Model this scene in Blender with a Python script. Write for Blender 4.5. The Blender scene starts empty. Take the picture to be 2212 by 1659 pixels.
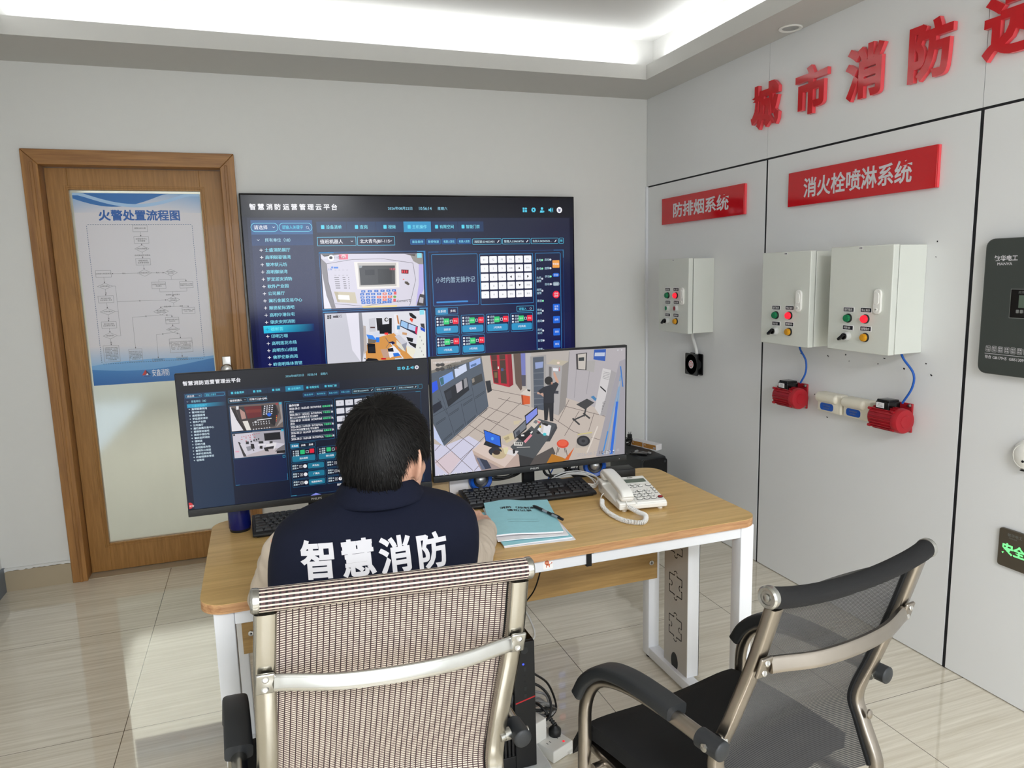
import bpy, bmesh, math, random
from mathutils import Vector as V, Matrix as M, Euler
from mathutils.bvhtree import BVHTree
SC = bpy.context.scene
COL = SC.collection
PI = math.pi
R_ = math.radians
random.seed(7)

# ---------------------------------------------------------------- camera, world, exposure, lamps
cam = bpy.data.cameras.new('camera')
cam.sensor_fit = 'HORIZONTAL'; cam.sensor_width = 36.0
cam.lens = 1559.06 / 2212 * 36.0
cam.clip_start = 0.05; cam.clip_end = 60
camo = bpy.data.objects.new('camera', cam); COL.objects.link(camo)
_yaw, _pit, _rol = R_(19.2121), R_(-8.7960), R_(-1.4665)
_f = V((math.sin(_yaw) * math.cos(_pit), math.cos(_yaw) * math.cos(_pit), math.sin(_pit)))
_r0 = V((math.cos(_yaw), -math.sin(_yaw), 0)); _u0 = _r0.cross(_f)
_r = _r0 * math.cos(_rol) + _u0 * math.sin(_rol); _u = -_r0 * math.sin(_rol) + _u0 * math.cos(_rol)
_m = M((( _r.x, _u.x, -_f.x, -2.326), (_r.y, _u.y, -_f.y, -4.049), (_r.z, _u.z, -_f.z, 1.504), (0, 0, 0, 1)))
camo.matrix_world = _m
SC.camera = camo
SC.view_settings.view_transform = 'Standard'; SC.view_settings.look = 'None'
SC.view_settings.gamma = 1; SC.view_settings.use_curve_mapping = False
SC.view_settings.exposure = 0.0
w = bpy.data.worlds.new('world'); SC.world = w; w.use_nodes = True
w.node_tree.nodes['Background'].inputs[0].default_value = (0.75, 0.85, 1.0, 1)
w.node_tree.nodes['Background'].inputs[1].default_value = 1.5
SC.cycles.max_bounces = 12; SC.cycles.diffuse_bounces = 6; SC.cycles.glossy_bounces = 6; SC.cycles.transmission_bounces = 8; SC.cycles.transparent_max_bounces = 12
SC.cycles.caustics_reflective = False; SC.cycles.caustics_refractive = True

HC = 2.518            # underside of the dropped ceiling edge
XL, YR = -3.613, -6.6  # left wall, rear wall (behind the camera)

def area(name, loc, size, power, rot, col=(1, 1, 1), spread=PI):
    l = bpy.data.lights.new(name, 'AREA'); l.shape = 'RECTANGLE'; l.size, l.size_y = size; l.energy = power; l.color = col; l.spread = spread
    o = bpy.data.objects.new(name, l); COL.objects.link(o); o.location = loc; o.rotation_euler = rot; return o
COVE = 2.0   # watts per metre of strip
# LED strips lying in the four cove ledges, shining up onto the recessed ceiling
area('cove_strip_back', (-1.74, -0.352, 2.612), (2.95, 0.03), COVE * 2.95, (R_(180), 0, 0), (.955, .985, 1.02))
area('cove_strip_right', (-0.185, -3.1, 2.612), (0.03, 5.3), COVE * 5.3, (R_(180), 0, 0), (.955, .985, 1.02))
area('cove_strip_left', (-3.288, -3.1, 2.612), (0.03, 5.3), COVE * 5.3, (R_(180), 0, 0), (.955, .985, 1.02))
area('cove_strip_rear', (-1.74, -6.06, 2.612), (2.95, 0.03), COVE * 2.95, (R_(180), 0, 0), (.955, .985, 1.02))
# daylight coming through the window of the rear wall
area('window_daylight', (-1.75, YR - 0.25, 1.55), (2.6, 1.5), 56, (R_(90), 0, 0), (0.92, .97, 1.03))

# added area light, unseen behind the camera, to brighten floor and walls
area('added_rear_light', (-1.75, -5.3, 2.45), (1.2, .6), 118, (0, 0, 0), (.955, .985, 1.02))

# ---------------------------------------------------------------- materials
def lin(c):
    if isinstance(c, str): c = tuple(int(c[i:i + 2], 16) for i in (0, 2, 4))
    return tuple((v / 255 / 12.92) if v / 255 <= .04045 else ((v / 255 + .055) / 1.055) ** 2.4 for v in c)
class NT:
    def __init__(s, m): s.t = m.node_tree; s.n = s.t.nodes; s.l = s.t.links
    def add(s, typ, **kw):
        n = s.n.new(typ)
        for k, v in kw.items():
            if k.startswith('i_'): n.inputs[k[2:].replace('_', ' ')].default_value = v
            else: setattr(n, k, v)
        return n
    def link(s, a, b): s.l.new(a, b)
    def math(s, op, a, b=None):
        n = s.n.new('ShaderNodeMath'); n.operation = op
        for i, x in enumerate((a, b)):
            if x is None: continue
            if isinstance(x, (int, float)): n.inputs[i].default_value = x
            else: s.l.new(x, n.inputs[i])
        return n.outputs[0]
    def mix(s, f, a, b):
        n = s.n.new('ShaderNodeMix'); n.data_type = 'RGBA'
        for k, x in (('Factor', f), ('A', a), ('B', b)):
            i = [q for q in n.inputs if q.name == k and (q.type == ('VALUE' if k == 'Factor' else 'RGBA'))][0]
            if isinstance(x, (int, float)): i.default_value = x
            elif isinstance(x, tuple): i.default_value = (*x[:3], 1)
            else: s.l.new(x, i)
        return [q for q in n.outputs if q.type == 'RGBA'][0]
def mat(name, col, rough=.5, metal=0., spec=.5, vary=.0, scale=20., bump=0., bscale=150., coat=0., emit=None, estr=1., stretch=(1, 1, 1), trans=0., ior=1.45, sheen=0.):
    m = bpy.data.materials.new(name); m.use_nodes = True; t = NT(m); b = t.n['Principled BSDF']
    c = lin(col)
    b.inputs['Roughness'].default_value = rough; b.inputs['Metallic'].default_value = metal
    b.inputs['Specular IOR Level'].default_value = spec; b.inputs['Coat Weight'].default_value = coat; b.inputs['Coat Roughness'].default_value = .05
    b.inputs['Transmission Weight'].default_value = trans; b.inputs['IOR'].default_value = ior; b.inputs['Sheen Weight'].default_value = sheen
    b.inputs['Base Color'].default_value = (*c, 1)
    if emit is not None:
        b.inputs['Emission Color'].default_value = (*lin(emit), 1); b.inputs['Emission Strength'].default_value = estr
    tc = t.add('ShaderNodeTexCoord'); mp = t.add('ShaderNodeMapping'); mp.inputs['Scale'].default_value = stretch
    t.link(tc.outputs['Object'], mp.inputs['Vector'])
    n = t.add('ShaderNodeTexNoise'); n.inputs['Scale'].default_value = scale; n.inputs['Detail'].default_value = 4; t.link(mp.outputs[0], n.inputs['Vector'])
    v = max(vary, .015)
    t.link(t.mix(n.outputs['Fac'], tuple(max(0, x * (1 - v)) for x in c), tuple(min(1, x * (1 + v)) for x in c)), b.inputs['Base Color'])
    if bump:
        n2 = t.add('ShaderNodeTexNoise'); n2.inputs['Scale'].default_value = bscale; n2.inputs['Detail'].default_value = 3; t.link(mp.outputs[0], n2.inputs['Vector'])
        bp = t.add('ShaderNodeBump'); bp.inputs['Strength'].default_value = bump; bp.inputs['Distance'].default_value = .002
        t.link(n2.outputs['Fac'], bp.inputs['Height']); t.link(bp.outputs[0], b.inputs['Normal'])
    return m
def wood(name, c1, c2, axis='x', scale=1.0, rough=.45, coat=.1):
    m = bpy.data.materials.new(name); m.use_nodes = True; t = NT(m); b = t.n['Principled BSDF']
    b.inputs['Roughness'].default_value = rough; b.inputs['Coat Weight'].default_value = coat
    tc = t.add('ShaderNodeTexCoord'); mp = t.add('ShaderNodeMapping')
    s = {'x': (1.6, 26, 26), 'y': (26, 1.6, 26), 'z': (26, 26, 1.6)}[axis]
    mp.inputs['Scale'].default_value = tuple(q * scale for q in s); t.link(tc.outputs['Object'], mp.inputs['Vector'])
    n = t.add('ShaderNodeTexNoise', i_Scale=1.6, i_Detail=6., i_Roughness=.6); t.link(mp.outputs[0], n.inputs['Vector'])
    mp2 = t.add('ShaderNodeMapping'); mp2.inputs['Scale'].default_value = tuple(q * scale * 6 if q > 2 else q * scale * 2 for q in s); t.link(tc.outputs['Object'], mp2.inputs['Vector'])
    n2 = t.add('ShaderNodeTexNoise', i_Scale=2., i_Detail=2.); t.link(mp2.outputs[0], n2.inputs['Vector'])
    f = t.math('ADD', t.math('MULTIPLY', n.outputs['Fac'], .75), t.math('MULTIPLY', n2.outputs['Fac'], .25))
    cr = t.add('ShaderNodeValToRGB'); cr.color_ramp.elements[0].position = .38; cr.color_ramp.elements[1].position = .62
    cr.color_ramp.elements[0].color = (*lin(c1), 1); cr.color_ramp.elements[1].color = (*lin(c2), 1); t.link(f, cr.inputs[0]); t.link(cr.outputs[0], b.inputs['Base Color'])
    bp = t.add('ShaderNodeBump', i_Strength=.08, i_Distance=.001); t.link(n2.outputs['Fac'], bp.inputs['Height']); t.link(bp.outputs[0], b.inputs['Normal'])
    return m
MT = {}
MT['wall'] = mat('wall_paint', (222, 222, 219), .7, vary=.01, bump=.04, bscale=300)
MT['panel'] = mat('grey_white_panel', (223, 224, 225), .38, vary=.012, scale=4, bump=.03, bscale=400)
MT['black_gap'] = mat('black_gap', (14, 15, 20), .6)
MT['ceil'] = mat('ceiling_paint', (200, 199, 195), .8, bump=.05, bscale=250)
MT['frame_wood'] = wood('door_frame_oak', (136, 92, 46), (170, 121, 66), 'z', 1.2)
MT['frame_wood_x'] = wood('door_frame_oak_cross', (136, 92, 46), (170, 121, 66), 'x', 1.2)
MT['leaf_wood'] = wood('door_leaf_oak', (150, 106, 50), (174, 126, 66), 'z', 2.2)
MT['desk_wood'] = wood('desk_oak', (186, 150, 90), (212, 177, 114), 'x', 1.0, .38, .15)
MT['desk_edge'] = wood('desk_edge_plywood', (166, 118, 78), (206, 160, 112), 'x', 2.2, .45)
MT['panel_wood'] = wood('modesty_oak', (158, 124, 72), (186, 150, 92), 'x', 1.3)
MT['white_metal'] = mat('white_powder_coat', (230, 232, 236), .4, vary=.01)
MT['grey_metal'] = mat('grey_powder_coat', (190, 186, 180), .45)
MT['black_plastic'] = mat('black_plastic', (20, 21, 23), .42, bump=.1, bscale=900)
MT['dark_plastic'] = mat('dark_grey_plastic', (38, 40, 42), .5, bump=.1, bscale=700)
MT['key'] = mat('key_plastic', (30, 31, 33), .38)
MT['gloss_black'] = mat('gloss_black', (8, 8, 10), .12)
MT['white_plastic'] = mat('white_plastic', (234, 233, 228), .3)
MT['cream_plastic'] = mat('cream_plastic', (222, 216, 200), .4)
MT['blue_plastic'] = mat('blue_plastic', (22, 82, 176), .25)
MT['navy_gloss'] = mat('navy_cup', (14, 24, 92), .25)
MT['chrome'] = mat('worn_chrome', (176, 172, 162), .22, 1., vary=.12, scale=14, bump=.06, bscale=60)
MT['dull_chrome'] = mat('tarnished_chrome', (158, 150, 140), .3, 1., vary=.25, scale=9, bump=.1, bscale=50)
MT['bright_chrome'] = mat('bright_chrome', (178, 177, 172), .24, 1.)
MT['silver'] = mat('silver_metal', (190, 188, 184), .3, 1.)
MT['black_fabric'] = mat('black_mesh_fabric', (13, 13, 14), .9, bump=.4, bscale=900)
MT['cab_grey'] = mat('cabinet_grey_paint', (214, 217, 210), .42, vary=.01, bump=.12, bscale=500)
MT['red_acrylic'] = mat('red_acrylic', (196, 22, 32), .08, spec=.6)
MT['red_edge'] = mat('red_acrylic_edge', (236, 84, 92), .2)
MT['red_paint'] = mat('red_motor_paint', (166, 26, 38), .38, vary=.08, scale=30, bump=.15, bscale=200)
MT['white_ink'] = mat('white_lettering', (208, 206, 210), .5)
MT['black_ink'] = mat('black_ink', (20, 20, 24), .5)
MT['grey_ink'] = mat('grey_ink', (120, 122, 120), .5)
MT['blue_cable'] = mat('blue_cable', (28, 88, 178), .4)
MT['white_cable'] = mat('white_cable', (228, 228, 226), .45)
MT['grey_cable'] = mat('grey_cable', (150, 150, 150), .5)
MT['black_cable'] = mat('black_cable', (14, 14, 15), .45)
MT['manva'] = mat('dark_olive_panel', (58, 63, 60), .5, bump=.06, bscale=600)
MT['exit_plate'] = mat('brown_grey_plate', (86, 78, 66), .35, metal=.3)
MT['exit_glow'] = mat('exit_green_glow', (60, 200, 90), .5, emit=(130, 255, 150), estr=1.1)
MT['led_red'] = mat('red_lamp_lit', (220, 20, 30), .25, emit=(255, 40, 60), estr=.9)
MT['lamp_red_off'] = mat('red_button', (150, 30, 38), .3)
MT['lamp_green'] = mat('green_lamp', (16, 120, 74), .25)
MT['lamp_yellow'] = mat('amber_lamp', (206, 146, 22), .3)
MT['clear_ring'] = mat('clear_grey_ring', (200, 202, 200), .2)
MT['skin'] = mat('skin', (206, 160, 136), .5, vary=.05, scale=40, bump=.05, bscale=400)
MT['hair'] = mat('black_hair', (17, 15, 14), .55, spec=.3)
MT['navy'] = mat('navy_vest_cloth', (17, 21, 38), .9, vary=.05, bump=.25, bscale=1200, spec=.25)
MT['vest_grey'] = mat('grey_vest_band', (176, 176, 180), .6)
MT['beige'] = mat('beige_shirt', (190, 176, 160), .85, vary=.05, scale=60, bump=.3, bscale=900)
MT['trouser'] = mat('dark_trousers', (30, 31, 36), .85, bump=.3, bscale=900)
MT['teal_paper'] = mat('blue_paper_cover', (152, 208, 218), .6, vary=.06, scale=70, bump=.15, bscale=120)
MT['paper'] = mat('white_paper', (232, 230, 232), .7)
MT['clear_plastic'] = mat('clear_sleeve', (222, 224, 230), .15)
MT['kraft'] = mat('brown_wrapping', (186, 160, 122), .3, vary=.25, scale=30, bump=.5, bscale=40)
MT['yellow_wrap'] = mat('yellow_wrapping', (176, 146, 46), .4, vary=.2, scale=25)
MT['foam'] = mat('white_foam', (226, 228, 228), .9, bump=.8, bscale=120)
MT['brown_card'] = mat('brown_box_print', (172, 118, 52), .5)
MT['base_tile'] = mat('baseboard_tile', (176, 162, 138), .3, vary=.03, scale=8)
MT['base_dark'] = mat('grey_blue_wall', (108, 116, 126), .5)
MT['lcd'] = mat('grey_lcd', (86, 100, 88), .3)
MT['speaker_dome'] = mat('silver_dome', (205, 206, 206), .3, .8)
MT['pen_clear'] = mat('grey_clear_barrel', (150, 156, 164), .15)
MT['red_stripe'] = mat('red_stripe', (190, 40, 48), .4)
MT['lion'] = mat('lion_orange', (206, 98, 60), .5)
MT['lamp_lit'] = mat('lit_ceiling_panel', (255, 255, 255), .5, emit=(255, 253, 248), estr=4.6)
def floor_mat():
    m = bpy.data.materials.new('polished_cream_tile'); m.use_nodes = True; t = NT(m); b = t.n['Principled BSDF']
    tc = t.add('ShaderNodeTexCoord'); sp = t.add('ShaderNodeSeparateXYZ'); t.link(tc.outputs['Object'], sp.inputs[0])
    mp = t.add('ShaderNodeMapping'); mp.inputs['Scale'].default_value = (1.4, 42, 1); t.link(tc.outputs['Object'], mp.inputs['Vector'])
    n = t.add('ShaderNodeTexNoise', i_Scale=1.5, i_Detail=5., i_Roughness=.65, i_Distortion=.25); t.link(mp.outputs[0], n.inputs['Vector'])
    mp2 = t.add('ShaderNodeMapping'); mp2.inputs['Scale'].default_value = (.5, 5, 1); t.link(tc.outputs['Object'], mp2.inputs['Vector'])
    n2 = t.add('ShaderNodeTexNoise', i_Scale=1.5, i_Detail=2.); t.link(mp2.outputs[0], n2.inputs['Vector'])
    f = t.math('ADD', t.math('MULTIPLY', n.outputs['Fac'], .75), t.math('MULTIPLY', n2.outputs['Fac'], .25))
    cr = t.add('ShaderNodeValToRGB'); cr.color_ramp.elements[0].position = .34; cr.color_ramp.elements[1].position = .64
    cr.color_ramp.elements[0].color = (*lin((196, 186, 166)), 1); cr.color_ramp.elements[1].color = (*lin((226, 219, 203)), 1); t.link(f, cr.inputs[0])
    px = t.math('ABSOLUTE', t.math('SUBTRACT', t.math('FRACT', t.math('DIVIDE', t.math('ADD', sp.outputs[0], 20 * .796 + .47 + .398), .796)), .5))
    py = t.math('ABSOLUTE', t.math('SUBTRACT', t.math('FRACT', t.math('DIVIDE', t.math('ADD', sp.outputs[1], 20 * .796 + .69 + .398), .796)), .5))
    g = t.math('MAXIMUM', t.math('LESS_THAN', px, .0016), t.math('LESS_THAN', py, .0013))
    t.link(t.mix(g, cr.outputs[0], lin((92, 84, 72))), b.inputs['Base Color'])
    b.inputs['Roughness'].default_value = .04; b.inputs['Specular IOR Level'].default_value = .8; b.inputs['Coat Weight'].default_value = .35; b.inputs['Coat Roughness'].default_value = .012
    return m
MT['floor'] = floor_mat()
def frosted():
    m = bpy.data.materials.new('frosted_glass'); m.use_nodes = True; t = NT(m); t.n.remove(t.n['Principled BSDF'])
    rf = t.add('ShaderNodeBsdfRefraction'); rf.inputs['Roughness'].default_value = .42; rf.inputs['IOR'].default_value = 1.05; rf.inputs['Color'].default_value = (.93, .95, .9, 1)
    tr = t.add('ShaderNodeBsdfDiffuse'); tr.inputs['Color'].default_value = (*lin((196, 198, 190)), 1)
    no = t.add('ShaderNodeTexNoise', i_Scale=9., i_Detail=3.); r = t.math('ADD', t.math('MULTIPLY', no.outputs['Fac'], .12), .30)
    mx = t.add('ShaderNodeMixShader'); t.link(r, mx.inputs[0]); t.link(rf.outputs[0], mx.inputs[1]); t.link(tr.outputs[0], mx.inputs[2])
    t.link(mx.outputs[0], t.n['Material Output'].inputs[0]); return m
MT['frosted'] = frosted()
def weave(name, pu, pv, cream, dark, fu=(.10, .90), fv=(.22, .74), black=None):
    # woven mesh in UV metres: cream dashes over a dark ground
    m = bpy.data.materials.new(name); m.use_nodes = True; t = NT(m); b = t.n['Principled BSDF']; b.inputs['Roughness'].default_value = .75
    tc = t.add('ShaderNodeTexCoord'); sp = t.add('ShaderNodeSeparateXYZ'); t.link(tc.outputs['UV'], sp.inputs[0])
    u = t.math('FRACT', t.math('DIVIDE', sp.outputs[0], pu)); v = t.math('FRACT', t.math('DIVIDE', sp.outputs[1], pv))
    du = t.math('MULTIPLY', t.math('GREATER_THAN', u, fu[0]), t.math('LESS_THAN', u, fu[1]))
    dv = t.math('MULTIPLY', t.math('GREATER_THAN', v, fv[0]), t.math('LESS_THAN', v, fv[1]))
    k = t.math('MULTIPLY', du, dv) if black is None else dv
    n = t.add('ShaderNodeTexNoise', i_Scale=700., i_Detail=1.); t.link(tc.outputs['UV'], n.inputs['Vector'])
    cr = t.mix(n.outputs['Fac'], lin(tuple(x * .86 for x in cream)), lin(tuple(min(255, x * 1.1) for x in cream)))
    base = lin(dark)
    if black is not None: base = t.mix(t.math('GREATER_THAN', u, .62), lin(dark), lin(black))
    else: base = t.mix(t.math('GREATER_THAN', u, .88), lin(dark), lin(tuple(x * .35 for x in dark)))
    t.link(t.mix(k, base, cr), b.inputs['Base Color'])
    bp = t.add('ShaderNodeBump', i_Strength=.5, i_Distance=.001); t.link(k, bp.inputs['Height']); t.link(bp.outputs[0], b.inputs['Normal'])
    return m
MT['weave'] = weave('brown_cream_weave', .0104, .0043, (206, 195, 180), (74, 50, 52))
MT['weave_roll'] = weave('brown_cream_cord', .0104, .0074, (206, 195, 180), (76, 52, 54), fv=(.30, .72), black=(30, 20, 24))
def mesh_fabric():
    m = bpy.data.materials.new('see_through_black_mesh'); m.use_nodes = True; t = NT(m); b = t.n['Principled BSDF']
    b.inputs['Base Color'].default_value = (.022, .021, .021, 1); b.inputs['Roughness'].default_value = .7; b.inputs['Sheen Weight'].default_value = .15
    tc = t.add('ShaderNodeTexCoord'); sp = t.add('ShaderNodeSeparateXYZ'); t.link(tc.outputs['UV'], sp.inputs[0])
    u = t.math('SINE', t.math('MULTIPLY', sp.outputs[0], 2 * PI / .0028)); v = t.math('SINE', t.math('MULTIPLY', sp.outputs[1], 2 * PI / .0034))
    h = t.math('GREATER_THAN', t.math('ADD', u, v), .95)
    tr = t.add('ShaderNodeBsdfTransparent'); mx = t.add('ShaderNodeMixShader'); t.link(t.math('MULTIPLY', h, .75), mx.inputs[0])
    t.link(b.outputs[0], mx.inputs[1]); t.link(tr.outputs[0], mx.inputs[2]); t.link(mx.outputs[0], t.n['Material Output'].inputs[0]); return m
MT['black_net'] = mesh_fabric()
def picture(name, emit, strength=1., rough=.25):
    # a printed or lit picture: colours stored per face
    m = bpy.data.materials.new(name); m.use_nodes = True; t = NT(m); b = t.n['Principled BSDF']
    a = t.add('ShaderNodeAttribute', attribute_name='Col'); b.inputs['Roughness'].default_value = rough
    if emit:
        b.inputs['Base Color'].default_value = (.004, .004, .005, 1); b.inputs['Specular IOR Level'].default_value = .3
        t.link(a.outputs['Color'], b.inputs['Emission Color']); b.inputs['Emission Strength'].default_value = strength
        m.cycles.emission_sampling = 'NONE'
    else: t.link(a.outputs['Color'], b.inputs['Base Color'])
    return m
MT['screen'] = picture('lit_screen', True, 1.0, .16)
MT['screen_matte'] = picture('lit_matte_screen', True, .86, .4)
MT['print'] = picture('printed_sheet', False, rough=.35)

# ---------------------------------------------------------------- object helpers
def mtx(loc=(0, 0, 0), rz=0): return M.Translation(loc) @ M.Rotation(rz, 4, 'Z')
WM = {}
def tag(o, label=None, cat=None, group=None, kind=None):
    if label: o['label'] = label
    if cat: o['category'] = cat
    if group: o['group'] = group
    if kind: o['kind'] = kind
    return o
def thing(name, label, cat, loc=(0, 0, 0), rz=0, group=None, ry=0):
    o = bpy.data.objects.new(name, None); COL.objects.link(o); o.empty_display_size = .05
    o.location = loc; o.rotation_euler = (0, ry, rz); WM[o.name] = mtx(loc, rz) @ M.Rotation(ry, 4, 'Y')
    return tag(o, label, cat, group)
def frame(p0, p1, up=None):
    z = (V(p1) - V(p0)).normalized(); a = V((0, 0, 1)) if abs(z.z) < .95 else V((1, 0, 0))
    x = a.cross(z).normalized(); y = z.cross(x); return x, y, z
def smooth_path(pts, n=8, closed=False):
    pts = [V(p) for p in pts]; out = []; N = len(pts)
    if N < 3: return pts
    for i in range(N if closed else N - 1):
        p1, p2 = pts[i], pts[(i + 1) % N]
        p0 = pts[i - 1] if (i > 0 or closed) else p1 * 2 - p2
        p3 = pts[(i + 2) % N] if (i + 2 < N or closed) else p2 * 2 - p1
        for k in range(n):
            t = k / n
            out.append(.5 * ((2 * p1) + (p2 - p0) * t + (2 * p0 - 5 * p1 + 4 * p2 - p3) * t * t + (3 * p1 - p0 - 3 * p2 + p3) * t ** 3))
    if not closed: out.append(pts[-1])
    return out
class MB:
    def __init__(s): s.b = bmesh.new(); s.mi = 0; s.sm = False; s.uv = {}
    def _f(s, vs):
        try: f = s.b.faces.new(vs)
        except ValueError: return
        f.material_index = s.mi; f.smooth = s.sm
    def box(s, c, d, rot=None, bev=0.):
        # centre c, full sizes d; rot = Matrix or None; bev = chamfer all round
        rot = rot or M.Identity(3); h = V(d) * .5; c = V(c)
        if bev <= 0:
            vs = [s.b.verts.new(c + rot @ V((x * h.x, y * h.y, z * h.z))) for x in (-1, 1) for y in (-1, 1) for z in (-1, 1)]
            for q in ((0, 1, 3, 2), (4, 6, 7, 5), (0, 4, 5, 1), (2, 3, 7, 6), (0, 2, 6, 4), (1, 5, 7, 3)): s._f([vs[i] for i in q])
        else:
            t = bmesh.new(); bmesh.ops.create_cube(t, size=1, matrix=M.Diagonal((*d, 1)))
            bmesh.ops.bevel(t, geom=t.edges[:], offset=min(bev, min(d) * .49), segments=3, profile=.5, affect='EDGES')
            mp = [s.b.verts.new(c + rot @ v.co) for v in t.verts]; t.verts.index_update()
            sm = s.sm; s.sm = True
            for f in t.faces: s._f([mp[v.index] for v in f.verts])
            s.sm = sm; t.free()
        return s
    def ab(s, a, b, bev=0.):
        a, b = V(a), V(b); return s.box((a + b) / 2, [abs(q) for q in (b - a)], None, bev)
    def cyl(s, p0, p1, r0, r1=None, n=24, caps=True):
        r1 = r0 if r1 is None else r1; x, y, z = frame(p0, p1)
        A = [s.b.verts.new(V(p0) + (x * math.cos(2 * PI * i / n) + y * math.sin(2 * PI * i / n)) * r0) for i in range(n)]
        B = [s.b.verts.new(V(p1) + (x * math.cos(2 * PI * i / n) + y * math.sin(2 * PI * i / n)) * r1) for i in range(n)]
        sm = s.sm; s.sm = True
        for i in range(n): s._f([A[i], A[(i + 1) % n], B[(i + 1) % n], B[i]])
        s.sm = sm
        if caps: s._f(A[::-1]); s._f(B)
        return s
    def tube(s, pts, r, n=8, k=6, closed=False, flat=None, up=None, caps=True):
        # swept tube; r number or list per control point; flat=(w,h) sweeps a rounded bar with 'up' as its h axis
        P = smooth_path(pts, k, closed) if k > 1 else [V(p) for p in pts]; N = len(P); rings = []
        x0 = None
        for i, p in enumerate(P):
            d = (P[(i + 1) % N] - P[i - 1]) if closed else (P[min(i + 1, N - 1)] - P[max(i - 1, 0)])
            d = d.normalized() if d.length > 1e-9 else V((0, 0, 1))
            if up is not None:
                y = V(up); x = d.cross(y).normalized(); y = x.cross(d)
            else:
                if x0 is None: x0 = frame((0, 0, 0), d)[0]
                x = (x0 - d * x0.dot(d)).normalized(); y = d.cross(x); x0 = x
            if isinstance(r, (list, tuple)):
                q = i / max(1, N - 1) * (len(r) - 1); a = int(q); rr = r[a] + (r[min(a + 1, len(r) - 1)] - r[a]) * (q - a)
            else: rr = r
            ring = []
            for j in range(n):
                a = 2 * PI * (j + .5) / n; c, sn = math.cos(a), math.sin(a)
                if flat:
                    e = .45; cx = math.copysign(abs(c) ** e, c) * flat[0] / 2; cy = math.copysign(abs(sn) ** e, sn) * flat[1] / 2
                else: cx, cy = c * rr, sn * rr
                ring.append(s.b.verts.new(p + x * cx + y * cy))
            rings.append(ring)
        sm = s.sm; s.sm = True
        for i in range(N if closed else N - 1):
            A, B = rings[i], rings[(i + 1) % N]
            for j in range(n): s._f([A[j], A[(j + 1) % n], B[(j + 1) % n], B[j]])
        s.sm = sm
        if caps and not closed: s._f(rings[0][::-1]); s._f(rings[-1])
        return s
    def lathe(s, prof, p0, axis, n=32):
        # prof: list of (radius, distance along axis)
        x, y, z = frame((0, 0, 0), axis); rings = []
        for r, h in prof:
            rings.append([s.b.verts.new(V(p0) + z * h + (x * math.cos(2 * PI * i / n) + y * math.sin(2 * PI * i / n)) * max(r, 1e-5)) for i in range(n)])
        sm = s.sm; s.sm = True
        for A, B in zip(rings, rings[1:]):
            for i in range(n): s._f([A[i], A[(i + 1) % n], B[(i + 1) % n], B[i]])
        s.sm = sm; s._f(rings[0][::-1]); s._f(rings[-1]); return s
    def prism(s, poly, o, ex, ey, d):
        # poly in the plane (ex, ey) at o, pushed along vector d
        o, ex, ey, d = V(o), V(ex), V(ey), V(d)
        A = [s.b.verts.new(o + ex * x + ey * y) for x, y in poly]; B = [s.b.verts.new(v.co + d) for v in A]; n = len(A)
        s._f(A[::-1]); s._f(B)
        for i in range(n): s._f([A[i], A[(i + 1) % n], B[(i + 1) % n], B[i]])
        return s
    def poly(s, pts): s._f([s.b.verts.new(V(p)) for p in pts]); return s
    def ell(s, c, r, rot=None, n=20, m=12):
        rot = rot or M.Identity(3); t = bmesh.new(); bmesh.ops.create_uvsphere(t, u_segments=n, v_segments=m, radius=1)
        mp = [s.b.verts.new(V(c) + rot @ V((v.co.x * r[0], v.co.y * r[1], v.co.z * r[2]))) for v in t.verts]; t.verts.index_update()
        sm = s.sm; s.sm = True
        for f in t.faces: s._f([mp[v.index] for v in f.verts])
        s.sm = sm; t.free(); return s
    def grid(s, rows, closed=False, uv=None):
        vs = [[s.b.verts.new(V(p)) for p in r] for r in rows]; sm = s.sm; s.sm = True
        for i in range(len(vs) - 1):
            n = len(vs[i])
            for j in range(n if closed else n - 1): s._f([vs[i][j], vs[i][(j + 1) % n], vs[i + 1][(j + 1) % n], vs[i + 1][j]])
        s.sm = sm; return vs
    def build(s, name, mats, parent=None, bevel=0., seg=2, local=False, normals=True, sharp=40):
        if s.uv:
            ul = s.b.loops.layers.uv.verify()
            for f in s.b.faces:
                for l in f.loops: l[ul].uv = s.uv.get(l.vert, (0, 0))
        if normals: bmesh.ops.recalc_face_normals(s.b, faces=s.b.faces[:])
        if parent is not None and not local:
            mm = WM.get(parent.name)
            if mm is not None: s.b.transform(mm.inverted())
        me = bpy.data.meshes.new(name); s.b.to_mesh(me); s.b.free()
        for m in (mats if isinstance(mats, (list, tuple)) else [mats]): me.materials.append(MT[m] if isinstance(m, str) else m)
        o = bpy.data.objects.new(name, me); COL.objects.link(o)
        if parent is not None:
            o.parent = parent; WM[o.name] = WM.get(parent.name, M.Identity(4))
        else: WM[o.name] = M.Identity(4)
        try: me.set_sharp_from_angle(angle=R_(sharp))
        except Exception: pass
        if bevel:
            md = o.modifiers.new('bevel', 'BEVEL'); md.width = bevel; md.segments = seg; md.limit_method = 'ANGLE'; md.angle_limit = R_(50)
        return o
def rrect(x0, y0, x1, y1, r, n=5):
    out = []
    for cx, cy, a in ((x1 - r, y1 - r, 0), (x0 + r, y1 - r, 90), (x0 + r, y0 + r, 180), (x1 - r, y0 + r, 270)):
        for k in range(n + 1): t = R_(a + 90 * k / n); out.append((cx + r * math.cos(t), cy + r * math.sin(t)))
    return out
_g = {}
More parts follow.
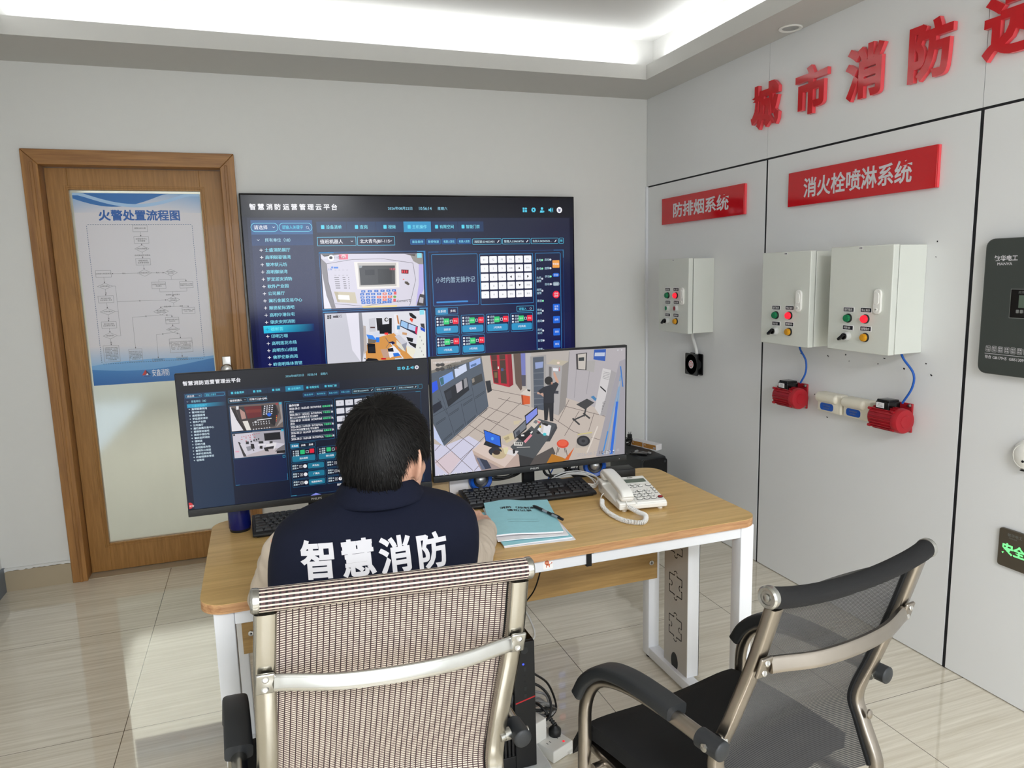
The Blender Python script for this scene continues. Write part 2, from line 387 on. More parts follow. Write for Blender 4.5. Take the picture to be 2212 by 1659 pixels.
def glyphs(s, weight=0.):
    # outline of a line of text, in em units, as (points, faces)
    if s not in _g:
        cu = bpy.data.curves.new('t', 'FONT'); cu.body = s; cu.resolution_u = 3
        o = bpy.data.objects.new('t', cu); COL.objects.link(o)
        me = bpy.data.meshes.new_from_object(o.evaluated_get(bpy.context.evaluated_depsgraph_get()))
        _g[s] = ([(v.co.x, v.co.y) for v in me.vertices], [tuple(p.vertices) for p in me.polygons])
        bpy.data.objects.remove(o); bpy.data.curves.remove(cu); bpy.data.meshes.remove(me)
    return _g[s]
def shifts(w):
    # heavier strokes: the same outline laid several times, a little apart
    if w < .006: return [(0, 0)]
    if w < .018: return [(-w, 0), (w, 0)]
    return [(-w, -w), (w, -w), (-w, w), (w, w), (0, 0)] + ([(-w, 0), (w, 0), (0, -w), (0, w)] if w > .027 else [])
_b = {}
def bold(s, w):
    # outline pushed outwards by w em and merged into one clean flat shape: (points, faces)
    if w < .004: return glyphs(s)
    if (s, w) in _b: return _b[(s, w)]
    if len(s) > 1:   # letter by letter, each at its place in the line
        P, F = [], []; dx = 0; mx = lambda t: max(p[0] for p in glyphs(t)[0])
        for ch in s:
            if ch != ' ':
                q, f = bold(ch, w); k = len(P); P += [(x + dx, y) for x, y in q]; F += [tuple(i + k for i in t) for t in f]
            dx += mx(ch + 'H') - mx('H')
        _b[(s, w)] = (P, F); return _b[(s, w)]
    P, F = glyphs(s); nx = {}; cnt = set()
    for f in F:
        ar = sum(P[i][0] * P[j][1] - P[j][0] * P[i][1] for i, j in zip(f, f[1:] + f[:1])); g = f if ar > 0 else f[::-1]
        for e in zip(g, g[1:] + g[:1]): cnt.add(e)
    for a, c in cnt:
        if (c, a) not in cnt: nx.setdefault(a, []).append(c)
    loops = []
    while nx:
        st = next(iter(nx)); L = [st]; c = nx[st].pop()
        if not nx[st]: del nx[st]
        while c != st and c in nx:
            L.append(c); d = nx[c].pop()
            if not nx[c]: del nx[c]
            c = d
        if len(L) > 2: loops.append(L)
    vs, es, segs = [], [], []
    for L in loops:
        pts = []
        q = [V(P[i]) for i in L]; q = [v for i, v in enumerate(q) if (v - q[i - 1]).length > 1e-4]; n = len(q)
        for i in range(n):
            d1, d2 = (q[i] - q[i - 1]).normalized(), (q[(i + 1) % n] - q[i]).normalized(); n1, n2 = V((d1.y, -d1.x)), V((d2.y, -d2.x))
            pts.append(q[i] + (n1 + n2) * (w / max(.45, 1 + n1.dot(n2))))
        k = len(vs); vs += pts; es += [(k + i, k + (i + 1) % n) for i in range(n)]; segs += [(pts[i], pts[(i + 1) % n]) for i in range(n)]
    from mathutils.geometry import delaunay_2d_cdt as cdt
    ov, oe, of = cdt(vs, es, [], 0, 1e-5)[:3]; out = []
    for f in of:
        cx, cy = sum(ov[i].x for i in f) / len(f), sum(ov[i].y for i in f) / len(f); wn = 0
        for a, c in segs:
            if (a.y <= cy) != (c.y <= cy):
                t = (cy - a.y) / (c.y - a.y)
                if a.x + (c.x - a.x) * t > cx: wn += 1 if c.y > a.y else -1
        if wn > 0: out.append(tuple(f))
    _b[(s, w)] = ([(v.x, v.y) for v in ov], out); return _b[(s, w)]
def text_plane(mb, s, h, o, ex, ey, weight=.015, sx=1., center=False, depth=None):
    # text with character height h; o = lower left corner; depth vector extrudes it
    P, F = bold(s, weight); Q = glyphs(s)[0]; em = h / .92
    if not P: return
    x0, x1 = min(p[0] for p in Q), max(p[0] for p in Q); y0 = min(-.08, min(p[1] for p in Q)) if any(ord(c) > 255 for c in s) else 0
    ox = -(x0 + x1) / 2 if center else -x0
    o, ex, ey = V(o), V(ex), V(ey)
    pos = [o + ex * ((p[0] + ox) * em * sx) + ey * ((p[1] - y0) * em) for p in P]
    used = sorted({i for f in F for i in f}); vs = {i: mb.b.verts.new(pos[i]) for i in used}
    for f in F: mb._f([vs[i] for i in f])
    if depth is not None:
        d = V(depth); ws = {i: mb.b.verts.new(pos[i] + d) for i in used}; cnt = set()
        for f in F:
            mb._f([ws[i] for i in f][::-1])
            for e in zip(f, f[1:] + f[:1]): cnt.add(e)
        mi = mb.mi; mb.mi = getattr(mb, 'side', mi)
        for (a, b) in cnt:
            if (b, a) not in cnt: mb._f([vs[b], vs[a], ws[a], ws[b]])
        mb.mi = mi
    return (x1 - x0) * em * sx
class CV:
    # a flat picture in millimetres from its top left corner; each up() lays the next shapes a hair in front
    def __init__(s, o, ex, ey, step=3e-5):
        s.o, s.ex, s.ey = V(o), V(ex).normalized(), V(ey).normalized(); s.n = s.ex.cross(s.ey); s.z = 0.; s.step = step; s.v = []; s.f = []; s.c = []; s.clip = None
    def up(s, k=1): s.z += s.step * k; return s
    def P(s, x, y): return s.o + s.ex * (x / 1000) - s.ey * (y / 1000) + s.n * s.z
    def poly(s, pts, col):
        if s.clip:
            x0, y0, x1, y1 = s.clip
            for ax, lim, sg in ((0, x0, 1), (0, x1, -1), (1, y0, 1), (1, y1, -1)):
                out = []
                for i in range(len(pts)):
                    a, b = pts[i - 1], pts[i]; da, db = (a[ax] - lim) * sg, (b[ax] - lim) * sg
                    if (da >= 0) != (db >= 0): t = da / (da - db); out.append((a[0] + (b[0] - a[0]) * t, a[1] + (b[1] - a[1]) * t))
                    if db >= 0: out.append(b)
                pts = out
                if len(pts) < 3: return s
        b = len(s.v); s.v += [s.P(*p) for p in pts]; s.f.append(tuple(range(b, b + len(pts))))
        cs = col if isinstance(col, list) else [lin(col)] * len(pts)
        s.c.append(cs); return s
    def rect(s, x0, y0, x1, y1, col, r=0, bot=None):
        if bot: a, b = lin(col), lin(bot); return s.poly([(x0, y0), (x1, y0), (x1, y1), (x0, y1)], [a, a, b, b])
        return s.poly(rrect(x0, y0, x1, y1, r) if r else [(x0, y0), (x1, y0), (x1, y1), (x0, y1)], col)
    def ring(s, x0, y0, x1, y1, w, col, r=0):
        if not r:
            s.rect(x0, y0, x1, y0 + w, col); s.rect(x0, y1 - w, x1, y1, col); s.rect(x0, y0 + w, x0 + w, y1 - w, col); s.rect(x1 - w, y0 + w, x1, y1 - w, col); return s
        A, B = rrect(x0, y0, x1, y1, r), rrect(x0 + w, y0 + w, x1 - w, y1 - w, max(r - w, .1)); n = len(A)
        for i in range(n): s.poly([A[i], A[(i + 1) % n], B[(i + 1) % n], B[i]], col)
        return s
    def line(s, a, b, w, col):
        d = V((b[0] - a[0], b[1] - a[1])).normalized() * (w / 2); n = (-d.y, d.x)
        return s.poly([(a[0] + n[0], a[1] + n[1]), (b[0] + n[0], b[1] + n[1]), (b[0] - n[0], b[1] - n[1]), (a[0] - n[0], a[1] - n[1])], col)
    def dot(s, x, y, r, col, n=14): return s.poly([(x + r * math.cos(2 * PI * i / n), y + r * math.sin(2 * PI * i / n)) for i in range(n)], col)
    def text(s, x, y, h, t, col, weight=.012, w=None, align='l', sx=1.):
        # x, y = top left of the characters; w squeezes the line to that width
        P, F = glyphs(t, weight)
        if not P: return s
        em = h / .92; x0, x1 = min(p[0] for p in P), max(p[0] for p in P); k = sx
        if w: k = w / ((x1 - x0) * em)
        if not any(ord(c) > 255 for c in t): em, y = h / .70, y - (.84 - .70) * h / .70; k = (w / ((x1 - x0) * em)) if w else sx
        off = 0 if align == 'l' else -(x1 - x0) * em * k / 2 if align == 'c' else -(x1 - x0) * em * k
        c = lin(col); zz = s.z
        for k_, (dx, dy) in enumerate(shifts(weight)):
            s.z = zz + 4e-6 * k_
            b = len(s.v); s.v += [s.P(x + off + (p[0] - x0 + dx) * em * k, y + (.84 - p[1] + dy) * em) for p in P]
            for f in F: s.f.append(tuple(b + i for i in f)); s.c.append([c] * len(f))
        s.z = zz
        return s
    def pics(s, data):
        for d in data: s.poly([(d[i] / 10, d[i + 1] / 10) for i in range(3, len(d), 2)], tuple(d[:3])); s.up(.4)
        return s
    def build(s, name, m, parent):
        mm = WM[parent.name].inverted(); me = bpy.data.meshes.new(name); me.from_pydata([mm @ p for p in s.v], [], s.f); me.materials.append(MT[m])
        ca = me.color_attributes.new('Col', 'FLOAT_COLOR', 'CORNER'); flat = [q for cs in s.c for c in cs for q in (*c[:3], 1.)]
        ca.data.foreach_set('color', flat)
        o = bpy.data.objects.new(name, me); COL.objects.link(o); o.parent = parent; WM[o.name] = WM[parent.name]; return o
# flat pictures shown on the screens: red, green, blue, then the outline in tenths of a millimetre from the panel corner
PIC_ROOM = [
[203,190,180,70,-9,7062,89,7105,4086,40,4010],
[218,216,238,63,2867,411,2965,1260,2709,2336,3457,1545,4035,40,4006],
[226,208,216,73,3457,652,3178,955,3495,535,3982,115,3587],
[112,98,96,462,2977,1986,1809,1976,1797,453,2964],
[112,98,96,91,3528,643,3121,634,3108,82,3515],
[112,98,96,643,3121,1881,2193,1871,2180,634,3108],
[112,98,96,1881,2193,2290,1898,2280,1885,1871,2180],
[112,98,96,2290,1898,2737,1524,2725,1512,2279,1885],
[112,98,96,540,3988,1445,3111,1434,3099,529,3976],
[112,98,96,1445,3111,2297,2372,2286,2360,1434,3099],
[112,98,96,2297,2373,3128,1746,3118,1733,2286,2360],
[112,98,96,961,3485,1445,3112,1434,3099,951,3473],
[112,98,96,91,3107,296,2912,285,2900,80,3096],
[112,98,96,1425,3936,1688,3679,1676,3667,1413,3924],
[112,98,96,452,2975,1412,3983,1423,3972,463,2965],
[112,98,96,85,3402,575,3993,587,3983,96,3392],
[112,98,96,835,2610,1435,3111,1444,3099,845,2599],
[112,98,96,1265,2340,1907,2780,1916,2767,1274,2328],
[112,98,96,1652,2063,2675,2665,2683,2651,1660,2050],
[112,98,96,1874,2193,2354,2380,2359,2365,1879,2179],
[112,98,96,1978,1810,3145,2324,3151,2310,1984,1796],
[112,98,96,2306,1524,3419,1899,3423,1884,2311,1509],
[112,98,96,4751,2011,6289,2509,6294,2493,4756,1995],
[112,98,96,4296,2395,5062,2945,5072,2932,4305,2382],
[112,98,96,5065,2946,6147,3373,6152,3358,5070,2931],
[112,98,96,4480,2540,4902,1790,4886,1781,4465,2531],
[112,98,96,4722,3058,5289,2217,5273,2207,4707,3048],
[112,98,96,3991,3183,4270,2849,4256,2838,3977,3172],
[112,98,96,5648,2981,5863,2331,5845,2325,5631,2974],
[112,98,96,1993,1187,3108,1492,3112,1477,1996,1172],
[176,166,158,70,-9,1767,20,2158,1005,1866,1232,1765,118],
[196,186,176,1767,20,2083,19,2158,1005,2045,1044,1873,923],
[190,182,176,2789,37,4934,58,4790,1712,4033,1523,2934,1123],
[186,180,184,4900,60,7062,89,7080,1758,6291,2501,5854,2128,4790,1712],
[150,146,144,4893,103,4776,1710,4804,1714,4920,106],
[160,156,160,5661,827,5537,1638,5558,1642,5682,831],
[160,156,160,5166,731,5077,1734,5098,1737,5187,734],
[168,164,172,6827,572,7066,487,7105,4086,5932,3921,6291,2501],
[88,98,112,52,526,1764,133,1965,1770,396,2979,71,2191,39,1337],
[128,124,116,52,526,767,362,1764,133,1754,56,771,226,55,437],
[40,90,240,72,827,239,764,275,1053,75,1174],
[128,168,240,317,694,763,497,802,742,368,969],
[216,226,250,832,441,1230,275,1255,514,864,716],
[160,188,250,1340,245,1718,115,1729,305,1356,465],
[60,110,120,331,710,454,658,477,886,378,945],
[90,120,170,1384,339,1573,274,1587,351,1398,407],
[32,36,44,454,1142,1249,727,1316,1160,590,1671],
[196,190,196,857,943,1067,830,1090,1113,901,1237],
[150,150,154,1130,795,1233,741,1272,1034,1152,1102],
[46,50,60,512,1207,699,1099,722,1360,566,1455],
[62,62,62,1404,783,1753,638,1794,887,1429,1030],
[150,140,130,1410,799,1492,768,1510,898,1431,938],
[28,34,50,61,1581,338,1437,391,1669,82,1856],
[62,70,82,300,996,769,2647,784,2643,314,993],
[62,70,82,243,1357,530,1900,544,1893,256,1350],
[62,70,82,1016,1600,1152,2325,1168,2323,1031,1598],
[62,70,82,1364,828,1555,1987,1570,1985,1379,826],
[62,70,82,52,1952,1425,1330,1418,1315,45,1938],
[56,64,74,618,1926,947,1739,938,1723,608,1910],
[56,64,74,616,1975,946,1788,936,1772,607,1959],
[56,64,74,1090,1643,1423,1454,1413,1438,1080,1627],
[56,64,74,1089,1692,1422,1503,1412,1487,1079,1676],
[56,64,74,1518,1430,1855,1239,1845,1223,1508,1414],
[56,64,74,1517,1480,1854,1289,1844,1273,1507,1464],
[56,64,74,166,2193,493,2007,483,1991,157,2176],
[56,64,74,165,2241,491,2056,481,2040,155,2225],
[56,64,74,802,2515,1104,2295,1092,2279,790,2499],
[56,64,74,800,2564,1103,2344,1091,2329,789,2549],
[56,64,74,1215,2258,1520,2036,1508,2021,1203,2243],
[56,64,74,1213,2308,1519,2086,1507,2071,1202,2293],
[56,64,74,1615,2045,1922,1821,1910,1805,1603,2029],
[56,64,74,1613,2095,1921,1871,1909,1855,1602,2079],
[56,64,74,393,2769,692,2551,681,2535,381,2753],
[56,64,74,391,2818,691,2600,679,2585,380,2803],
[205,216,250,70,2222,411,2981,291,2891,78,2683],
[190,25,50,2051,24,2805,34,2853,1102,2704,1176,2158,1005],
[150,16,40,2659,33,2805,34,2853,1102,2711,1170],
[82,40,34,2088,59,2289,61,2334,1018,2184,976],
[74,52,40,2375,66,2578,65,2625,1054,2421,1018],
[170,60,60,2095,238,2575,241,2574,223,2094,219],
[160,40,50,2135,579,2585,583,2584,564,2135,561],
[120,100,60,2197,636,2293,642,2290,828,2194,821],
[60,90,140,2431,511,2515,517,2513,610,2429,604],
[236,226,220,2313,448,2358,451,2357,531,2312,529],
[40,42,48,1873,908,2048,889,2095,1250,1943,1316],
[104,84,74,2870,32,3131,34,3163,1266,3112,1326,2935,1060],
[122,128,196,3131,34,3295,36,3297,1181,3164,1171],
[86,82,96,3137,791,3302,802,3297,1181,3164,1171],
[194,190,190,3312,37,3510,35,3494,1354,3345,1296],
[222,212,202,3094,1420,3329,1279,3478,1353,3475,1551],
[226,96,42,3127,1470,3442,1542,3439,1813,3155,1812],
[170,70,30,3127,1470,3193,1484,3205,1804,3155,1812],
[40,38,40,3345,1296,3461,1320,3444,1383,3361,1360],
[168,164,162,3469,184,4045,153,4062,2107,3488,1929],
[84,92,106,3568,221,3960,211,3943,2081,3588,1986],
[152,168,214,3639,398,3941,384,3923,589,3654,620],
[130,136,146,3586,766,3955,771,3954,755,3585,750],
[130,136,146,3583,987,3953,994,3952,978,3582,971],
[130,136,146,3580,1210,3951,1217,3950,1201,3580,1194],
[130,136,146,3578,1433,3949,1441,3948,1425,3577,1417],
[130,136,146,3575,1656,3947,1666,3946,1650,3574,1640],
[130,136,146,3573,1848,3945,1860,3944,1843,3572,1832],
[196,186,166,4076,472,4315,327,4864,439,4639,570],
[178,174,174,4025,484,4639,570,4491,2308,4028,2104],
[152,146,142,4639,570,4864,439,4754,2003,4491,2308],
[120,116,116,4143,571,4245,584,4235,960,4140,954],
[240,240,246,4295,628,4477,656,4476,752,4295,724],
[244,220,206,4543,468,4540,480,4533,490,4521,498,4507,502,4491,503,4475,500,4461,494,4450,485,4442,474,4440,462,4443,450,4450,440,4461,432,4476,427,4492,426,4507,429,4522,436,4533,445,4540,456],
[60,60,70,4348,1418,4496,1443,4489,1542,4341,1521],
[220,60,60,4552,644,4547,655,4535,659,4523,654,4518,642,4523,631,4535,627,4547,633],
[220,60,60,4552,693,4547,704,4535,707,4523,702,4518,690,4523,679,4535,675,4547,681],
[220,60,60,4552,741,4547,752,4534,756,4522,750,4517,738,4522,727,4535,724,4547,729],
[214,165,142,4419,1166,4304,853,4318,767,4366,793,4515,1140],
[205,165,146,3702,1418,3881,1441,4059,1629,4004,1669,3829,1514,3711,1486],
[26,28,36,3935,1773,4311,1788,4293,2502,4162,2474,4131,1984,4076,2440,3957,2429],
[38,40,50,3950,1254,4138,1216,4405,1116,4501,1204,4323,1546,4321,1837,3935,1822,3938,1452,3813,1481,3736,1389],
[34,30,30,4282,1066,4274,1111,4253,1151,4219,1181,4177,1199,4131,1203,4085,1192,4043,1169,4010,1134,3990,1091,3983,1045,3990,1000,4012,961,4045,931,4087,913,4133,909,4179,919,4221,943,4254,977,4275,1020],
[190,140,120,4281,1156,4280,1170,4275,1182,4267,1191,4258,1197,4247,1198,4236,1196,4227,1188,4219,1178,4215,1165,4213,1151,4215,1137,4220,1125,4227,1116,4237,1110,4248,1109,4258,1112,4268,1119,4275,1129,4280,1142],
[62,58,60,5150,198,5571,173,5547,795,5170,738],
[206,198,190,5219,218,5529,203,5504,766,5236,723],
[50,56,60,5247,333,5458,329,5458,458,5247,452],
[178,174,172,5564,464,5884,467,5832,888,5547,805],
[40,90,182,5840,91,6296,98,6262,522,5813,430],
[196,206,228,5869,196,6260,211,6243,341,5855,319],
[216,212,212,6173,763,6500,849,6287,1830,6072,2448,5872,2163],
[172,168,170,6500,849,6702,962,6309,2469,6072,2448,6287,1830],
[40,40,44,6085,1383,6304,1582,6297,1638,6075,1435],
[150,148,150,6208,904,6455,970,6459,954,6212,889],
[150,148,150,6197,956,6441,1025,6445,1010,6201,941],
[150,148,150,6186,1008,6426,1081,6431,1065,6191,993],
[150,148,150,6176,1060,6412,1136,6417,1120,6180,1045],
[150,148,150,6165,1112,6398,1191,6403,1176,6170,1097],
[90,88,90,6175,1996,6291,1972,6285,1956,6169,1980],
[90,88,90,6168,2049,6270,2027,6264,2011,6162,2032],
[90,88,90,6161,2102,6248,2082,6242,2066,6155,2085],
[90,88,90,6154,2155,6227,2137,6220,2121,6148,2138],
[90,88,90,6147,2207,6205,2192,6199,2176,6140,2191],
[90,88,90,6140,2260,6184,2247,6177,2231,6133,2244],
[90,88,90,6134,2313,6163,2302,6155,2286,6126,2297],
[70,132,182,5709,1752,5816,1710,5943,1836,5889,1915],
[62,62,64,5157,1971,5566,1800,5853,1962,5495,2181],
[58,58,60,5503,2125,5424,2417,5480,2435,5558,2143],
[58,58,60,5045,2552,5543,2385,5519,2335,5021,2502],
[58,58,60,4994,2473,5266,2730,5309,2690,5037,2433],
[58,58,60,5403,2329,5662,2541,5702,2498,5443,2286],
[150,170,196,6871,871,6608,3925,6660,3935,6922,878],
[120,160,200,6843,1068,6459,3907,6511,3919,6894,1077],
[176,178,186,6816,1265,6311,3890,6362,3904,6867,1277],
[140,168,200,6788,1462,6164,3872,6214,3889,6839,1477],
[42,112,222,6700,1997,6789,2004,6578,3906,6466,3894],
[60,140,220,6365,3044,6167,3874,6210,3888,6408,3056],
[52,120,200,6844,741,6943,1481,6987,1480,6888,739],
[226,206,196,1358,3207,1829,2845,3015,3402,2491,3928],
[206,182,168,1358,3207,2491,3928,2529,4069,1402,3355],
[196,172,162,2491,3928,3015,3418,3039,4074,2529,4056],
[170,150,146,1402,3355,2529,4062,1674,3992,1491,3619],
[62,66,84,1494,3476,1860,3613,2016,3911,1676,3928],
[110,116,140,1494,3476,1589,3509,1805,3928,1676,3928],
[80,84,88,2702,3239,3753,2356,4403,2594,4018,3181,3568,3741,2996,3546],
[56,56,58,3003,3547,3568,3741,3395,4001,3040,3998],
[66,68,72,4403,2594,4437,2745,4156,3195,4012,3187],
[30,30,36,1766,2538,2364,2819,2389,3238,1827,2956],
[45,110,232,1787,2572,2331,2832,2357,3186,1840,2932],
[90,170,250,2122,2890,2119,2908,2111,2923,2100,2934,2085,2941,2069,2942,2053,2938,2039,2928,2028,2914,2021,2898,2019,2880,2022,2862,2029,2847,2041,2836,2056,2829,2072,2828,2087,2832,2102,2842,2113,2856,2120,2872],
[35,35,40,1827,2940,2373,3210,2225,3278,1754,3059],
[30,30,34,2810,2703,3288,2323,3304,2670,2865,2991],
[120,124,132,2843,2722,3267,2376,3277,2635,2889,2936],
[70,74,84,2908,2760,3043,2661,3074,2809,2940,2876],
[28,28,32,3236,2197,3703,1903,3727,2208,3295,2556],
[134,148,238,3269,2232,3683,1959,3697,2179,3306,2492],
[216,200,160,2413,2856,2776,2747,2855,2964,2572,3096],
[180,165,130,2477,2910,2643,2847,2680,2947,2541,3003],
[214,200,170,2832,2352,3098,2345,3013,2465,2847,2482],
[30,30,34,2906,2905,3411,2712,3544,2823,3203,3129],
[240,238,236,3100,2847,3214,2858,3213,2916,3099,2905],
[240,238,236,3426,2811,3505,2754,3531,2799,3459,2857],
[236,150,162,3187,3095,3443,2861,3509,2917,3253,3161],
[226,222,216,2837,3075,3170,3126,3135,3246,2835,3204],
[60,60,60,2893,3101,2926,3104,2925,3175,2892,3172],
[60,60,60,2960,3107,2993,3111,2992,3182,2959,3179],
[60,60,60,3026,3114,3060,3118,3059,3189,3025,3186],
[60,60,60,3093,3121,3126,3125,3125,3196,3092,3192],
[226,222,216,2934,3291,3420,3326,3420,3303,2933,3268],
[216,206,196,3413,2502,3618,2327,3837,2444,3580,2680],
[122,126,130,3542,2456,3634,2374,3745,2436,3649,2524],
[230,130,130,3684,2430,3820,2462,3751,2534],
[236,236,240,3698,2724,3895,2489,4212,2642,4123,2994,3867,2903],
[40,40,40,3871,2486,4127,2585,4057,2644,3870,2561],
[214,208,206,3836,2558,3938,2584,3901,2858,3799,2831],
[80,206,216,4031,2926,4027,2942,4018,2955,4002,2966,3983,2971,3962,2972,3941,2967,3922,2958,3907,2944,3897,2929,3894,2912,3897,2897,3907,2883,3923,2873,3942,2867,3963,2867,3984,2872,4003,2881,4018,2894,4028,2909],
[200,170,60,3771,2594,3832,2600,3831,2678,3770,2672],
[34,34,38,3806,2848,3802,2862,3791,2874,3774,2882,3754,2887,3730,2887,3707,2882,3687,2873,3670,2862,3660,2848,3656,2834,3660,2820,3671,2808,3687,2800,3708,2795,3731,2795,3754,2800,3775,2808,3792,2820,3802,2834],
[206,186,150,2566,3450,2552,3511,2515,3562,2457,3600,2385,3621,2306,3622,2228,3603,2157,3567,2102,3516,2067,3457,2056,3395,2070,3335,2107,3283,2164,3245,2235,3225,2314,3223,2393,3242,2463,3277,2519,3328,2555,3387],
[46,48,58,2393,3367,2381,3413,2346,3453,2294,3481,2228,3496,2155,3495,2083,3480,2018,3451,1968,3411,1936,3365,1925,3316,1938,3270,1972,3231,2024,3203,2089,3188,2161,3188,2234,3203,2299,3232,2350,3272,2383,3318],
[206,186,150,2470,3488,2458,3527,2427,3559,2379,3582,2318,3594,2251,3593,2185,3579,2125,3554,2078,3520,2049,3481,2039,3441,2050,3402,2082,3370,2130,3347,2190,3335,2256,3336,2323,3350,2382,3374,2430,3408,2460,3447],
[60,44,40,2337,3393,2330,3418,2311,3439,2282,3455,2245,3463,2205,3462,2165,3454,2129,3438,2100,3416,2082,3391,2077,3365,2083,3340,2102,3319,2131,3303,2168,3295,2208,3296,2248,3304,2284,3320,2313,3341,2331,3367],
[230,220,180,2438,3243,2619,3230,2632,3457,2500,3475],
[232,226,226,2634,3328,2998,3416,2862,3580,2566,3466],
[36,32,34,2783,3344,2883,3339,2864,3483,2797,3492],
[70,58,54,4440,3421,4386,3697,4406,3703,4460,3427],
[70,58,54,4492,3459,4439,3619,4459,3627,4512,3466],
[70,58,54,4737,3490,4807,3815,4827,3813,4758,3488],
[70,58,54,4685,3484,4719,3654,4740,3653,4705,3482],
[226,76,50,4865,3351,4853,3398,4820,3438,4770,3468,4706,3483,4635,3483,4565,3468,4502,3439,4452,3400,4420,3353,4409,3304,4420,3257,4453,3217,4503,3187,4566,3172,4637,3171,4707,3186,4771,3215,4821,3254,4854,3301],
[240,100,70,4812,3322,4803,3356,4778,3385,4739,3406,4690,3417,4635,3417,4581,3406,4533,3384,4494,3355,4470,3321,4461,3286,4470,3252,4495,3223,4534,3202,4582,3191,4637,3191,4691,3202,4740,3223,4778,3252,4803,3286],
[90,84,82,3603,3662,4259,3404,4361,3647,4012,3973,3395,3968],
[192,126,40,4222,3648,4641,3828,4817,3938,3977,4029],
[222,106,46,5084,3498,4852,3942,4711,3892],
[206,192,178,5066,3523,5676,3554,5568,3796,5137,3698],
[190,180,170,5209,3019,5766,3023,5676,3554,5120,3528],
[216,202,132,5212,3072,5769,3050,5762,3010,5206,3032],
[44,44,48,5683,3335,5670,3394,5634,3445,5576,3482,5504,3502,5424,3503,5344,3485,5272,3450,5215,3401,5179,3343,5166,3282,5179,3223,5215,3173,5272,3136,5344,3115,5424,3114,5503,3131,5576,3166,5633,3215,5670,3273],
[70,70,74,5604,3327,5595,3367,5569,3402,5529,3428,5479,3442,5424,3443,5368,3430,5318,3406,5279,3372,5253,3332,5245,3290,5253,3249,5279,3215,5318,3189,5368,3175,5424,3174,5479,3186,5529,3210,5569,3244,5595,3284],
[44,44,48,5496,3316,5492,3332,5482,3346,5466,3356,5446,3362,5424,3362,5401,3357,5381,3347,5366,3334,5355,3318,5352,3301,5355,3285,5366,3271,5381,3261,5401,3255,5424,3255,5446,3259,5466,3269,5482,3283,5492,3299],
[228,218,208,5959,2815,5545,3733,5592,3756,6006,2837],
[70,66,66,370,262,365,280,354,296,336,308,314,316,290,317,266,313,244,303,228,289,217,271,214,253,218,234,230,218,248,206,270,199,294,198,318,202,339,212,356,226,367,243],
[70,66,66,509,262,504,280,493,296,475,308,453,315,428,317,404,312,383,302,366,288,355,271,352,252,356,234,368,218,386,206,408,198,432,197,456,201,478,211,495,225,505,243],
[70,66,66,353,411,349,429,337,445,319,457,297,464,273,466,249,461,227,451,211,437,200,420,197,401,201,383,213,367,231,355,253,348,277,346,301,351,322,360,339,375,350,392],
[70,66,66,504,405,500,424,488,440,470,452,448,459,424,460,400,456,378,446,361,432,351,414,347,396,352,377,363,361,381,349,403,342,428,341,452,345,473,355,490,369,501,387],
[235,235,240,169,3897,194,3900,192,3962,167,3959],
[120,112,120,193,3919,205,3920,205,3945,192,3944],
[235,235,240,339,3897,407,3905,405,3968,337,3960],
[120,112,120,357,3918,387,3922,387,3947,356,3943],
[235,235,240,534,3900,602,3908,600,3971,532,3963],
[120,112,120,552,3921,583,3925,582,3950,551,3946],
[235,235,240,727,3903,796,3911,794,3974,725,3966],
[120,112,120,745,3924,777,3928,776,3953,745,3949],
[235,235,240,931,3907,1000,3915,998,3978,929,3970],
[120,112,120,949,3928,981,3932,980,3957,949,3953],
[235,235,240,1120,3909,1190,3917,1188,3980,1119,3972],
[120,112,120,1139,3930,1171,3934,1170,3959,1138,3955],
[235,235,240,1321,3912,1391,3920,1389,3984,1319,3975],
[120,112,120,1339,3933,1371,3937,1370,3962,1338,3959]]
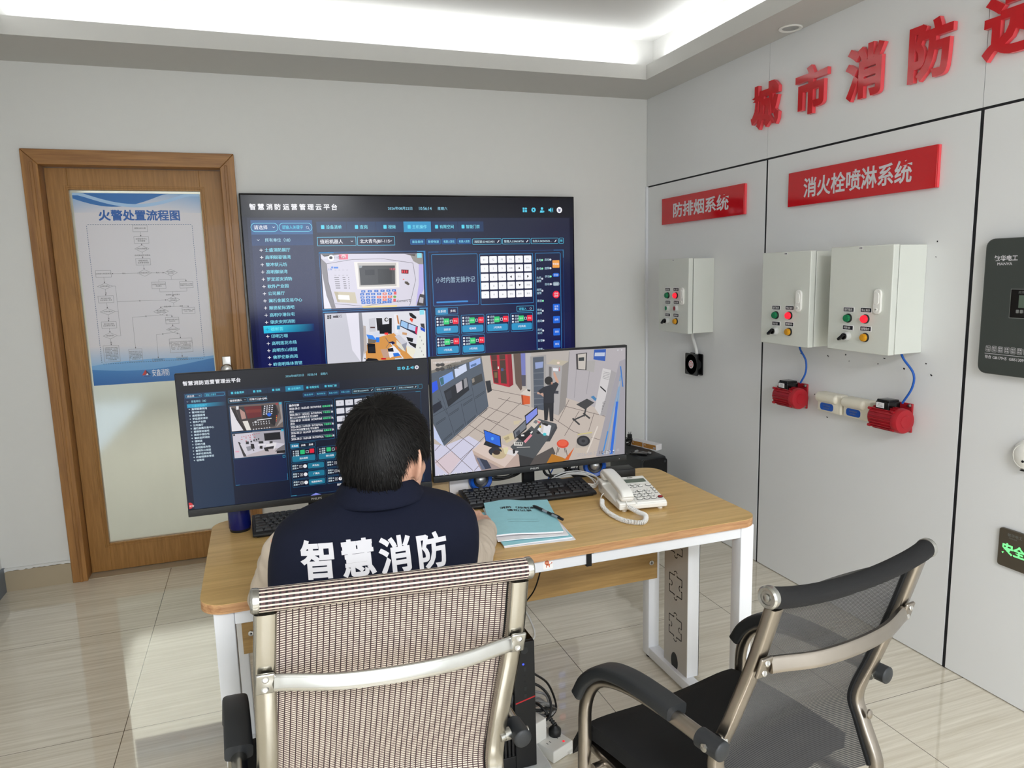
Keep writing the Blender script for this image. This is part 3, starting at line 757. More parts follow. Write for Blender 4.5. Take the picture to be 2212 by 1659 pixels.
PIC_PANEL = [
[216,212,226,3832,3070,9312,3135,9294,6018,3831,5950],
[96,92,92,3852,3079,4904,3095,4004,3215],
[150,146,142,8590,3153,9312,3139,9316,3839,8776,3538],
[96,90,90,8308,3140,8917,3141,8867,3276],
[142,138,142,3830,3294,4103,3573,4133,4510,4412,5940,4218,5953,3997,5250,3848,4091],
[232,230,240,3828,4091,3997,5250,4206,5952,3831,5950],
[186,176,232,9066,3706,9321,3711,9291,5086,8786,5976,9016,4819],
[100,96,104,4103,3595,5464,3395,5461,3374,4101,3575],
[100,96,104,5462,3395,7138,3392,7139,3371,5463,3374],
[100,96,104,7137,3392,8739,3646,8743,3625,7141,3371],
[100,96,104,4092,3586,4123,4511,4143,4509,4112,3584],
[100,96,104,4123,4512,4415,5934,4435,5929,4143,4508],
[100,96,104,8730,3637,8841,4558,8863,4555,8752,3634],
[100,96,104,8841,4553,8446,5961,8467,5966,8862,4559],
[100,96,104,4417,5712,5901,5908,5904,5887,4420,5691],
[100,96,104,5903,5908,8518,5631,8515,5610,5901,5887],
[240,236,232,5538,3510,7942,3577,7926,4944,5640,4979],
[196,192,188,5721,3576,7810,3617,7769,4867,5752,4848],
[68,68,70,5796,3714,7739,3746,7701,4759,5819,4767],
[46,46,50,6096,3946,6622,3941,6605,4243,6100,4238],
[52,52,54,6792,3920,7557,3954,7520,4690,6780,4694],
[150,156,160,5800,3719,5983,3718,5935,3830,5809,3848],
[110,10,24,8073,3974,8484,4000,8465,4213,8076,4186],
[240,60,80,8114,4030,8174,4031,8168,4159,8107,4157],
[240,60,80,8226,4032,8287,4034,8281,4161,8220,4160],
[240,60,80,8348,4035,8408,4037,8402,4164,8341,4163],
[236,120,142,4761,3109,5252,3101,5236,3380,4764,3380],
[246,200,206,5135,3214,5127,3244,5108,3272,5079,3293,5044,3306,5006,3310,4968,3305,4935,3290,4909,3268,4893,3240,4889,3210,4897,3179,4916,3152,4945,3131,4980,3118,5018,3113,5055,3119,5089,3133,5115,3156,5131,3183],
[248,248,250,4526,3286,4515,3336,4489,3381,4451,3417,4404,3439,4353,3446,4304,3437,4260,3413,4227,3377,4207,3331,4202,3280,4213,3230,4239,3185,4277,3149,4323,3127,4374,3119,4423,3128,4467,3152,4501,3189,4521,3235],
[60,56,60,4437,3276,4431,3301,4417,3324,4396,3341,4371,3353,4343,3356,4316,3352,4291,3340,4273,3321,4262,3298,4259,3273,4265,3248,4279,3225,4300,3207,4325,3196,4353,3193,4380,3197,4404,3209,4423,3228,4434,3251],
[206,196,172,4396,5056,5506,5134,5584,5734,4546,5627],
[186,176,152,4416,5077,4619,5105,4669,5628,4546,5627],
[252,252,254,4590,5241,5185,5291,5204,5530,4608,5479],
[50,120,222,4314,3753,4437,3735,4389,3858],
[90,140,226,4456,3752,4701,3757,4695,3848,4451,3843],
[150,146,150,4486,3930,4592,3932,4593,3916,4487,3913],
[150,146,150,4690,3934,4796,3937,4797,3920,4691,3918],
[150,146,150,4894,3939,5001,3942,5002,3925,4895,3923],
[150,146,150,5100,3944,5207,3946,5208,3930,5101,3927],
[150,146,150,4470,4197,4576,4200,4577,4183,4471,4181],
[150,146,150,4674,4202,4780,4205,4781,4189,4675,4186],
[150,146,150,4878,4208,4985,4210,4986,4194,4879,4191],
[150,146,150,5084,4213,5191,4215,5192,4199,5085,4196],
[120,116,122,4453,4331,4698,4337,4700,4300,4456,4294],
[120,116,122,4887,4342,5035,4346,5037,4309,4889,4305],
[120,116,122,5183,4350,5232,4351,5234,4314,5185,4313],
[120,116,122,4463,4443,4708,4449,4710,4412,4465,4406],
[120,116,122,4896,4455,5044,4459,5047,4421,4899,4417],
[120,116,122,5184,4462,5234,4464,5236,4426,5187,4425],
[120,116,122,4472,4555,4717,4562,4720,4524,4475,4518],
[120,116,122,4906,4567,5054,4571,5056,4534,4908,4530],
[120,116,122,5186,4575,5236,4576,5238,4539,5188,4537],
[120,116,122,4482,4667,4727,4674,4729,4637,4484,4630],
[120,116,122,4916,4679,5064,4684,5066,4646,4918,4642],
[120,116,122,5188,4687,5237,4689,5239,4651,5190,4650],
[120,116,122,4491,4779,4737,4786,4739,4749,4493,4742],
[120,116,122,4926,4792,5074,4796,5076,4759,4928,4755],
[120,116,122,5189,4800,5239,4801,5241,4764,5192,4762],
[120,116,122,4501,4891,4746,4899,4749,4861,4503,4854],
[120,116,122,4935,4905,5084,4909,5086,4872,4938,4867],
[120,116,122,5191,4913,5241,4914,5243,4877,5193,4875],
[45,108,200,5842,5036,6060,5043,6053,5160,5835,5153],
[206,220,246,5902,5080,5994,5083,5993,5116,5900,5113],
[45,108,200,6190,5036,6410,5043,6403,5161,6184,5154],
[206,220,246,6251,5081,6344,5083,6342,5117,6249,5114],
[45,108,200,6545,5037,6766,5044,6759,5162,6539,5155],
[206,220,246,6607,5081,6700,5084,6698,5118,6605,5115],
[45,108,200,6881,5038,7103,5045,7096,5163,6875,5156],
[206,220,246,6943,5082,7036,5085,7035,5119,6941,5116],
[45,108,200,7201,5038,7424,5045,7418,5164,7195,5157],
[206,220,246,7263,5083,7358,5086,7356,5120,7262,5117],
[45,108,200,7506,5039,7730,5046,7724,5165,7500,5158],
[206,220,246,7569,5083,7663,5087,7662,5121,7567,5118],
[45,108,200,5774,5195,5992,5202,5985,5320,5768,5312],
[206,220,246,5835,5239,5927,5242,5925,5276,5833,5273],
[45,108,200,6072,5196,6291,5203,6284,5321,6066,5314],
[206,220,246,6133,5240,6225,5243,6224,5277,6131,5274],
[45,108,200,6363,5197,6583,5204,6577,5322,6357,5315],
[206,220,246,6424,5241,6517,5244,6515,5278,6422,5275],
[45,108,200,6685,5198,6906,5205,6900,5324,6679,5316],
[206,220,246,6747,5242,6840,5245,6838,5279,6745,5276],
[236,112,80,6988,5199,7210,5206,7204,5325,6981,5318],
[206,220,246,7049,5243,7143,5247,7142,5281,7048,5277],
[45,108,200,7283,5200,7506,5207,7500,5326,7277,5319],
[206,220,246,7345,5244,7440,5248,7438,5282,7343,5278],
[45,108,200,5781,5363,5999,5371,5993,5488,5775,5481],
[206,220,246,5842,5407,5934,5410,5932,5444,5840,5441],
[45,108,200,6080,5364,6299,5372,6292,5490,6073,5482],
[206,220,246,6140,5409,6233,5412,6231,5446,6138,5442],
[45,108,200,6367,5366,6587,5373,6580,5492,6360,5484],
[206,220,246,6428,5410,6521,5413,6519,5447,6426,5444],
[236,112,80,6676,5367,6897,5375,6891,5494,6670,5486],
[206,220,246,6738,5412,6831,5415,6829,5449,6736,5446],
[236,112,80,6979,5368,7201,5376,7195,5495,6972,5487],
[206,220,246,7041,5413,7135,5416,7133,5450,7039,5447],
[236,112,80,7274,5370,7498,5378,7492,5497,7268,5489],
[206,220,246,7336,5415,7431,5418,7429,5452,7335,5449],
[45,108,200,5798,5519,6016,5526,6009,5645,5791,5636],
[206,220,246,5858,5563,5950,5566,5949,5600,5856,5597],
[45,108,200,6079,5520,6298,5528,6292,5646,6073,5638],
[206,220,246,6140,5565,6233,5568,6231,5602,6138,5599],
[45,108,200,6362,5522,6582,5530,6576,5648,6356,5640],
[206,220,246,6423,5567,6516,5570,6515,5604,6421,5600],
[45,108,200,6676,5524,6897,5532,6891,5651,6670,5642],
[206,220,246,6738,5569,6831,5572,6830,5606,6736,5602],
[236,112,80,6970,5526,7193,5534,7187,5653,6964,5645],
[206,220,246,7032,5570,7126,5574,7125,5608,7031,5604],
[45,108,200,7245,5527,7468,5535,7462,5655,7239,5646],
[206,220,246,7307,5572,7401,5575,7400,5610,7305,5606],
[45,108,200,5816,5649,6034,5657,6027,5776,5809,5767],
[206,220,246,5876,5694,5968,5697,5966,5731,5874,5727],
[45,108,200,6089,5651,6308,5659,6302,5778,6082,5769],
[206,220,246,6150,5696,6242,5699,6241,5733,6148,5730],
[45,108,200,6359,5653,6579,5661,6573,5780,6353,5772],
[206,220,246,6420,5698,6514,5701,6512,5735,6419,5732],
[45,108,200,6665,5655,6886,5663,6880,5782,6659,5774],
[206,220,246,6726,5700,6820,5703,6818,5737,6725,5734],
[45,108,200,6955,5657,7177,5665,7171,5785,6949,5776],
[206,220,246,7017,5702,7111,5706,7109,5740,7015,5736],
[45,108,200,7229,5659,7453,5667,7447,5787,7223,5778],
[206,220,246,7291,5704,7386,5708,7384,5742,7290,5738],
[226,90,96,7603,5165,7750,5169,7742,5331,7595,5326],
[226,90,96,7553,5556,7700,5561,7693,5706,7546,5701],
[110,170,80,7727,5451,7722,5472,7709,5490,7689,5505,7664,5514,7637,5516,7611,5512,7587,5501,7569,5485,7558,5466,7555,5445,7560,5424,7573,5405,7593,5391,7617,5382,7644,5379,7671,5384,7694,5394,7713,5410,7724,5429],
[80,70,60,8237,4625,8388,4638,8512,4782,8422,4844,8231,4731],
[240,90,90,8216,4517,8213,4528,8207,4537,8198,4545,8187,4549,8175,4551,8163,4549,8152,4543,8144,4536,8139,4526,8138,4515,8140,4505,8146,4496,8155,4488,8166,4484,8178,4482,8190,4484,8201,4489,8209,4497,8214,4507],
[238,216,150,5819,5882,7739,5901,7734,6000,5898,5982],
[66,62,66,8830,5978,9058,5337,9299,5389,9289,6018],
[186,182,190,9050,5510,9247,5560,9212,5863,8970,5810]]
PIC_OFFICE = [
[224,224,232,3834,6221,9327,6272,9264,9009,3827,8926],
[206,206,216,3834,6221,5631,6234,5646,8938,3827,8926],
[232,230,242,4964,6231,5631,6234,5604,8935,5179,8255,5045,6969],
[216,152,82,5864,8080,6571,7646,7489,7435,7986,7984,8558,8964,5905,8881],
[150,150,158,5631,6234,5799,6241,5876,7866,5689,8941,5612,8936],
[190,180,176,5843,6944,5969,6972,5980,8302,5796,8550],
[206,206,214,6159,6597,6523,6549,6504,7298,6163,7302],
[90,60,60,6220,7035,6475,7048,6471,7116,6216,7103],
[40,38,42,6564,6572,6885,6586,6891,7275,6592,7259],
[28,28,34,6694,6942,7407,6912,7378,7472,6711,7438],
[60,54,50,7228,6688,7221,6722,7203,6752,7177,6776,7145,6790,7110,6794,7076,6787,7046,6770,7022,6744,7008,6712,7004,6678,7012,6644,7029,6613,7055,6590,7087,6575,7122,6571,7156,6578,7186,6595,7210,6621,7224,6653],
[220,220,226,7207,6678,7202,6699,7191,6718,7175,6733,7156,6741,7134,6744,7113,6739,7095,6729,7080,6713,7071,6693,7069,6672,7074,6651,7084,6632,7100,6618,7120,6609,7141,6607,7163,6611,7181,6621,7196,6637,7204,6657],
[30,30,34,7271,6604,7422,6610,7380,7429,7229,7421],
[250,60,60,6980,7396,7178,7406,7172,7518,6974,7508],
[70,140,236,5985,7443,6322,7504,6521,7773,6095,7749],
[50,130,236,6487,7620,6692,7631,6668,7910,6489,7900],
[214,220,236,6351,7355,6715,7352,6702,7610,6402,7594],
[120,110,100,6058,7661,6520,7794,6426,7940,6043,7918],
[26,26,32,6001,7916,6424,7983,6439,8503,6013,8477],
[40,40,46,6074,8135,6417,8112,6422,8415,6100,8439],
[30,30,34,5998,8736,6465,8809,6630,8950,5817,8919],
[236,236,242,7541,6400,7757,6410,7749,7448,7575,7439],
[196,130,80,7690,6450,7763,6475,7838,6975,7732,6927],
[80,140,190,7692,7033,7848,7041,7837,7257,7681,7249],
[40,44,66,7916,6719,8865,7133,8777,7611,7855,7084],
[160,200,240,7949,6773,8301,6928,8263,7257,7891,7047],
[186,210,244,8343,6956,8820,7162,8763,7435,8307,7259],
[220,40,90,8731,7149,8837,7176,8778,7589,8682,7452],
[30,30,34,8394,6350,8547,6378,8801,6607,8774,6714,8577,6662,8430,6525],
[232,80,50,8446,6635,8628,6708,8544,6904,8415,6742],
[206,206,216,7523,7610,7789,7537,8205,7996,7892,8110],
[150,152,166,7892,8110,8205,7996,8092,8516,7665,8271],
[226,222,206,7621,7833,7892,8110,8092,8516,7921,8418,7608,8094],
[236,232,212,8153,8168,8717,8421,8473,8892,8178,8565],
[40,40,44,8251,7955,8818,8163,8761,8424,8375,8137],
[30,32,36,8176,7688,8568,7797,8514,8013,8253,7911],
[206,160,120,7970,7416,8230,7473,8202,7602,7963,7546],
[230,232,226,8848,7505,9299,7396,9264,9009,8558,8964],
[160,162,160,8929,7685,8973,7687,8969,7775,8925,7772],
[160,162,160,9018,7892,9062,7894,9058,7982,9014,7980],
[160,162,160,9107,8099,9151,8102,9147,8190,9103,8188],
[160,162,160,8901,8291,8946,8293,8942,8381,8897,8379],
[160,162,160,8990,8499,9035,8502,9031,8590,8986,8587],
[160,162,160,9079,8708,9124,8711,9120,8800,9075,8797],
[32,36,80,7181,7939,7422,7887,7547,8003,7346,8100],
[120,110,110,7006,7679,7185,7992,7215,7975,7036,7662],
[120,110,110,7190,7976,7003,8226,7024,8241,7210,7991],
[120,110,110,7335,8082,7389,8303,7414,8297,7360,8076],
[196,160,140,6708,8302,7054,8301,7203,8768,6855,8790],
[236,236,242,7097,8304,7454,8128,7824,8587,7201,8812],
[50,120,220,7388,8561,7739,8538,7796,8717,7422,8760],
[40,40,46,7098,8282,7403,8256,7436,8476,7132,8458],
[240,240,246,7269,8001,7926,8871,7961,8845,7304,7975],
[200,30,40,6726,8777,6985,8794,6980,8889,6721,8873],
[206,210,216,7505,8831,7944,8836,7983,8949,7456,8950],
[40,38,40,5776,8736,6063,8949,6083,8921,5796,8708],
[30,80,200,8997,7162,9258,7306,9251,7482,9012,7338],
[60,60,66,9005,6987,9228,6998,9258,7306,9042,7164],
[40,36,40,4062,6356,4059,6370,4050,6382,4038,6392,4023,6398,4006,6399,3990,6396,3976,6389,3965,6378,3958,6365,3956,6351,3960,6337,3968,6325,3980,6315,3996,6309,4012,6308,4028,6311,4043,6318,4054,6328,4061,6341],
[40,36,40,4177,6348,4174,6362,4166,6375,4153,6384,4138,6390,4121,6392,4105,6389,4091,6382,4080,6371,4073,6358,4071,6344,4075,6330,4083,6317,4095,6307,4111,6302,4127,6300,4143,6303,4158,6310,4169,6321,4176,6334],
[40,36,40,4056,6460,4052,6474,4044,6487,4032,6496,4016,6502,4000,6504,3984,6501,3969,6493,3958,6483,3951,6470,3950,6455,3953,6441,3962,6429,3974,6419,3989,6413,4006,6412,4022,6415,4036,6422,4047,6433,4054,6446],
[40,36,40,4171,6457,4167,6471,4159,6483,4146,6493,4131,6499,4115,6500,4098,6497,4084,6490,4073,6480,4066,6466,4064,6452,4068,6438,4076,6426,4089,6416,4104,6410,4120,6409,4137,6411,4151,6419,4162,6429,4169,6442],
[90,86,92,4267,6352,4538,6364,4532,6465,4261,6452]]
PIC_ALARM = [
[112,100,96,1359,1012,2789,1011,2765,1771,1356,1761],
[236,234,240,1357,1034,1404,1071,1547,1437,1686,1762,1356,1761],
[50,46,48,1384,1069,1501,1101,1604,1487,1756,1769,1675,1773,1508,1434],
[66,60,62,1504,1057,2608,1076,2678,1308,2527,1727,1767,1759,1604,1487],
[110,40,44,1733,1064,2207,1078,2192,1403,1809,1426],
[190,150,140,1610,1109,1741,1231,1770,1412,1647,1435],
[130,54,50,1766,1166,2201,1168,2197,1268,1770,1256],
[40,36,40,2208,1067,2588,1074,2636,1304,2529,1704,2213,1461],
[222,222,234,2278,1084,2319,1087,2317,1118,2276,1115],
[222,222,234,2348,1083,2389,1086,2387,1117,2346,1114],
[222,222,234,2418,1081,2459,1085,2457,1116,2416,1113],
[222,222,234,2488,1080,2529,1083,2527,1115,2486,1111],
[222,222,234,2268,1142,2309,1145,2307,1176,2266,1173],
[222,222,234,2338,1140,2379,1144,2377,1175,2336,1172],
[222,222,234,2408,1139,2449,1142,2447,1174,2406,1170],
[222,222,234,2478,1138,2520,1141,2518,1173,2476,1169],
[222,222,234,2259,1199,2299,1202,2297,1234,2257,1230],
[222,222,234,2328,1198,2369,1201,2367,1233,2326,1229],
[222,222,234,2398,1197,2439,1200,2438,1232,2396,1228],
[222,222,234,2469,1196,2510,1199,2508,1230,2467,1227],
[222,222,234,2249,1257,2290,1260,2288,1291,2247,1288],
[222,222,234,2319,1256,2360,1259,2358,1290,2317,1287],
[222,222,234,2389,1255,2430,1258,2428,1289,2387,1286],
[222,222,234,2459,1254,2500,1257,2498,1288,2457,1285],
[222,222,234,2239,1314,2280,1318,2278,1349,2237,1346],
[222,222,234,2309,1313,2350,1317,2348,1348,2307,1345],
[222,222,234,2379,1312,2420,1316,2418,1347,2377,1344],
[222,222,234,2449,1312,2490,1315,2488,1346,2447,1343],
[40,110,230,2462,1362,2459,1379,2450,1393,2436,1404,2420,1410,2402,1412,2384,1407,2368,1398,2356,1385,2349,1370,2348,1353,2351,1336,2360,1322,2374,1311,2390,1305,2408,1304,2426,1308,2441,1317,2453,1330,2461,1345],
[226,226,232,1931,1544,1955,1546,1953,1578,1928,1576],
[226,226,232,2004,1542,2028,1544,2026,1575,2002,1573],
[226,226,232,2077,1539,2102,1541,2100,1573,2075,1571],
[226,226,232,2151,1537,2176,1539,2174,1570,2149,1568],
[226,226,232,2225,1534,2250,1536,2248,1568,2223,1566],
[226,226,232,2299,1532,2324,1534,2322,1565,2297,1563],
[226,226,232,2374,1529,2398,1531,2396,1563,2372,1561],
[226,226,232,1935,1608,1959,1610,1957,1641,1932,1639],
[226,226,232,2008,1605,2032,1607,2030,1639,2006,1636],
[226,226,232,2081,1603,2106,1605,2104,1636,2079,1634],
[226,226,232,2155,1600,2180,1602,2178,1634,2153,1632],
[226,226,232,2229,1598,2254,1600,2252,1631,2227,1629],
[226,226,232,2303,1595,2328,1597,2326,1629,2301,1627],
[226,226,232,2378,1593,2403,1595,2401,1627,2376,1624],
[226,226,232,1934,1738,1958,1740,1956,1772,1932,1769],
[226,226,232,2008,1736,2032,1738,2030,1770,2005,1767],
[226,226,232,2081,1734,2106,1736,2104,1767,2079,1765],
[226,226,232,2155,1731,2180,1734,2178,1765,2153,1763],
[226,226,232,2229,1729,2254,1731,2252,1763,2227,1761],
[226,226,232,2303,1727,2328,1729,2326,1761,2301,1758],
[226,226,232,2378,1724,2403,1727,2401,1758,2376,1756],
[236,236,240,2059,1504,2461,1482,2459,1460,2057,1481],
[210,210,214,2046,1548,2044,1559,2039,1568,2031,1576,2022,1580,2011,1581,2002,1578,1993,1572,1986,1564,1982,1553,1981,1542,1984,1531,1989,1522,1997,1514,2006,1510,2016,1509,2026,1512,2035,1518,2041,1526,2045,1537],
[236,232,226,1664,1492,1805,1486,1877,1769,1756,1769],
[230,60,50,2593,1400,2618,1403,2616,1430,2591,1428],
[240,180,60,2586,1450,2611,1452,2609,1479,2584,1477],
[236,120,40,2579,1499,2603,1501,2602,1528,2577,1526],
[230,40,50,2571,1549,2596,1551,2595,1578,2570,1576],
[160,152,150,2694,1037,2789,1011,2776,1589,2567,1753,2729,1494],
[236,236,240,1525,1036,1595,1037,1588,1134,1524,1138],
[180,60,70,2605,1035,2667,1040,2664,1085,2602,1080]]
PIC_CONTROL = [
[214,210,222,1364,1844,2771,1852,2770,2579,1366,2563],
[176,172,182,1904,1828,2771,1852,2777,2279,2253,2134,1944,2148],
[196,186,190,1758,2493,2237,2384,2697,2386,2766,2579,1611,2568],
[120,116,120,2570,2396,2784,2279,2770,2579,2481,2479],
[40,38,44,2210,1902,2667,1904,2670,2129,2223,2126],
[24,22,28,2235,1927,2651,1926,2647,2104,2245,2106],
[60,58,60,2355,2156,2439,2152,2437,2244,2350,2240],
[50,50,56,1708,2095,1788,2103,1783,2184,1702,2176],
[50,50,56,1834,2083,1879,2087,1875,2142,1831,2137],
[50,50,56,1913,2055,1954,2059,1950,2113,1910,2109],
[50,50,56,1983,2046,2020,2049,2017,2099,1980,2095],
[50,50,56,2044,2031,2080,2035,2077,2080,2041,2076],
[206,70,80,1600,1938,1618,1940,1616,1967,1598,1965],
[206,70,80,1659,1931,1677,1932,1675,1959,1657,1957],
[206,70,80,1718,1923,1736,1924,1734,1951,1716,1950],
[206,70,80,1777,1915,1795,1917,1794,1944,1776,1942],
[206,70,80,1837,1907,1855,1909,1853,1936,1835,1934],
[206,70,80,1896,1899,1914,1901,1912,1928,1894,1926],
[206,70,80,1956,1891,1974,1893,1972,1920,1954,1918],
[206,70,80,2015,1883,2034,1885,2032,1912,2014,1910],
[206,70,80,2075,1876,2093,1877,2092,1904,2073,1903],
[200,60,70,1582,2008,1626,2013,1625,2031,1581,2026],
[200,60,70,1699,1979,1743,1984,1742,2002,1698,1997],
[200,60,70,1818,2025,1862,2029,1861,2047,1816,2043],
[200,60,70,1933,1980,1977,1984,1976,2002,1931,1998],
[200,60,70,1693,2069,1737,2073,1736,2091,1692,2087],
[200,60,70,1811,1968,1856,1972,1855,1990,1810,1986],
[150,150,160,1673,2257,1836,2240,1848,2366,1704,2396],
[64,62,66,1493,2081,1551,2109,1694,2543,1613,2545],
[220,216,226,1548,2154,1679,2167,1743,2423,1659,2459],
[44,42,48,1830,2171,1921,2192,1932,2329,1840,2331],
[50,48,52,1862,2328,1898,2404,1916,2394,1880,2318],
[44,44,48,2052,2125,2181,2131,2183,2200,2054,2194],
[236,232,240,2022,2213,2248,2213,2224,2268,2029,2259],
[236,232,236,2247,2236,2540,2208,2536,2277,2463,2431,2443,2428,2471,2305,2242,2304],
[50,48,54,2273,2319,2471,2305,2445,2383,2279,2388],
[46,44,48,2080,2265,2151,2272,2146,2363,2065,2343],
[44,42,46,2179,2332,2283,2320,2316,2461,2213,2439],
[24,22,26,2541,2467,2766,2463,2768,2544,2524,2541],
[40,36,40,1435,1878,1433,1886,1429,1893,1422,1898,1414,1901,1406,1902,1397,1899,1390,1895,1384,1888,1381,1881,1380,1872,1382,1864,1386,1857,1393,1852,1401,1849,1409,1848,1418,1850,1425,1855,1431,1861,1434,1869],
[236,170,190,1405,2344,1505,2354,1502,2395,1402,2384]]

# ---------------------------------------------------------------- the room
def struct(name, mb, mats, parent=None, **kw):
    o = mb.build(name, mats, parent, **kw)
    if parent is None: o['kind'] = 'structure'
    return o
b = MB(); b.ab((XL - .15, YR - .15, -.1), (.15, .02, 0)); struct('floor', b, 'floor')
b = MB(); b.ab((XL - .15, .02, -.1), (.15, 6.2, -.001)); struct('floor_corridor', b, 'grey_metal')
# back wall with the door opening
b = MB()
b.ab((XL - .15, 0, 0), (-3.274, .15, 2.9)); b.ab((-2.42, 0, 0), (.15, .15, 2.9)); b.ab((-3.274, 0, 2.09), (-2.42, .15, 2.9))
struct('wall_back', b, 'wall')
b = MB(); b.ab((XL - .15, YR - .15, 0), (XL, 0, 2.9)); struct('wall_left', b, 'wall')
b = MB(); b.ab((XL, -6.6, 0), (XL + .012, -.0005, .12)); struct('baseboard_left', b, 'base_dark')
# rear wall with a window opening
b = MB(); b.ab((XL, YR - .15, 0), (-3.05, YR, 2.9)); b.ab((-.45, YR - .15, 0), (0, YR, 2.9)); b.ab((-3.05, YR - .15, 0), (-.45, YR, .8)); b.ab((-3.05, YR - .15, 2.3), (-.45, YR, 2.9)); struct('wall_rear', b, 'wall')
b = MB()
for x in (-3.02, -1.75, -.48): b.ab((x - .03, YR - .1, .8), (x + .03, YR - .04, 2.3))
for z in (.83, 2.27): b.ab((-3.05, YR - .1, z - .03), (-.45, YR - .04, z + .03))
struct('window_1', b, 'white_metal')
# right wall: white boards over a dark backing that shows in the joints
b = MB(); b.mi = 1; b.ab((.046, YR, 0), (.15, 0, 2.9)); b.mi = 0
ys = [-.016, -1.117, -1.130, -2.198, -2.212, -3.29, -3.303, -4.37, -4.383, -5.45, -5.463, YR]
for i in range(0, 12, 2): b.ab((0, ys[i], .004), (.046, ys[i + 1], 1.997))
ys2 = [-.004, -1.122, -1.124, -2.204, -2.206, -3.297, -3.299, -4.377, -4.379, -5.457, -5.459, YR]
for i in range(0, 12, 2): b.ab((-.001, ys2[i], 2.006), (.046, ys2[i + 1], 2.9))
b.mi = 1; b.ab((.002, YR, 1.997), (.046, 0, 2.006))
for i in range(1, 11, 2): b.ab((.002, ys[i + 1], 0), (.046, ys[i], 1.997)); b.ab((.0005, ys2[i + 1], 2.006), (.046, ys2[i], 2.9))
struct('wall_right', b, ['panel', 'black_gap'])
b = MB(); b.ab((-.012, -.0155, 0), (.014, -.001, 2.004)); struct('trim_1', b, 'white_metal')
# dropped ceiling edge with the recess and its light coves
x0, x1, y0, y1 = -3.232, -.243, -6.12, -.412
s_ = .10
def ringbox(b, ax0, ax1, ay0, ay1, bx0, bx1, by0, by1, z0, z1):
    b.ab((ax0, by1, z0), (ax1, ay1, z1)); b.ab((ax0, ay0, z0), (ax1, by0, z1)); b.ab((ax0, by0, z0), (bx0, by1, z1)); b.ab((bx1, by0, z0), (ax1, by1, z1))
b = MB()
ringbox(b, XL, 0, YR, 0, x0 - .012, x1 + .012, y0 - .012, y1 + .012, HC, HC + .012)
ringbox(b, x0 - .012, x1 + .012, y0 - .012, y1 + .012, x0, x1, y0, y1, HC, 2.592)
ringbox(b, x0 - s_ - .02, x1 + s_ + .02, y0 - s_ - .02, y1 + s_ + .02, x0 - s_, x1 + s_, y0 - s_, y1 + s_, HC + .012, 2.75)
b.ab((XL, YR, 2.75), (0, 0, 2.78))
struct('ceiling', b, 'ceil')
# corridor behind the door
b = MB(); b.ab((-4.6, .15, 0), (-4.5, 6.2, 2.6)); b.ab((-1.4, .15, 0), (-1.3, 6.2, 2.6)); b.ab((-4.6, 6.1, 0), (-1.3, 6.2, 2.6)); struct('wall_corridor', b, 'wall')
b = MB(); b.ab((-4.6, .15, 2.5), (-1.3, 6.2, 2.6)); struct('ceiling_corridor', b, 'ceil')
b = MB(); b.ab((-3.9, 1.4, 2.46), (-1.9, 4.6, 2.49)); o = b.build('ceiling_light', 'lamp_lit'); tag(o, 'lit white light panel on the corridor ceiling behind the frosted door', 'ceiling light')

# baseboards, threshold
random.seed(3)
b = MB(); b.ab((XL + .012, -.012, 0), (-3.314, 0, .104)); struct('baseboard_back', b, 'base_tile')
b = MB(); top = [(XL + .012, .100)] + [(XL + .012 + .3 * k / 26, .103 + random.uniform(0, .006)) for k in range(1, 26)] + [(-3.314, .107)]
b.prism([(XL + .012, .118)] + top + [(-3.314, .118)], (0, -.001, 0), (1, 0, 0), (0, 0, 1), (0, -.0125, 0)); struct('trim_2', b, 'wall')
b = MB(); b.ab((-2.38, -.012, 0), (-.014, 0, .104)); struct('baseboard_right_of_door', b, 'base_tile')
b = MB(); b.ab((-3.244, -.005, 0), (-2.45, .15, .003)); struct('trim_3', b, 'base_tile')

# ---------------------------------------------------------------- the door
door = thing('door_1', 'oak door with a tall frosted glass panel in an oak frame', 'door', (-2.85, .07, 0)); door['kind'] = 'structure'
fo, fi, zo, zi = (-3.312, -2.381), (-3.244, -2.45), 2.13, 2.06
b = MB(); e = .0008
b.prism([(fo[0], 0), (fi[0], 0), (fi[0], zi - e), (fo[0], zo - e)], (0, -.022, 0), (1, 0, 0), (0, 0, 1), (0, .022, 0))
b.prism([(fi[1], 0), (fo[1], 0), (fo[1], zo - e), (fi[1], zi - e)], (0, -.022, 0), (1, 0, 0), (0, 0, 1), (0, .022, 0))
b.ab((fi[0] - .03, 0, 0), (fi[0], .112, 2.088)); b.ab((fi[1], 0, 0), (fi[1] + .03, .112, 2.088))
b.ab((fi[0] - .034, -.026, 0), (fi[0] - .020, -.021, zi + .012)); b.ab((fi[1] + .020, -.026, 0), (fi[1] + .034, -.021, zi + .012))
b.mi = 1
b.prism([(fo[0] + e, zo), (fi[0], zi), (fi[1], zi), (fo[1] - e, zo)], (0, -.022, 0), (1, 0, 0), (0, 0, 1), (0, .022, 0))
b.ab((fi[0], 0, zi), (fi[1], .112, 2.088))
b.build('door_frame', ['frame_wood', 'frame_wood_x'], door, bevel=.003)
gx, gz = (-3.148, -2.557), (.153, 1.955)
b = MB()
b.ab((-3.242, .07, .006), (gx[0], .108, 2.057)); b.ab((gx[1], .07, .006), (-2.452, .108, 2.057))
b.ab((gx[0], .07, .006), (gx[1], .108, gz[0])); b.ab((gx[0], .07, gz[1]), (gx[1], .108, 2.057))
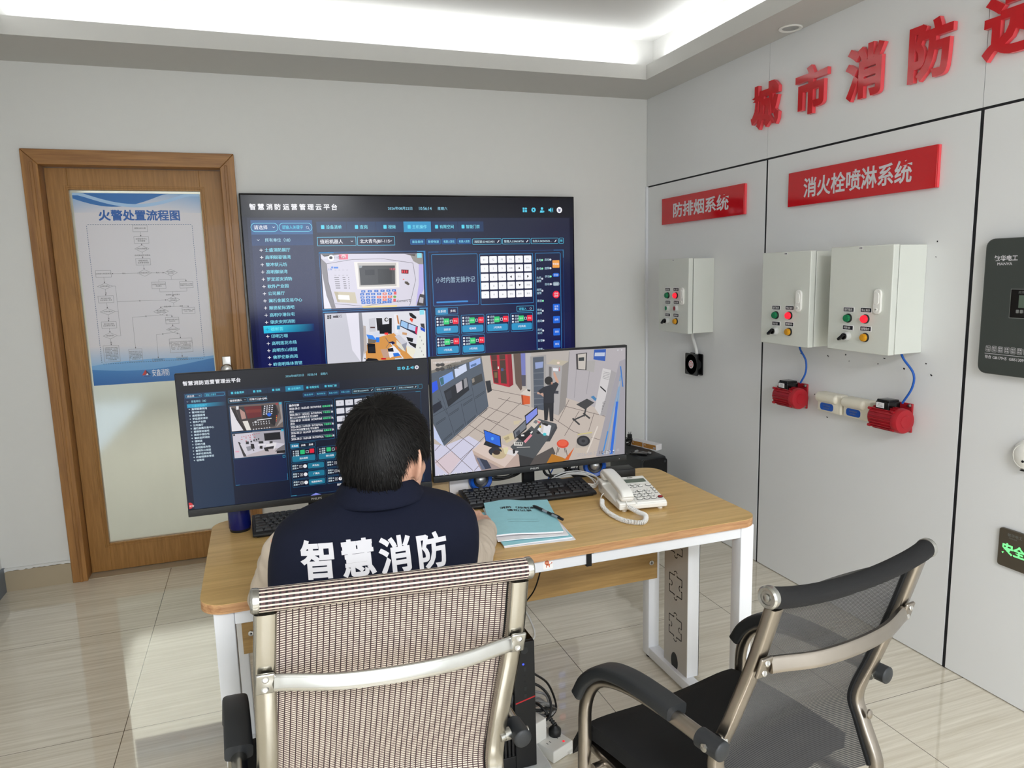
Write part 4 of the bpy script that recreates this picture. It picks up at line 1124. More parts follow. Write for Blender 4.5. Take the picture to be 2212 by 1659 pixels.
for q in (.0, .012):
    w_ = .008
    b.ab((gx[0] - q - w_, .067 + q * .1, gz[0] - q - w_), (gx[0] - q, .071, gz[1] + q + w_)); b.ab((gx[1] + q, .067 + q * .1, gz[0] - q - w_), (gx[1] + q + w_, .071, gz[1] + q + w_))
    b.ab((gx[0] - q, .067 + q * .1, gz[0] - q - w_), (gx[1] + q, .071, gz[0] - q)); b.ab((gx[0] - q, .067 + q * .1, gz[1] + q), (gx[1] + q, .071, gz[1] + q + w_))
b.build('door_leaf', 'leaf_wood', door, bevel=.0015)
b = MB(); b.ab((gx[0], .086, gz[0]), (gx[1], .092, gz[1])); b.build('glass_pane', 'frosted', door)
b = MB()
b.ab((-2.522, .064, .93), (-2.478, .07, 1.10), .003); b.cyl((-2.5, .066, 1.035), (-2.5, .03, 1.035), .011); b.lathe([(.010, 0), (.026, .008), (.030, .02), (.026, .034), (.012, .042)], (-2.5, .036, 1.035), (0, -1, 0)); b.cyl((-2.5, .066, .965), (-2.5, .058, .965), .012)
b.build('door_handle', 'silver', door)

# flow chart poster taped on the glass
pt = thing('poster', 'blue and white fire alarm flow chart poster taped on the door glass', 'poster', (-2.85, .083, .99))
c = CV((-3.137, .0825, 1.942), (1, 0, 0), (0, 0, 1), 6e-5)
W, H = 575, 955
c.rect(0, 0, W, H, 'e0dee4'); c.up()
def hgrad(a, t): return tuple(x + (y - x) * t for x, y in zip(lin(a), lin(t[0]))) if isinstance(t, tuple) else None
def mixc(a, b_, t): a, b_ = lin(a), lin(b_); return tuple(x + (y - x) * t for x, y in zip(a, b_))
for k in range(24):   # printed blue sky fading downwards at the head and upwards at the foot
    ya, yb = 95 * k / 24, 95 * (k + 1) / 24
    for j in range(12):
        xa, xb = W * j / 12, W * (j + 1) / 12
        def cc(x, y): t = min(1, (y + 42 * math.sin(PI * x / W)) / 120); return mixc('7fb2e2', 'e0dee4', t)
        c.poly([(xa, ya), (xb, ya), (xb, yb), (xa, yb)], [cc(xa, ya), cc(xb, ya), cc(xb, yb), cc(xa, yb)])
        zc = lambda x, y: mixc('e0dee4', '9cc4ea', max(0, min(1, y / 100 - .25 * (x / W - .3))))
        c.poly([(xa, 760 + ya), (xb, 760 + ya), (xb, 760 + yb), (xa, 760 + yb)], [zc(xa, ya), zc(xb, ya), zc(xb, yb), zc(xa, yb)])
c.up()
def arc(f, n=24): return [(W * k / n, f(k / n)) for k in range(n + 1)]
top = arc(lambda t: 4 + 62 * math.sin(PI * min(1, t * 1.25 + .12)) if t < .71 else 0)
n = len(top)
for i in range(n - 1): c.poly([(top[i][0], 0), (top[i + 1][0], 0), (top[i + 1][0], max(0, top[i + 1][1])), (top[i][0], max(0, top[i][1]))], '2f74bd')
c.up()
for i in range(n - 1):   # pale ribbon
    f = lambda t: -4 + 56 * math.sin(PI * min(1, max(0, t * 1.18 - .06)))
    t0, t1 = i / (n - 1), (i + 1) / (n - 1)
    c.poly([(W * t0, max(0, f(t0))), (W * t1, max(0, f(t1))), (W * t1, max(0, f(t1) + 16)), (W * t0, max(0, f(t0) + 16))], 'a9cdf0')
lo = lambda t: 862 - 26 * math.sin(PI * t * 1.3 + .2) + 30 * (1 - t) * .2 - 34 * t * t
for i in range(n - 1):
    t0, t1 = i / (n - 1), (i + 1) / (n - 1)
    a0, a1 = lo(t0) - 10 - 30 * abs(t0 - .35), lo(t1) - 10 - 30 * abs(t1 - .35)
    c.poly([(W * t0, a0 + 12), (W * t1, a1 + 12), (W * t1, H), (W * t0, H)], [lin('7db4e6'), lin('7db4e6'), lin('5d9edb'), lin('5d9edb')])
c.up()
for i in range(n - 1):
    t0, t1 = i / (n - 1), (i + 1) / (n - 1); g = lambda t: 872 + 24 * math.sin(PI * (t * 1.1 + .02)) - 16 * t
    c.poly([(W * t0, g(t0)), (W * t1, g(t1)), (W * t1, H), (W * t0, H)], [lin('3f84c8'), lin('3f84c8'), lin('2a6cb6'), lin('2a6cb6')])
c.up()
c.text(106, 82, 50, '火', '1f5fb0', .028); c.text(161, 82, 50, '警处置流程图', '1f5fb0', .028, w=311)
g = '3d6088'
for k in range(44):
    x = 52 + k * 10.8; c.rect(x, 151, x + 6.6, 153.2, g); c.rect(x, 846, x + 6.6, 848.2, g)
for k in range(63):
    y = 158 + k * 10.9; c.rect(46, y, 48.2, y + 6.6, g); c.rect(526, y, 528.2, y + 6.6, g)
ln = '8a8a90'
def bx(x, y, w_, h_, ls, s_=8):
    c.ring(x - w_ / 2, y - h_ / 2, x + w_ / 2, y + h_ / 2, 1.3, ln)
    for i, t in enumerate(ls): c.text(x, y - len(ls) * s_ * .62 + i * s_ * 1.28, s_, t, '333338', .005, align='c')
def dm(x, y, w_, h_, ls, s_=7.5):
    p = [(x, y - h_ / 2), (x + w_ / 2, y), (x, y + h_ / 2), (x - w_ / 2, y)]
    for i in range(4): c.line(p[i], p[(i + 1) % 4], 1.3, ln)
    for i, t in enumerate(ls): c.text(x, y - len(ls) * s_ * .62 + i * s_ * 1.28, s_, t, '333338', .005, align='c')
def pl(*p, arrow=True):
    for a, b_ in zip(p, p[1:]): c.line(a, b_, 1.2, ln)
    if arrow:
        a, b_ = V(p[-2]), V(p[-1]); d = (b_ - a).normalized(); q = V((-d.y, d.x)); c.poly([tuple(b_), tuple(b_ - d * 7 + q * 3), tuple(b_ - d * 7 - q * 3)], '333338')
bx(284, 172, 68, 34, ['报警主机火警']); bx(285, 229, 68, 34, ['远程指导中心', '收到报警']); dm(283, 273, 66, 34, ['分析处理报警']); c.text(283, 301, 8, '自动弹出/手动弹出', '333338', .005, align='c')
bx(283, 338, 68, 34, ['报警弹窗至', '主屏幕视频图']); dm(284, 394, 66, 34, ['现场是否有人?']); bx(98, 394, 70, 34, ['立即拨打消控室电话'], 7); dm(406, 395, 62, 34, ['网络语音是否', '操作正常?'], 6)
bx(344, 458, 66, 34, ['立即拨打现场消控室', '电话确认'], 6.5); bx(474, 459, 64, 34, ['致现场值班人员发语', '知值班人员核查处警'], 6); dm(99, 456, 68, 30, ['1分钟内确认?'], 7); bx(97, 521, 70, 36, ['拨打单位消防', '安全管理人电话'], 7); dm(99, 583, 68, 32, ['1分钟内确认?'], 7)
bx(98, 650, 68, 34, ['拨打单位消防', '安全责任人电话'], 7); dm(98, 705, 64, 32, ['是否核查?'], 7.5); dm(405, 534, 62, 34, ['1分钟内核', '实现场情况'], 6.5); dm(343, 592, 70, 36, ['确认是否真警', '远程启动设备'], 6.5); bx(473, 592, 62, 34, ['记录误报警情、误报', '时间、误报等'], 6)
bx(391, 641, 64, 34, ['远程操作报警主机为', '自动状态'], 6.5); dm(391, 687, 62, 32, ['是否联动成功?'], 6.5)
bx(96, 796, 72, 84, ['立即致处消防控制室', '有现场处置，启动预', '预自动启。按照操控', '手报警信息（火灾地', '点/火灾/电）手动操', '消防或联动设备进行', '救火。通知现场领导', '安全员合作，逃入集', '火灾处置流程'], 6)
bx(205, 811, 62, 66, ['值班消防主管人员人', '立即启动单位应急灭', '火和疏散预案到场。', '拨打119火警电话报', '警。通知单位负责人', '到场参加人员'], 6)
bx(422, 772, 110, 74, ['远程自动对不变化状态的现场上的启动', '设备（消防水泵、喷淋水泵等）（一一）', '消防水系统进行一。有指挥应急控', '先。（二）启动人员疏散自动救援', '自动机。（三）启动相应应急照明', '风机。（四）启动排烟系统灭火'], 6)
bx(307, 841, 56, 16, ['远程处警归档'], 7); bx(422, 841, 54, 16, ['记录处警归档'], 7)
pl((284, 189), (284, 212)); pl((284, 246), (284, 257)); pl((283, 290), (283, 321)); pl((283, 355), (284, 377)); pl((251, 394), (134, 394)); pl((317, 394), (375, 395)); pl((98, 411), (99, 441)); pl((99, 471), (98, 503)); pl((98, 539), (99, 567)); pl((99, 599), (98, 633)); pl((98, 667), (98, 689)); pl((98, 721), (98, 753))
pl((406, 412), (406, 430), arrow=False); pl((346, 441), (346, 430), (474, 430), (474, 442)); pl((346, 475), (346, 492), (474, 492), (474, 476), arrow=False); pl((406, 492), (406, 517)); pl((133, 456), (146, 456), (146, 707), (130, 707), arrow=False); pl((146, 534), (374, 534)); pl((133, 583), (146, 583), arrow=False)
pl((343, 571), (343, 575)); pl((343, 569), (472, 569), (473, 575)); pl((405, 551), (405, 569), arrow=False); pl((343, 610), (207, 616), (207, 777)); pl((343, 610), (391, 612), (391, 624)); pl((391, 658), (391, 671)); pl((391, 703), (310, 710), (308, 833)); pl((391, 703), (421, 712), (422, 735)); pl((422, 809), (422, 833))
for x, y, t in ((190, 390, '无人'), (345, 390, '有人'), (100, 486, '否'), (100, 614, '否'), (99, 735, '是'), (249, 530, '是'), (406, 504, '视频确认/电话确认'), (375, 564, '发生火情'), (440, 564, '误报'), (270, 610, '否'), (368, 608, '是'), (340, 705, '是'), (410, 705, '否')):
    c.up(.2); c.text(x, y, 7.5, t, '333338', .005, align='c')
c.up()
lx, ly = 246, 904
c.poly([(lx - 22, ly + 13), (lx - 4, ly - 16), (lx + 2, ly + 2), (lx - 8, ly + 13)], 'c8423a'); c.poly([(lx, ly - 12), (lx + 20, ly + 13), (lx + 10, ly + 13), (lx - 2, ly - 2)], '24406e'); c.up(); c.poly([(lx - 3, ly + 13), (lx + 4, ly + 2), (lx + 8, ly + 13)], 'e8eef6')
c.text(lx, ly + 16, 6, '安鑫消防', '24406e', .01, align='c'); c.text(272, 890, 36, '安鑫消防', 'eef3fa', .008, w=82)
c.build('printed_chart', 'print', pt)
b = MB(); b.ab((-3.137, .083, .987), (-2.562, .0835, 1.942)); b.build('sheet', 'paper', pt)

# round recessed lamp in the dropped ceiling edge, switched off
t = thing('downlight', 'round white recessed downlight, switched off, above the red letters', 'ceiling lamp', (-.06, -1.327, HC))
b = MB(); b.lathe([(.034, .001), (.048, .001), (.05, -.003), (.046, -.006), (.036, -.004), (.034, .0)], (-.06, -1.327, HC), (0, 0, 1)); b.build('ring', 'white_plastic', t)
b = MB(); b.lathe([(.033, -.0005), (.033, -.003), (.022, -.0035), (.018, -.002), (.002, -.0025)], (-.06, -1.327, HC), (0, 0, 1)); b.build('reflector', 'silver', t)

# ---------------------------------------------------------------- on the right wall
EY = (0, -1, 0); EZ = (0, 0, 1)
for ch, yc, sx, nm in (('城', -1.119, .98, 'first red wall character, at the corner end of the row'), ('市', -1.418, .98, 'second red wall character, wide with one tall centre stroke'), ('消', -1.708, .95, 'third red wall character, three dashes on its left'), ('防', -2.003, .95, 'fourth red wall character, fully in view nearest the photo edge'), ('远', -2.305, 1.0, 'fifth red wall character, cut off at the top right corner')):
    t = thing('wall_character', nm, 'wall lettering', (0, yc, 2.153), 0, 'big red acrylic characters on the wall')
    b = MB(); b.side = 1
    P, F = glyphs(ch, .036); wd = (max(p[0] for p in P) - min(p[0] for p in P)) * .19 / .96 * sx
    text_plane(b, ch, .184, (-.021, yc, 2.153 + (-.0 if ch != '城' else 0)), EY, EZ, .036, sx, True, (.018, 0, 0)); b.build('character', ['red_acrylic', 'red_edge'], t, normals=False)
def sign(y0, y1, z0, z1, s, ty0, ty1, tz, th, label):
    t = thing('wall_sign', label, 'sign', (0, (y0 + y1) / 2, z0), 0, 'red system name signs')
    b = MB(); b.ab((-.018, y1, z0), (0, y0, z1)); b.build('board', 'red_acrylic', t, bevel=.0015)
    b = MB(); b.ab((-.012, y1 - .0006, z0 + .001), (-.001, y1 + .001, z1 - .001)); b.build('board_edge', 'red_edge', t)
    P, F = glyphs(s, .022); full = (max(p[0] for p in P) - min(p[0] for p in P)) * th / .92
    b = MB(); text_plane(b, s, th, (-.0187, ty0, tz), EY, EZ, .022, (ty0 - ty1) / full); b.build('lettering', 'white_ink', t, normals=False)
sign(-.207, -.977, 1.759, 1.909, '防排烟系统', -.335, -.853, 1.794, .078, 'smaller red sign with five white characters above the corner control cabinet')
sign(-1.294, -2.058, 1.764, 1.913, '消火栓喷淋系统', -1.396, -1.954, 1.797, .080, 'larger red sign with seven white characters above the pair of control cabinets')

def cabinet(y0, z0, items, hy, hz, label):
    # wall box 300 x 400, 160 deep: y0 is its left edge seen from the room
    y1, z1, d = y0 - .303, z0 + .402, .16
    t = thing('control_cabinet', label, 'control cabinet', (0, (y0 + y1) / 2, z0), 0, 'grey control cabinets on the right wall')
    b = MB(); b.ab((-.128, y1 + .002, z0 + .002), (0, y0 - .002, z1 - .002)); b.build('body', 'cab_grey', t, bevel=.002)
    b = MB(); b.ab((-.134, y1 + .008, z0 + .008), (-.127, y0 - .008, z1 - .008)); b.build('gasket', 'dark_plastic', t)
    b = MB(); b.ab((-d, y1, z0), (-.133, y0, z1)); b.build('door', 'cab_grey', t, bevel=.003)
    b = MB(); b.prism(rrect(-.0175, -.046, .0175, .046, .0172, 7), (-d, hy, hz), EY, EZ, (-.009, 0, 0)); b.prism(rrect(-.012, -.012, .012, .034, .0118, 7), (-d, hy + .001, hz), EY, EZ, (-.0115, 0, 0)); b.cyl((-d - .009, hy, hz - .03), (-d - .0125, hy, hz - .03), .007); lk = b.build('lock_handle', 'white_plastic', t, bevel=.002)
    b = MB(); b.ab((-d - .0013, hy - .004, hz - .0312), (-d - .0128, hy + .004, hz - .0288)); b.build('key_slot', 'dark_plastic', lk)
    b = MB(); b.ab((-d - .0008, (y0 + y1) / 2 - .008, z1 - .013), (-d, (y0 + y1) / 2 + .008, z1 - .003)); b.mi = 1; text_plane(b, '控制箱', .005, (-d - .0012, (y0 + y1) / 2 + .007, z1 - .0105), EY, EZ, .02, .9); b.build('small_tag', ['paper', 'black_ink'], t, normals=False)
    for y, z, k, txt in items:
        lz = z + .033
        if txt:
            b = MB(); b.ab((-d - .0015, y - .027, lz - .0095), (-d, y + .027, lz + .0095)); b.mi = 1; b.ab((-d - .002, y - .0245, lz - .0075), (-d - .0014, y + .0245, lz + .0075)); b.mi = 0
            text_plane(b, txt, .0095, (-d - .0025, y + .0205, lz - .0048), EY, EZ, .01, .041 / max(.01, len(txt) * .0103)); b.build('name_plate', ['paper', 'gloss_black'], t, normals=False)
        mk = {'g': 'lamp_green', 'r': 'led_red', 'y': 'lamp_yellow', 'gb': 'lamp_green', 'rb': 'lamp_red_off'}.get(k)
        if k in 'gry':
            b = MB(); b.lathe([(.0175, 0), (.0175, .004), (.0155, .006)], (-d, y, z), (-1, 0, 0)); ba = b.build('lamp_base', 'black_plastic', t)
            b = MB(); b.lathe([(.0145, .005), (.0150, .012), (.0135, .016), (.0115, .0165), (.0112, .0185), (.004, .0195)], (-d, y, z), (-1, 0, 0)); nm = b.build({'g': 'green_lamp', 'r': 'red_lamp', 'y': 'amber_lamp'}[k], mk, t)
            if k == 'r': nm['label'] = 'lit red lamp'
        elif k in ('gb', 'rb'):
            b = MB(); b.lathe([(.017, 0), (.017, .006), (.0165, .014), (.0125, .016), (.0125, .013)], (-d, y, z), (-1, 0, 0)); ba = b.build('button_ring', 'clear_ring', t)
            b = MB(); b.lathe([(.012, .010), (.012, .0145), (.010, .0155), (.003, .0158)], (-d, y, z), (-1, 0, 0)); b.build('green_button' if k == 'gb' else 'red_button', mk, t)
        else:
            b = MB(); b.lathe([(.0175, 0), (.0175, .010), (.0155, .018), (.013, .0185)], (-d, y, z), (-1, 0, 0)); b.build('switch_ring', 'clear_ring', t)
            b = MB(); b.cyl((-d - .015, y, z), (-d - .024, y, z), .0125)
            rot = M.Rotation(R_(-38), 3, 'X'); b.box((-d - .029, y + .004, z - .003), (.016, .034, .011), rot, .003); b.build('selector_knob', 'gloss_black', t)
    return t
d1, d2 = '运行指示', '停止指示'
cabinet(-.415, 1.153, [(-.514, 1.355, 'g', d1), (-.599, 1.356, 'r', d2), (-.517, 1.284, 'gb', '启动按钮'), (-.603, 1.286, 'rb', '停止按钮'), (-.515, 1.214, 's', '手动/自动'), (-.601, 1.215, 'y', '故障指示')], -.664, 1.353, 'grey control cabinet nearest the room corner, with six buttons and lamps')
cabinet(-1.312, 1.159, [(-1.413, 1.287, 'g', d1), (-1.499, 1.289, 'r', d2), (-1.415, 1.217, 's', '手动 停 自动'), (-1.500, 1.219, 'y', '故障指示')], -1.556, 1.354, 'left grey control cabinet of the pair under the larger red sign')
cabinet(-1.724, 1.167, [(-1.830, 1.295, 'g', d1), (-1.915, 1.296, 'r', d2), (-1.830, 1.225, 's', '手动 停 自动'), (-1.917, 1.226, 'y', '故障指示')], -1.970, 1.363, 'right grey control cabinet of the pair, beside the dark wall unit')

# small black fan below the corner cabinet
t = thing('cooling_fan', 'small square black fan with red emblem mounted on the white wall', 'fan', (0, -.57, .91), 0)
fy0, fy1, fz0, fz1, fd = -.508, -.628, .905, 1.026, -.04
b = MB()
for x in (fd, -.008):
    A = rrect(-fy0, fz0, -fy1, fz1, .008, 4); cy, cz = -(fy0 + fy1) / 2, (fz0 + fz1) / 2
    n = len(A); B = []
    for (px, pz) in A:
        a = math.atan2(pz - cz, px - cy); B.append((cy + .055 * math.cos(a), cz + .055 * math.sin(a)))
    for i in range(n):
        q = [A[i], A[(i + 1) % n], B[(i + 1) % n], B[i]]
        for xx in (x, x + .008): b.poly([(xx, -p[0], p[1]) for p in q])
        b.poly([(x, -A[i][0], A[i][1]), (x, -A[(i + 1) % n][0], A[(i + 1) % n][1]), (x + .008, -A[(i + 1) % n][0], A[(i + 1) % n][1]), (x + .008, -A[i][0], A[i][1])])
b.lathe([(.0555, 0), (.0565, 0), (.0565, .04), (.0555, .04), (.0555, 0)], (fd, (fy0 + fy1) / 2, (fz0 + fz1) / 2), (1, 0, 0))
b.ab((-.003, fy1 + .01, fz0 + .01), (-.0005, fy0 - .01, fz1 - .01))
b.build('housing', 'gloss_black', t)
b = MB(); fc = V((fd, (fy0 + fy1) / 2, (fz0 + fz1) / 2))
for k in range(4):
    a = R_(45 + 90 * k); b.tube([fc + V((.004, .02 * math.cos(a), .02 * math.sin(a))), fc + V((.004, .06 * math.cos(a), .06 * math.sin(a)))], .0035, k=1)
b.build('strut', 'gloss_black', t)
b = MB()
for k in range(7):
    a = 2 * PI * k / 7; e = lambda r, da, dx: fc + V((.018 + dx, r * math.cos(a + da), r * math.sin(a + da)))
    b.grid([[e(.022, 0, .008), e(.038, .1, .008), e(.053, .2, .008)], [e(.022, .45, -.006), e(.038, .55, -.006), e(.053, .65, -.006)]])
b.build('blades', 'black_plastic', t)
b = MB(); b.lathe([(.027, .03), (.027, .004), (.024, .001)], fc, (1, 0, 0)); hb = b.build('hub', 'black_plastic', t)
b = MB(); b.lathe([(.0235, -.0005), (.0235, .001)], fc, (1, 0, 0)); b.mi = 1
for r0, r1, x in ((.0205, .0155, -.0008), (.0085, .006, -.0008)):
    p0 = [(r0 * math.sin(2 * PI * k / 5), r0 * math.cos(2 * PI * k / 5)) for k in range(5)]; p1 = [(r1 * math.sin(2 * PI * k / 5), r1 * math.cos(2 * PI * k / 5)) for k in range(5)]
    for k in range(5):
        q = [p0[k], p0[(k + 1) % 5], p1[(k + 1) % 5], p1[k]]; b.poly([fc + V((x, -y, z)) for y, z in q])
b.build('emblem', ['paper', 'red_stripe'], hb, normals=False)
b = MB(); b.tube([(-.02, -.545, 1.155), (-.02, -.548, 1.12), (-.024, -.59, 1.06), (-.028, -.606, 1.026)], .0085, n=10); o = b.build('cable_sleeve', 'white_cable'); tag(o, 'short white cable sleeve from corner cabinet down to black fan', 'cable')

def motor(y, z, label, s=1.0):
    # small red motor lying along the wall, its axis level; y,z = middle of the drum
    t = thing('pump_motor', label, 'motor', (0, y, z - .06), 0, 'red model pump motors on the wall')
    cx = -.060; L_ = .140; yl, yr = y + L_ / 2, y - L_ / 2; r = .0462
    b = MB(); b.lathe([(.02, 0), (.034, .001), (r - .006, .008), (r - .003, .014), (r - .003, L_ - .014)], (cx, yl, z), (0, -1, 0), 40)
    for k in range(22):
        a = 2 * PI * k / 22; d = V((math.cos(a), 0, math.sin(a))); b.box(V((cx, y, z)) + d * (r - .002), (.008, L_ - .034, .0035), M.Rotation(-a, 3, 'Y'))
    for k in range(4):
        a = R_(45 + 90 * k); d = V((math.cos(a), 0, math.sin(a)))
        for yy in (yl - .012, yr + .018): b.cyl(V((cx, yy + .006, z)) + d * (r + .001), V((cx, yy - .006, z)) + d * (r + .001), .0055, n=10)
    b.build('drum', 'red_paint', t)
    b = MB(); b.lathe([(r + .001, 0), (r + .002, .004), (r + .001, .02), (r - .002, .026), (r - .012, .028), (r - .022, .0285), (r - .023, .0305), (.002, .031)], (cx, yr + .018, z), (0, -1, 0), 44); b.build('end_bell', 'red_paint', t)
    b = MB(); b.box((-.004, y - .006, z + .004), (.008, .106, .112), None, .002); b.box((-.018, y - .01, z + .03), (.028, .05, .012)); b.box((-.018, y - .01, z - .022), (.028, .05, .012)); b.build('mounting_plate', 'red_paint', t)
    for yy in (y - .050, y + .036):
        for zz in (z + .052, z - .042):
            b = MB(); b.cyl((-.008, yy, zz), (-.014, yy, zz), .0075, n=6); b.cyl((-.014, yy, zz), (-.018, yy, zz), .0045, n=12); b.build('bolt', 'silver', t)
    b = MB(); b.cyl((cx, yl + .002, z + .004), (cx, yl + .012, z + .004), .006); b.box((cx + .012, yl + .008, z + .008), (.012, .010, .02)); b.build('shaft_key', 'black_plastic', t)
    b = MB(); b.ab((cx - .030, y - .026, z + .034), (cx + .030, y + .036, z + .066), .003); b.ab((cx - .027, y - .024, z + .063), (cx + .027, y + .034, z + .074), .004); bx_ = b.build('terminal_box', 'gloss_black', t)
    b = MB(); b.ab((cx - .0308, y - .006, z + .042), (cx - .0300, y + .031, z + .062)); b.mi = 1
    for k in range(3): b.ab((cx - .0312, y + .000 + .002 * k, z + .046 + .005 * k), (cx - .0307, y + .026 - .002 * k, z + .0475 + .005 * k))
    b.build('rating_label', ['paper', 'grey_ink'], bx_)
motor(-1.391, .910, 'left red pump motor with black terminal box below the cabinet pair')
motor(-1.949, .911, 'right red pump motor with black terminal box, beside the cream boxes')
for pts, lb in (([(-.055, -1.44, 1.165), (-.055, -1.452, 1.13), (-.05, -1.482, 1.085), (-.045, -1.478, 1.03), (-.04, -1.443, .978)], 'blue cable looping from left cabinet of the pair to left motor'), ([(-.055, -1.985, 1.172), (-.055, -2.0, 1.145), (-.05, -2.042, 1.095), (-.045, -2.035, 1.04), (-.04, -1.992, .975)], 'blue cable looping from right cabinet of the pair to right motor')):
    b = MB(); b.tube(pts, .0042, n=10); o = b.build('power_cable', 'blue_cable'); tag(o, lb, 'cable', 'blue motor cables')
def creambox(y0, lb):
    y1 = y0 - .138; z0, z1 = .872, .956
    t = thing('detector_box', lb, 'electrical box', (0, (y0 + y1) / 2, z0), 0, 'cream boxes with blue labels')
    b = MB(); b.ab((-.042, y1, z0), (0, y0, z1), .008); b.build('body', 'cream_plastic', t)
    b = MB(); b.tube([(-.036, y0 - .004, z1 - .022), (-.036, y1 + .034, z1 - .022)], .021, n=20, k=1); b.ell((-.036, y1 + .034, z1 - .022), (.021, .014, .021)); b.build('round_cover', 'cream_plastic', t)
    yc, zc = (y0 + y1) / 2 + .012, z0 + .024
    b = MB(); b.prism([(p[0], p[1]) for p in rrect(-.038, -.0155, .038, .0155, .012)], (-.0425, yc, zc), EY, EZ, (.001, 0, 0)); b.mi = 1; text_plane(b, '消防电源监控', .006, (-.0431, yc + .021, zc + .002), EY, EZ, .0, 1.05); text_plane(b, '信号模块', .006, (-.0431, yc + .017, zc - .009), EY, EZ, .0, 1.2)
    b.build('blue_label', ['blue_plastic', 'grey_ink'], t, normals=False)
    b = MB(); b.cyl((-.016, y1 + .0005, z0 + .045), (-.016, y1 - .001, z0 + .045), .003); b.build('screw_hole', 'black_ink', t)
creambox(-1.552, 'left cream box with blue oval label between the red motors')
creambox(-1.700, 'right cream box with blue oval label, touching the right motor')
b = MB()
for y, z in ((-1.39, 1.12), (-1.395, 1.105), (-1.56, 1.11), (-1.66, 1.125), (-1.68, 1.10), (-1.86, 1.13), (-1.83, 1.105), (-2.05, 1.13), (-2.075, 1.09), (-1.955, 1.10), (-1.49, .93), (-1.57, .84), (-2.065, 1.575), (-2.063, 1.52)):
    b.box((-.0004, y, z), (.0008, random.uniform(.003, .009), random.uniform(.002, .006)), M.Rotation(random.uniform(-.6, .6), 3, 'X'))
o = b.build('drill_hole', 'black_ink'); tag(o, 'small dark drill holes and scuffs in the wall around the cabinet pair', 'wall marks', kind='stuff')

# dark wall unit, partly out of the picture
t = thing('emergency_power_unit', 'dark olive wall unit with white printing at the right photo edge', 'wall unit', (0, -2.55, 1.13), 0)
uy0, uy1, uz0, uz1, ux = -2.278, -2.80, 1.128, 1.573, -.036
b = MB(); b.prism(rrect(-uy0, uz0, -uy1, uz1, .028, 6), (ux, 0, 0), EY, EZ, (-ux, 0, 0)); b.build('case', 'manva', t, bevel=.006, seg=3)
b = MB(); x = ux - .0006
for a, c_, s1, s2 in ((1.500, .018, '敏华电工', 1.0), (1.4865, .0115, 'MANVA', 1.15)):
    text_plane(b, s1, c_, (x, -2.313 if c_ > .015 else -2.324, a), EY, EZ, .018, s2)
yy = -2.306
for k, (u1, u2) in enumerate((('安全', '可靠'), ('高效', '节能'), ('智能', '稳定'), ('主备', '双电'), ('恒压', '输出'), ('质量', '保证'), ('便捷', '维护'), ('自动', '巡检'))):
    o_ = yy - .0212 * k
    for i in range(4): pass
    A, B = rrect(-o_, 1.2025, -o_ + .0165, 1.2225, .003), rrect(-o_ + .0008, 1.2033, -o_ + .0157, 1.2217, .0024)
    for i in range(len(A)):
        j = (i + 1) % len(A); b.poly([(x, -A[i][0], A[i][1]), (x, -A[j][0], A[j][1]), (x, -B[j][0], B[j][1]), (x, -B[i][0], B[i][1])])
    text_plane(b, u1, .0062, (x, o_ - .0018, 1.2135), EY, EZ, .01, .95); text_plane(b, u2, .0062, (x, o_ - .0018, 1.2055), EY, EZ, .01, .95)
b.ab((x, -2.303, 1.1955), (x + .0004, -2.74, 1.1968))
text_plane(b, '符合', .011, (x, -2.305, 1.180), EY, EZ, .012, .95); text_plane(b, 'GB17945  GB51309', .0118, (x, -2.332, 1.180), EY, EZ, .012, 1.0); text_plane(b, '国家标准', .011, (x, -2.447, 1.180), EY, EZ, .012, .95)
b.build('printing', 'white_ink', t, normals=False)
b = MB(); A, B = (2.376, 1.317, 2.62, 1.411), (2.3785, 1.3195, 2.6175, 1.4085)
for q in (((A[0], A[1]), (A[2], A[1]), (B[2], B[1]), (B[0], B[1])), ((A[0], A[3]), (A[2], A[3]), (B[2], B[3]), (B[0], B[3])), ((A[0], A[1]), (A[0], A[3]), (B[0], B[3]), (B[0], B[1])), ((A[2], A[1]), (A[2], A[3]), (B[2], B[3]), (B[2], B[1]))):
    b.poly([(x, -p[0], p[1]) for p in q])
text_plane(b, '应急照明集中电源', .008, (x - .0006, -2.402, 1.3965), EY, EZ, 0, 1.2); 
for k in range(6):
    y_ = -2.3985 - .013 * k
    for (p, q) in ((0, 1), ): b.prism(rrect(-y_, 1.334, -y_ + .009, 1.345, .002), (x - .0002, 0, 0), EY, EZ, (-.0012, 0, 0))
b.build('display_frame', 'grey_ink', t, normals=False)
b = MB(); b.ab((x - .0004, -2.378, 1.319), (x + .0002, -2.618, 1.409)); b.build('display_plate', 'gloss_black', t)
b = MB(); b.ab((x - .0012, -2.405, 1.351), (x, -2.59, 1.391)); b.build('display_window', 'lcd', t)
# round white thing and exit sign under it
t = thing('smoke_detector', 'round white detector on the wall, cut by the right photo edge', 'detector', (0, -2.47, .82), 0)
b = MB(); b.lathe([(.053, 0), (.053, .012), (.047, .022), (.040, .030), (.0395, .0285), (.026, .036), (.008, .038)], (0, -2.461, .875), (-1, 0, 0), 40); b.build('dome', 'white_plastic', t)
b = MB(); b.ab((-.030, -2.448, .826), (-.018, -2.462, .829)); b.lathe([(.004, 0), (.004, .002)], (-.0375, -2.461, .86), (-1, 0, 0)); b.build('vent_slot', 'black_ink', t)
t = thing('exit_sign', 'brown grey exit sign with glowing green characters near the chair', 'exit sign', (0, -2.56, .48), 0)
b = MB(); b.prism(rrect(2.384, .480, 2.745, .612, .010), (-.012, 0, 0), EY, EZ, (.012, 0, 0)); b.build('plate', 'exit_plate', t, bevel=.002)
b = MB(); text_plane(b, '安全出口', .037, (-.0127, -2.400, .526), EY, EZ, .035, .98)
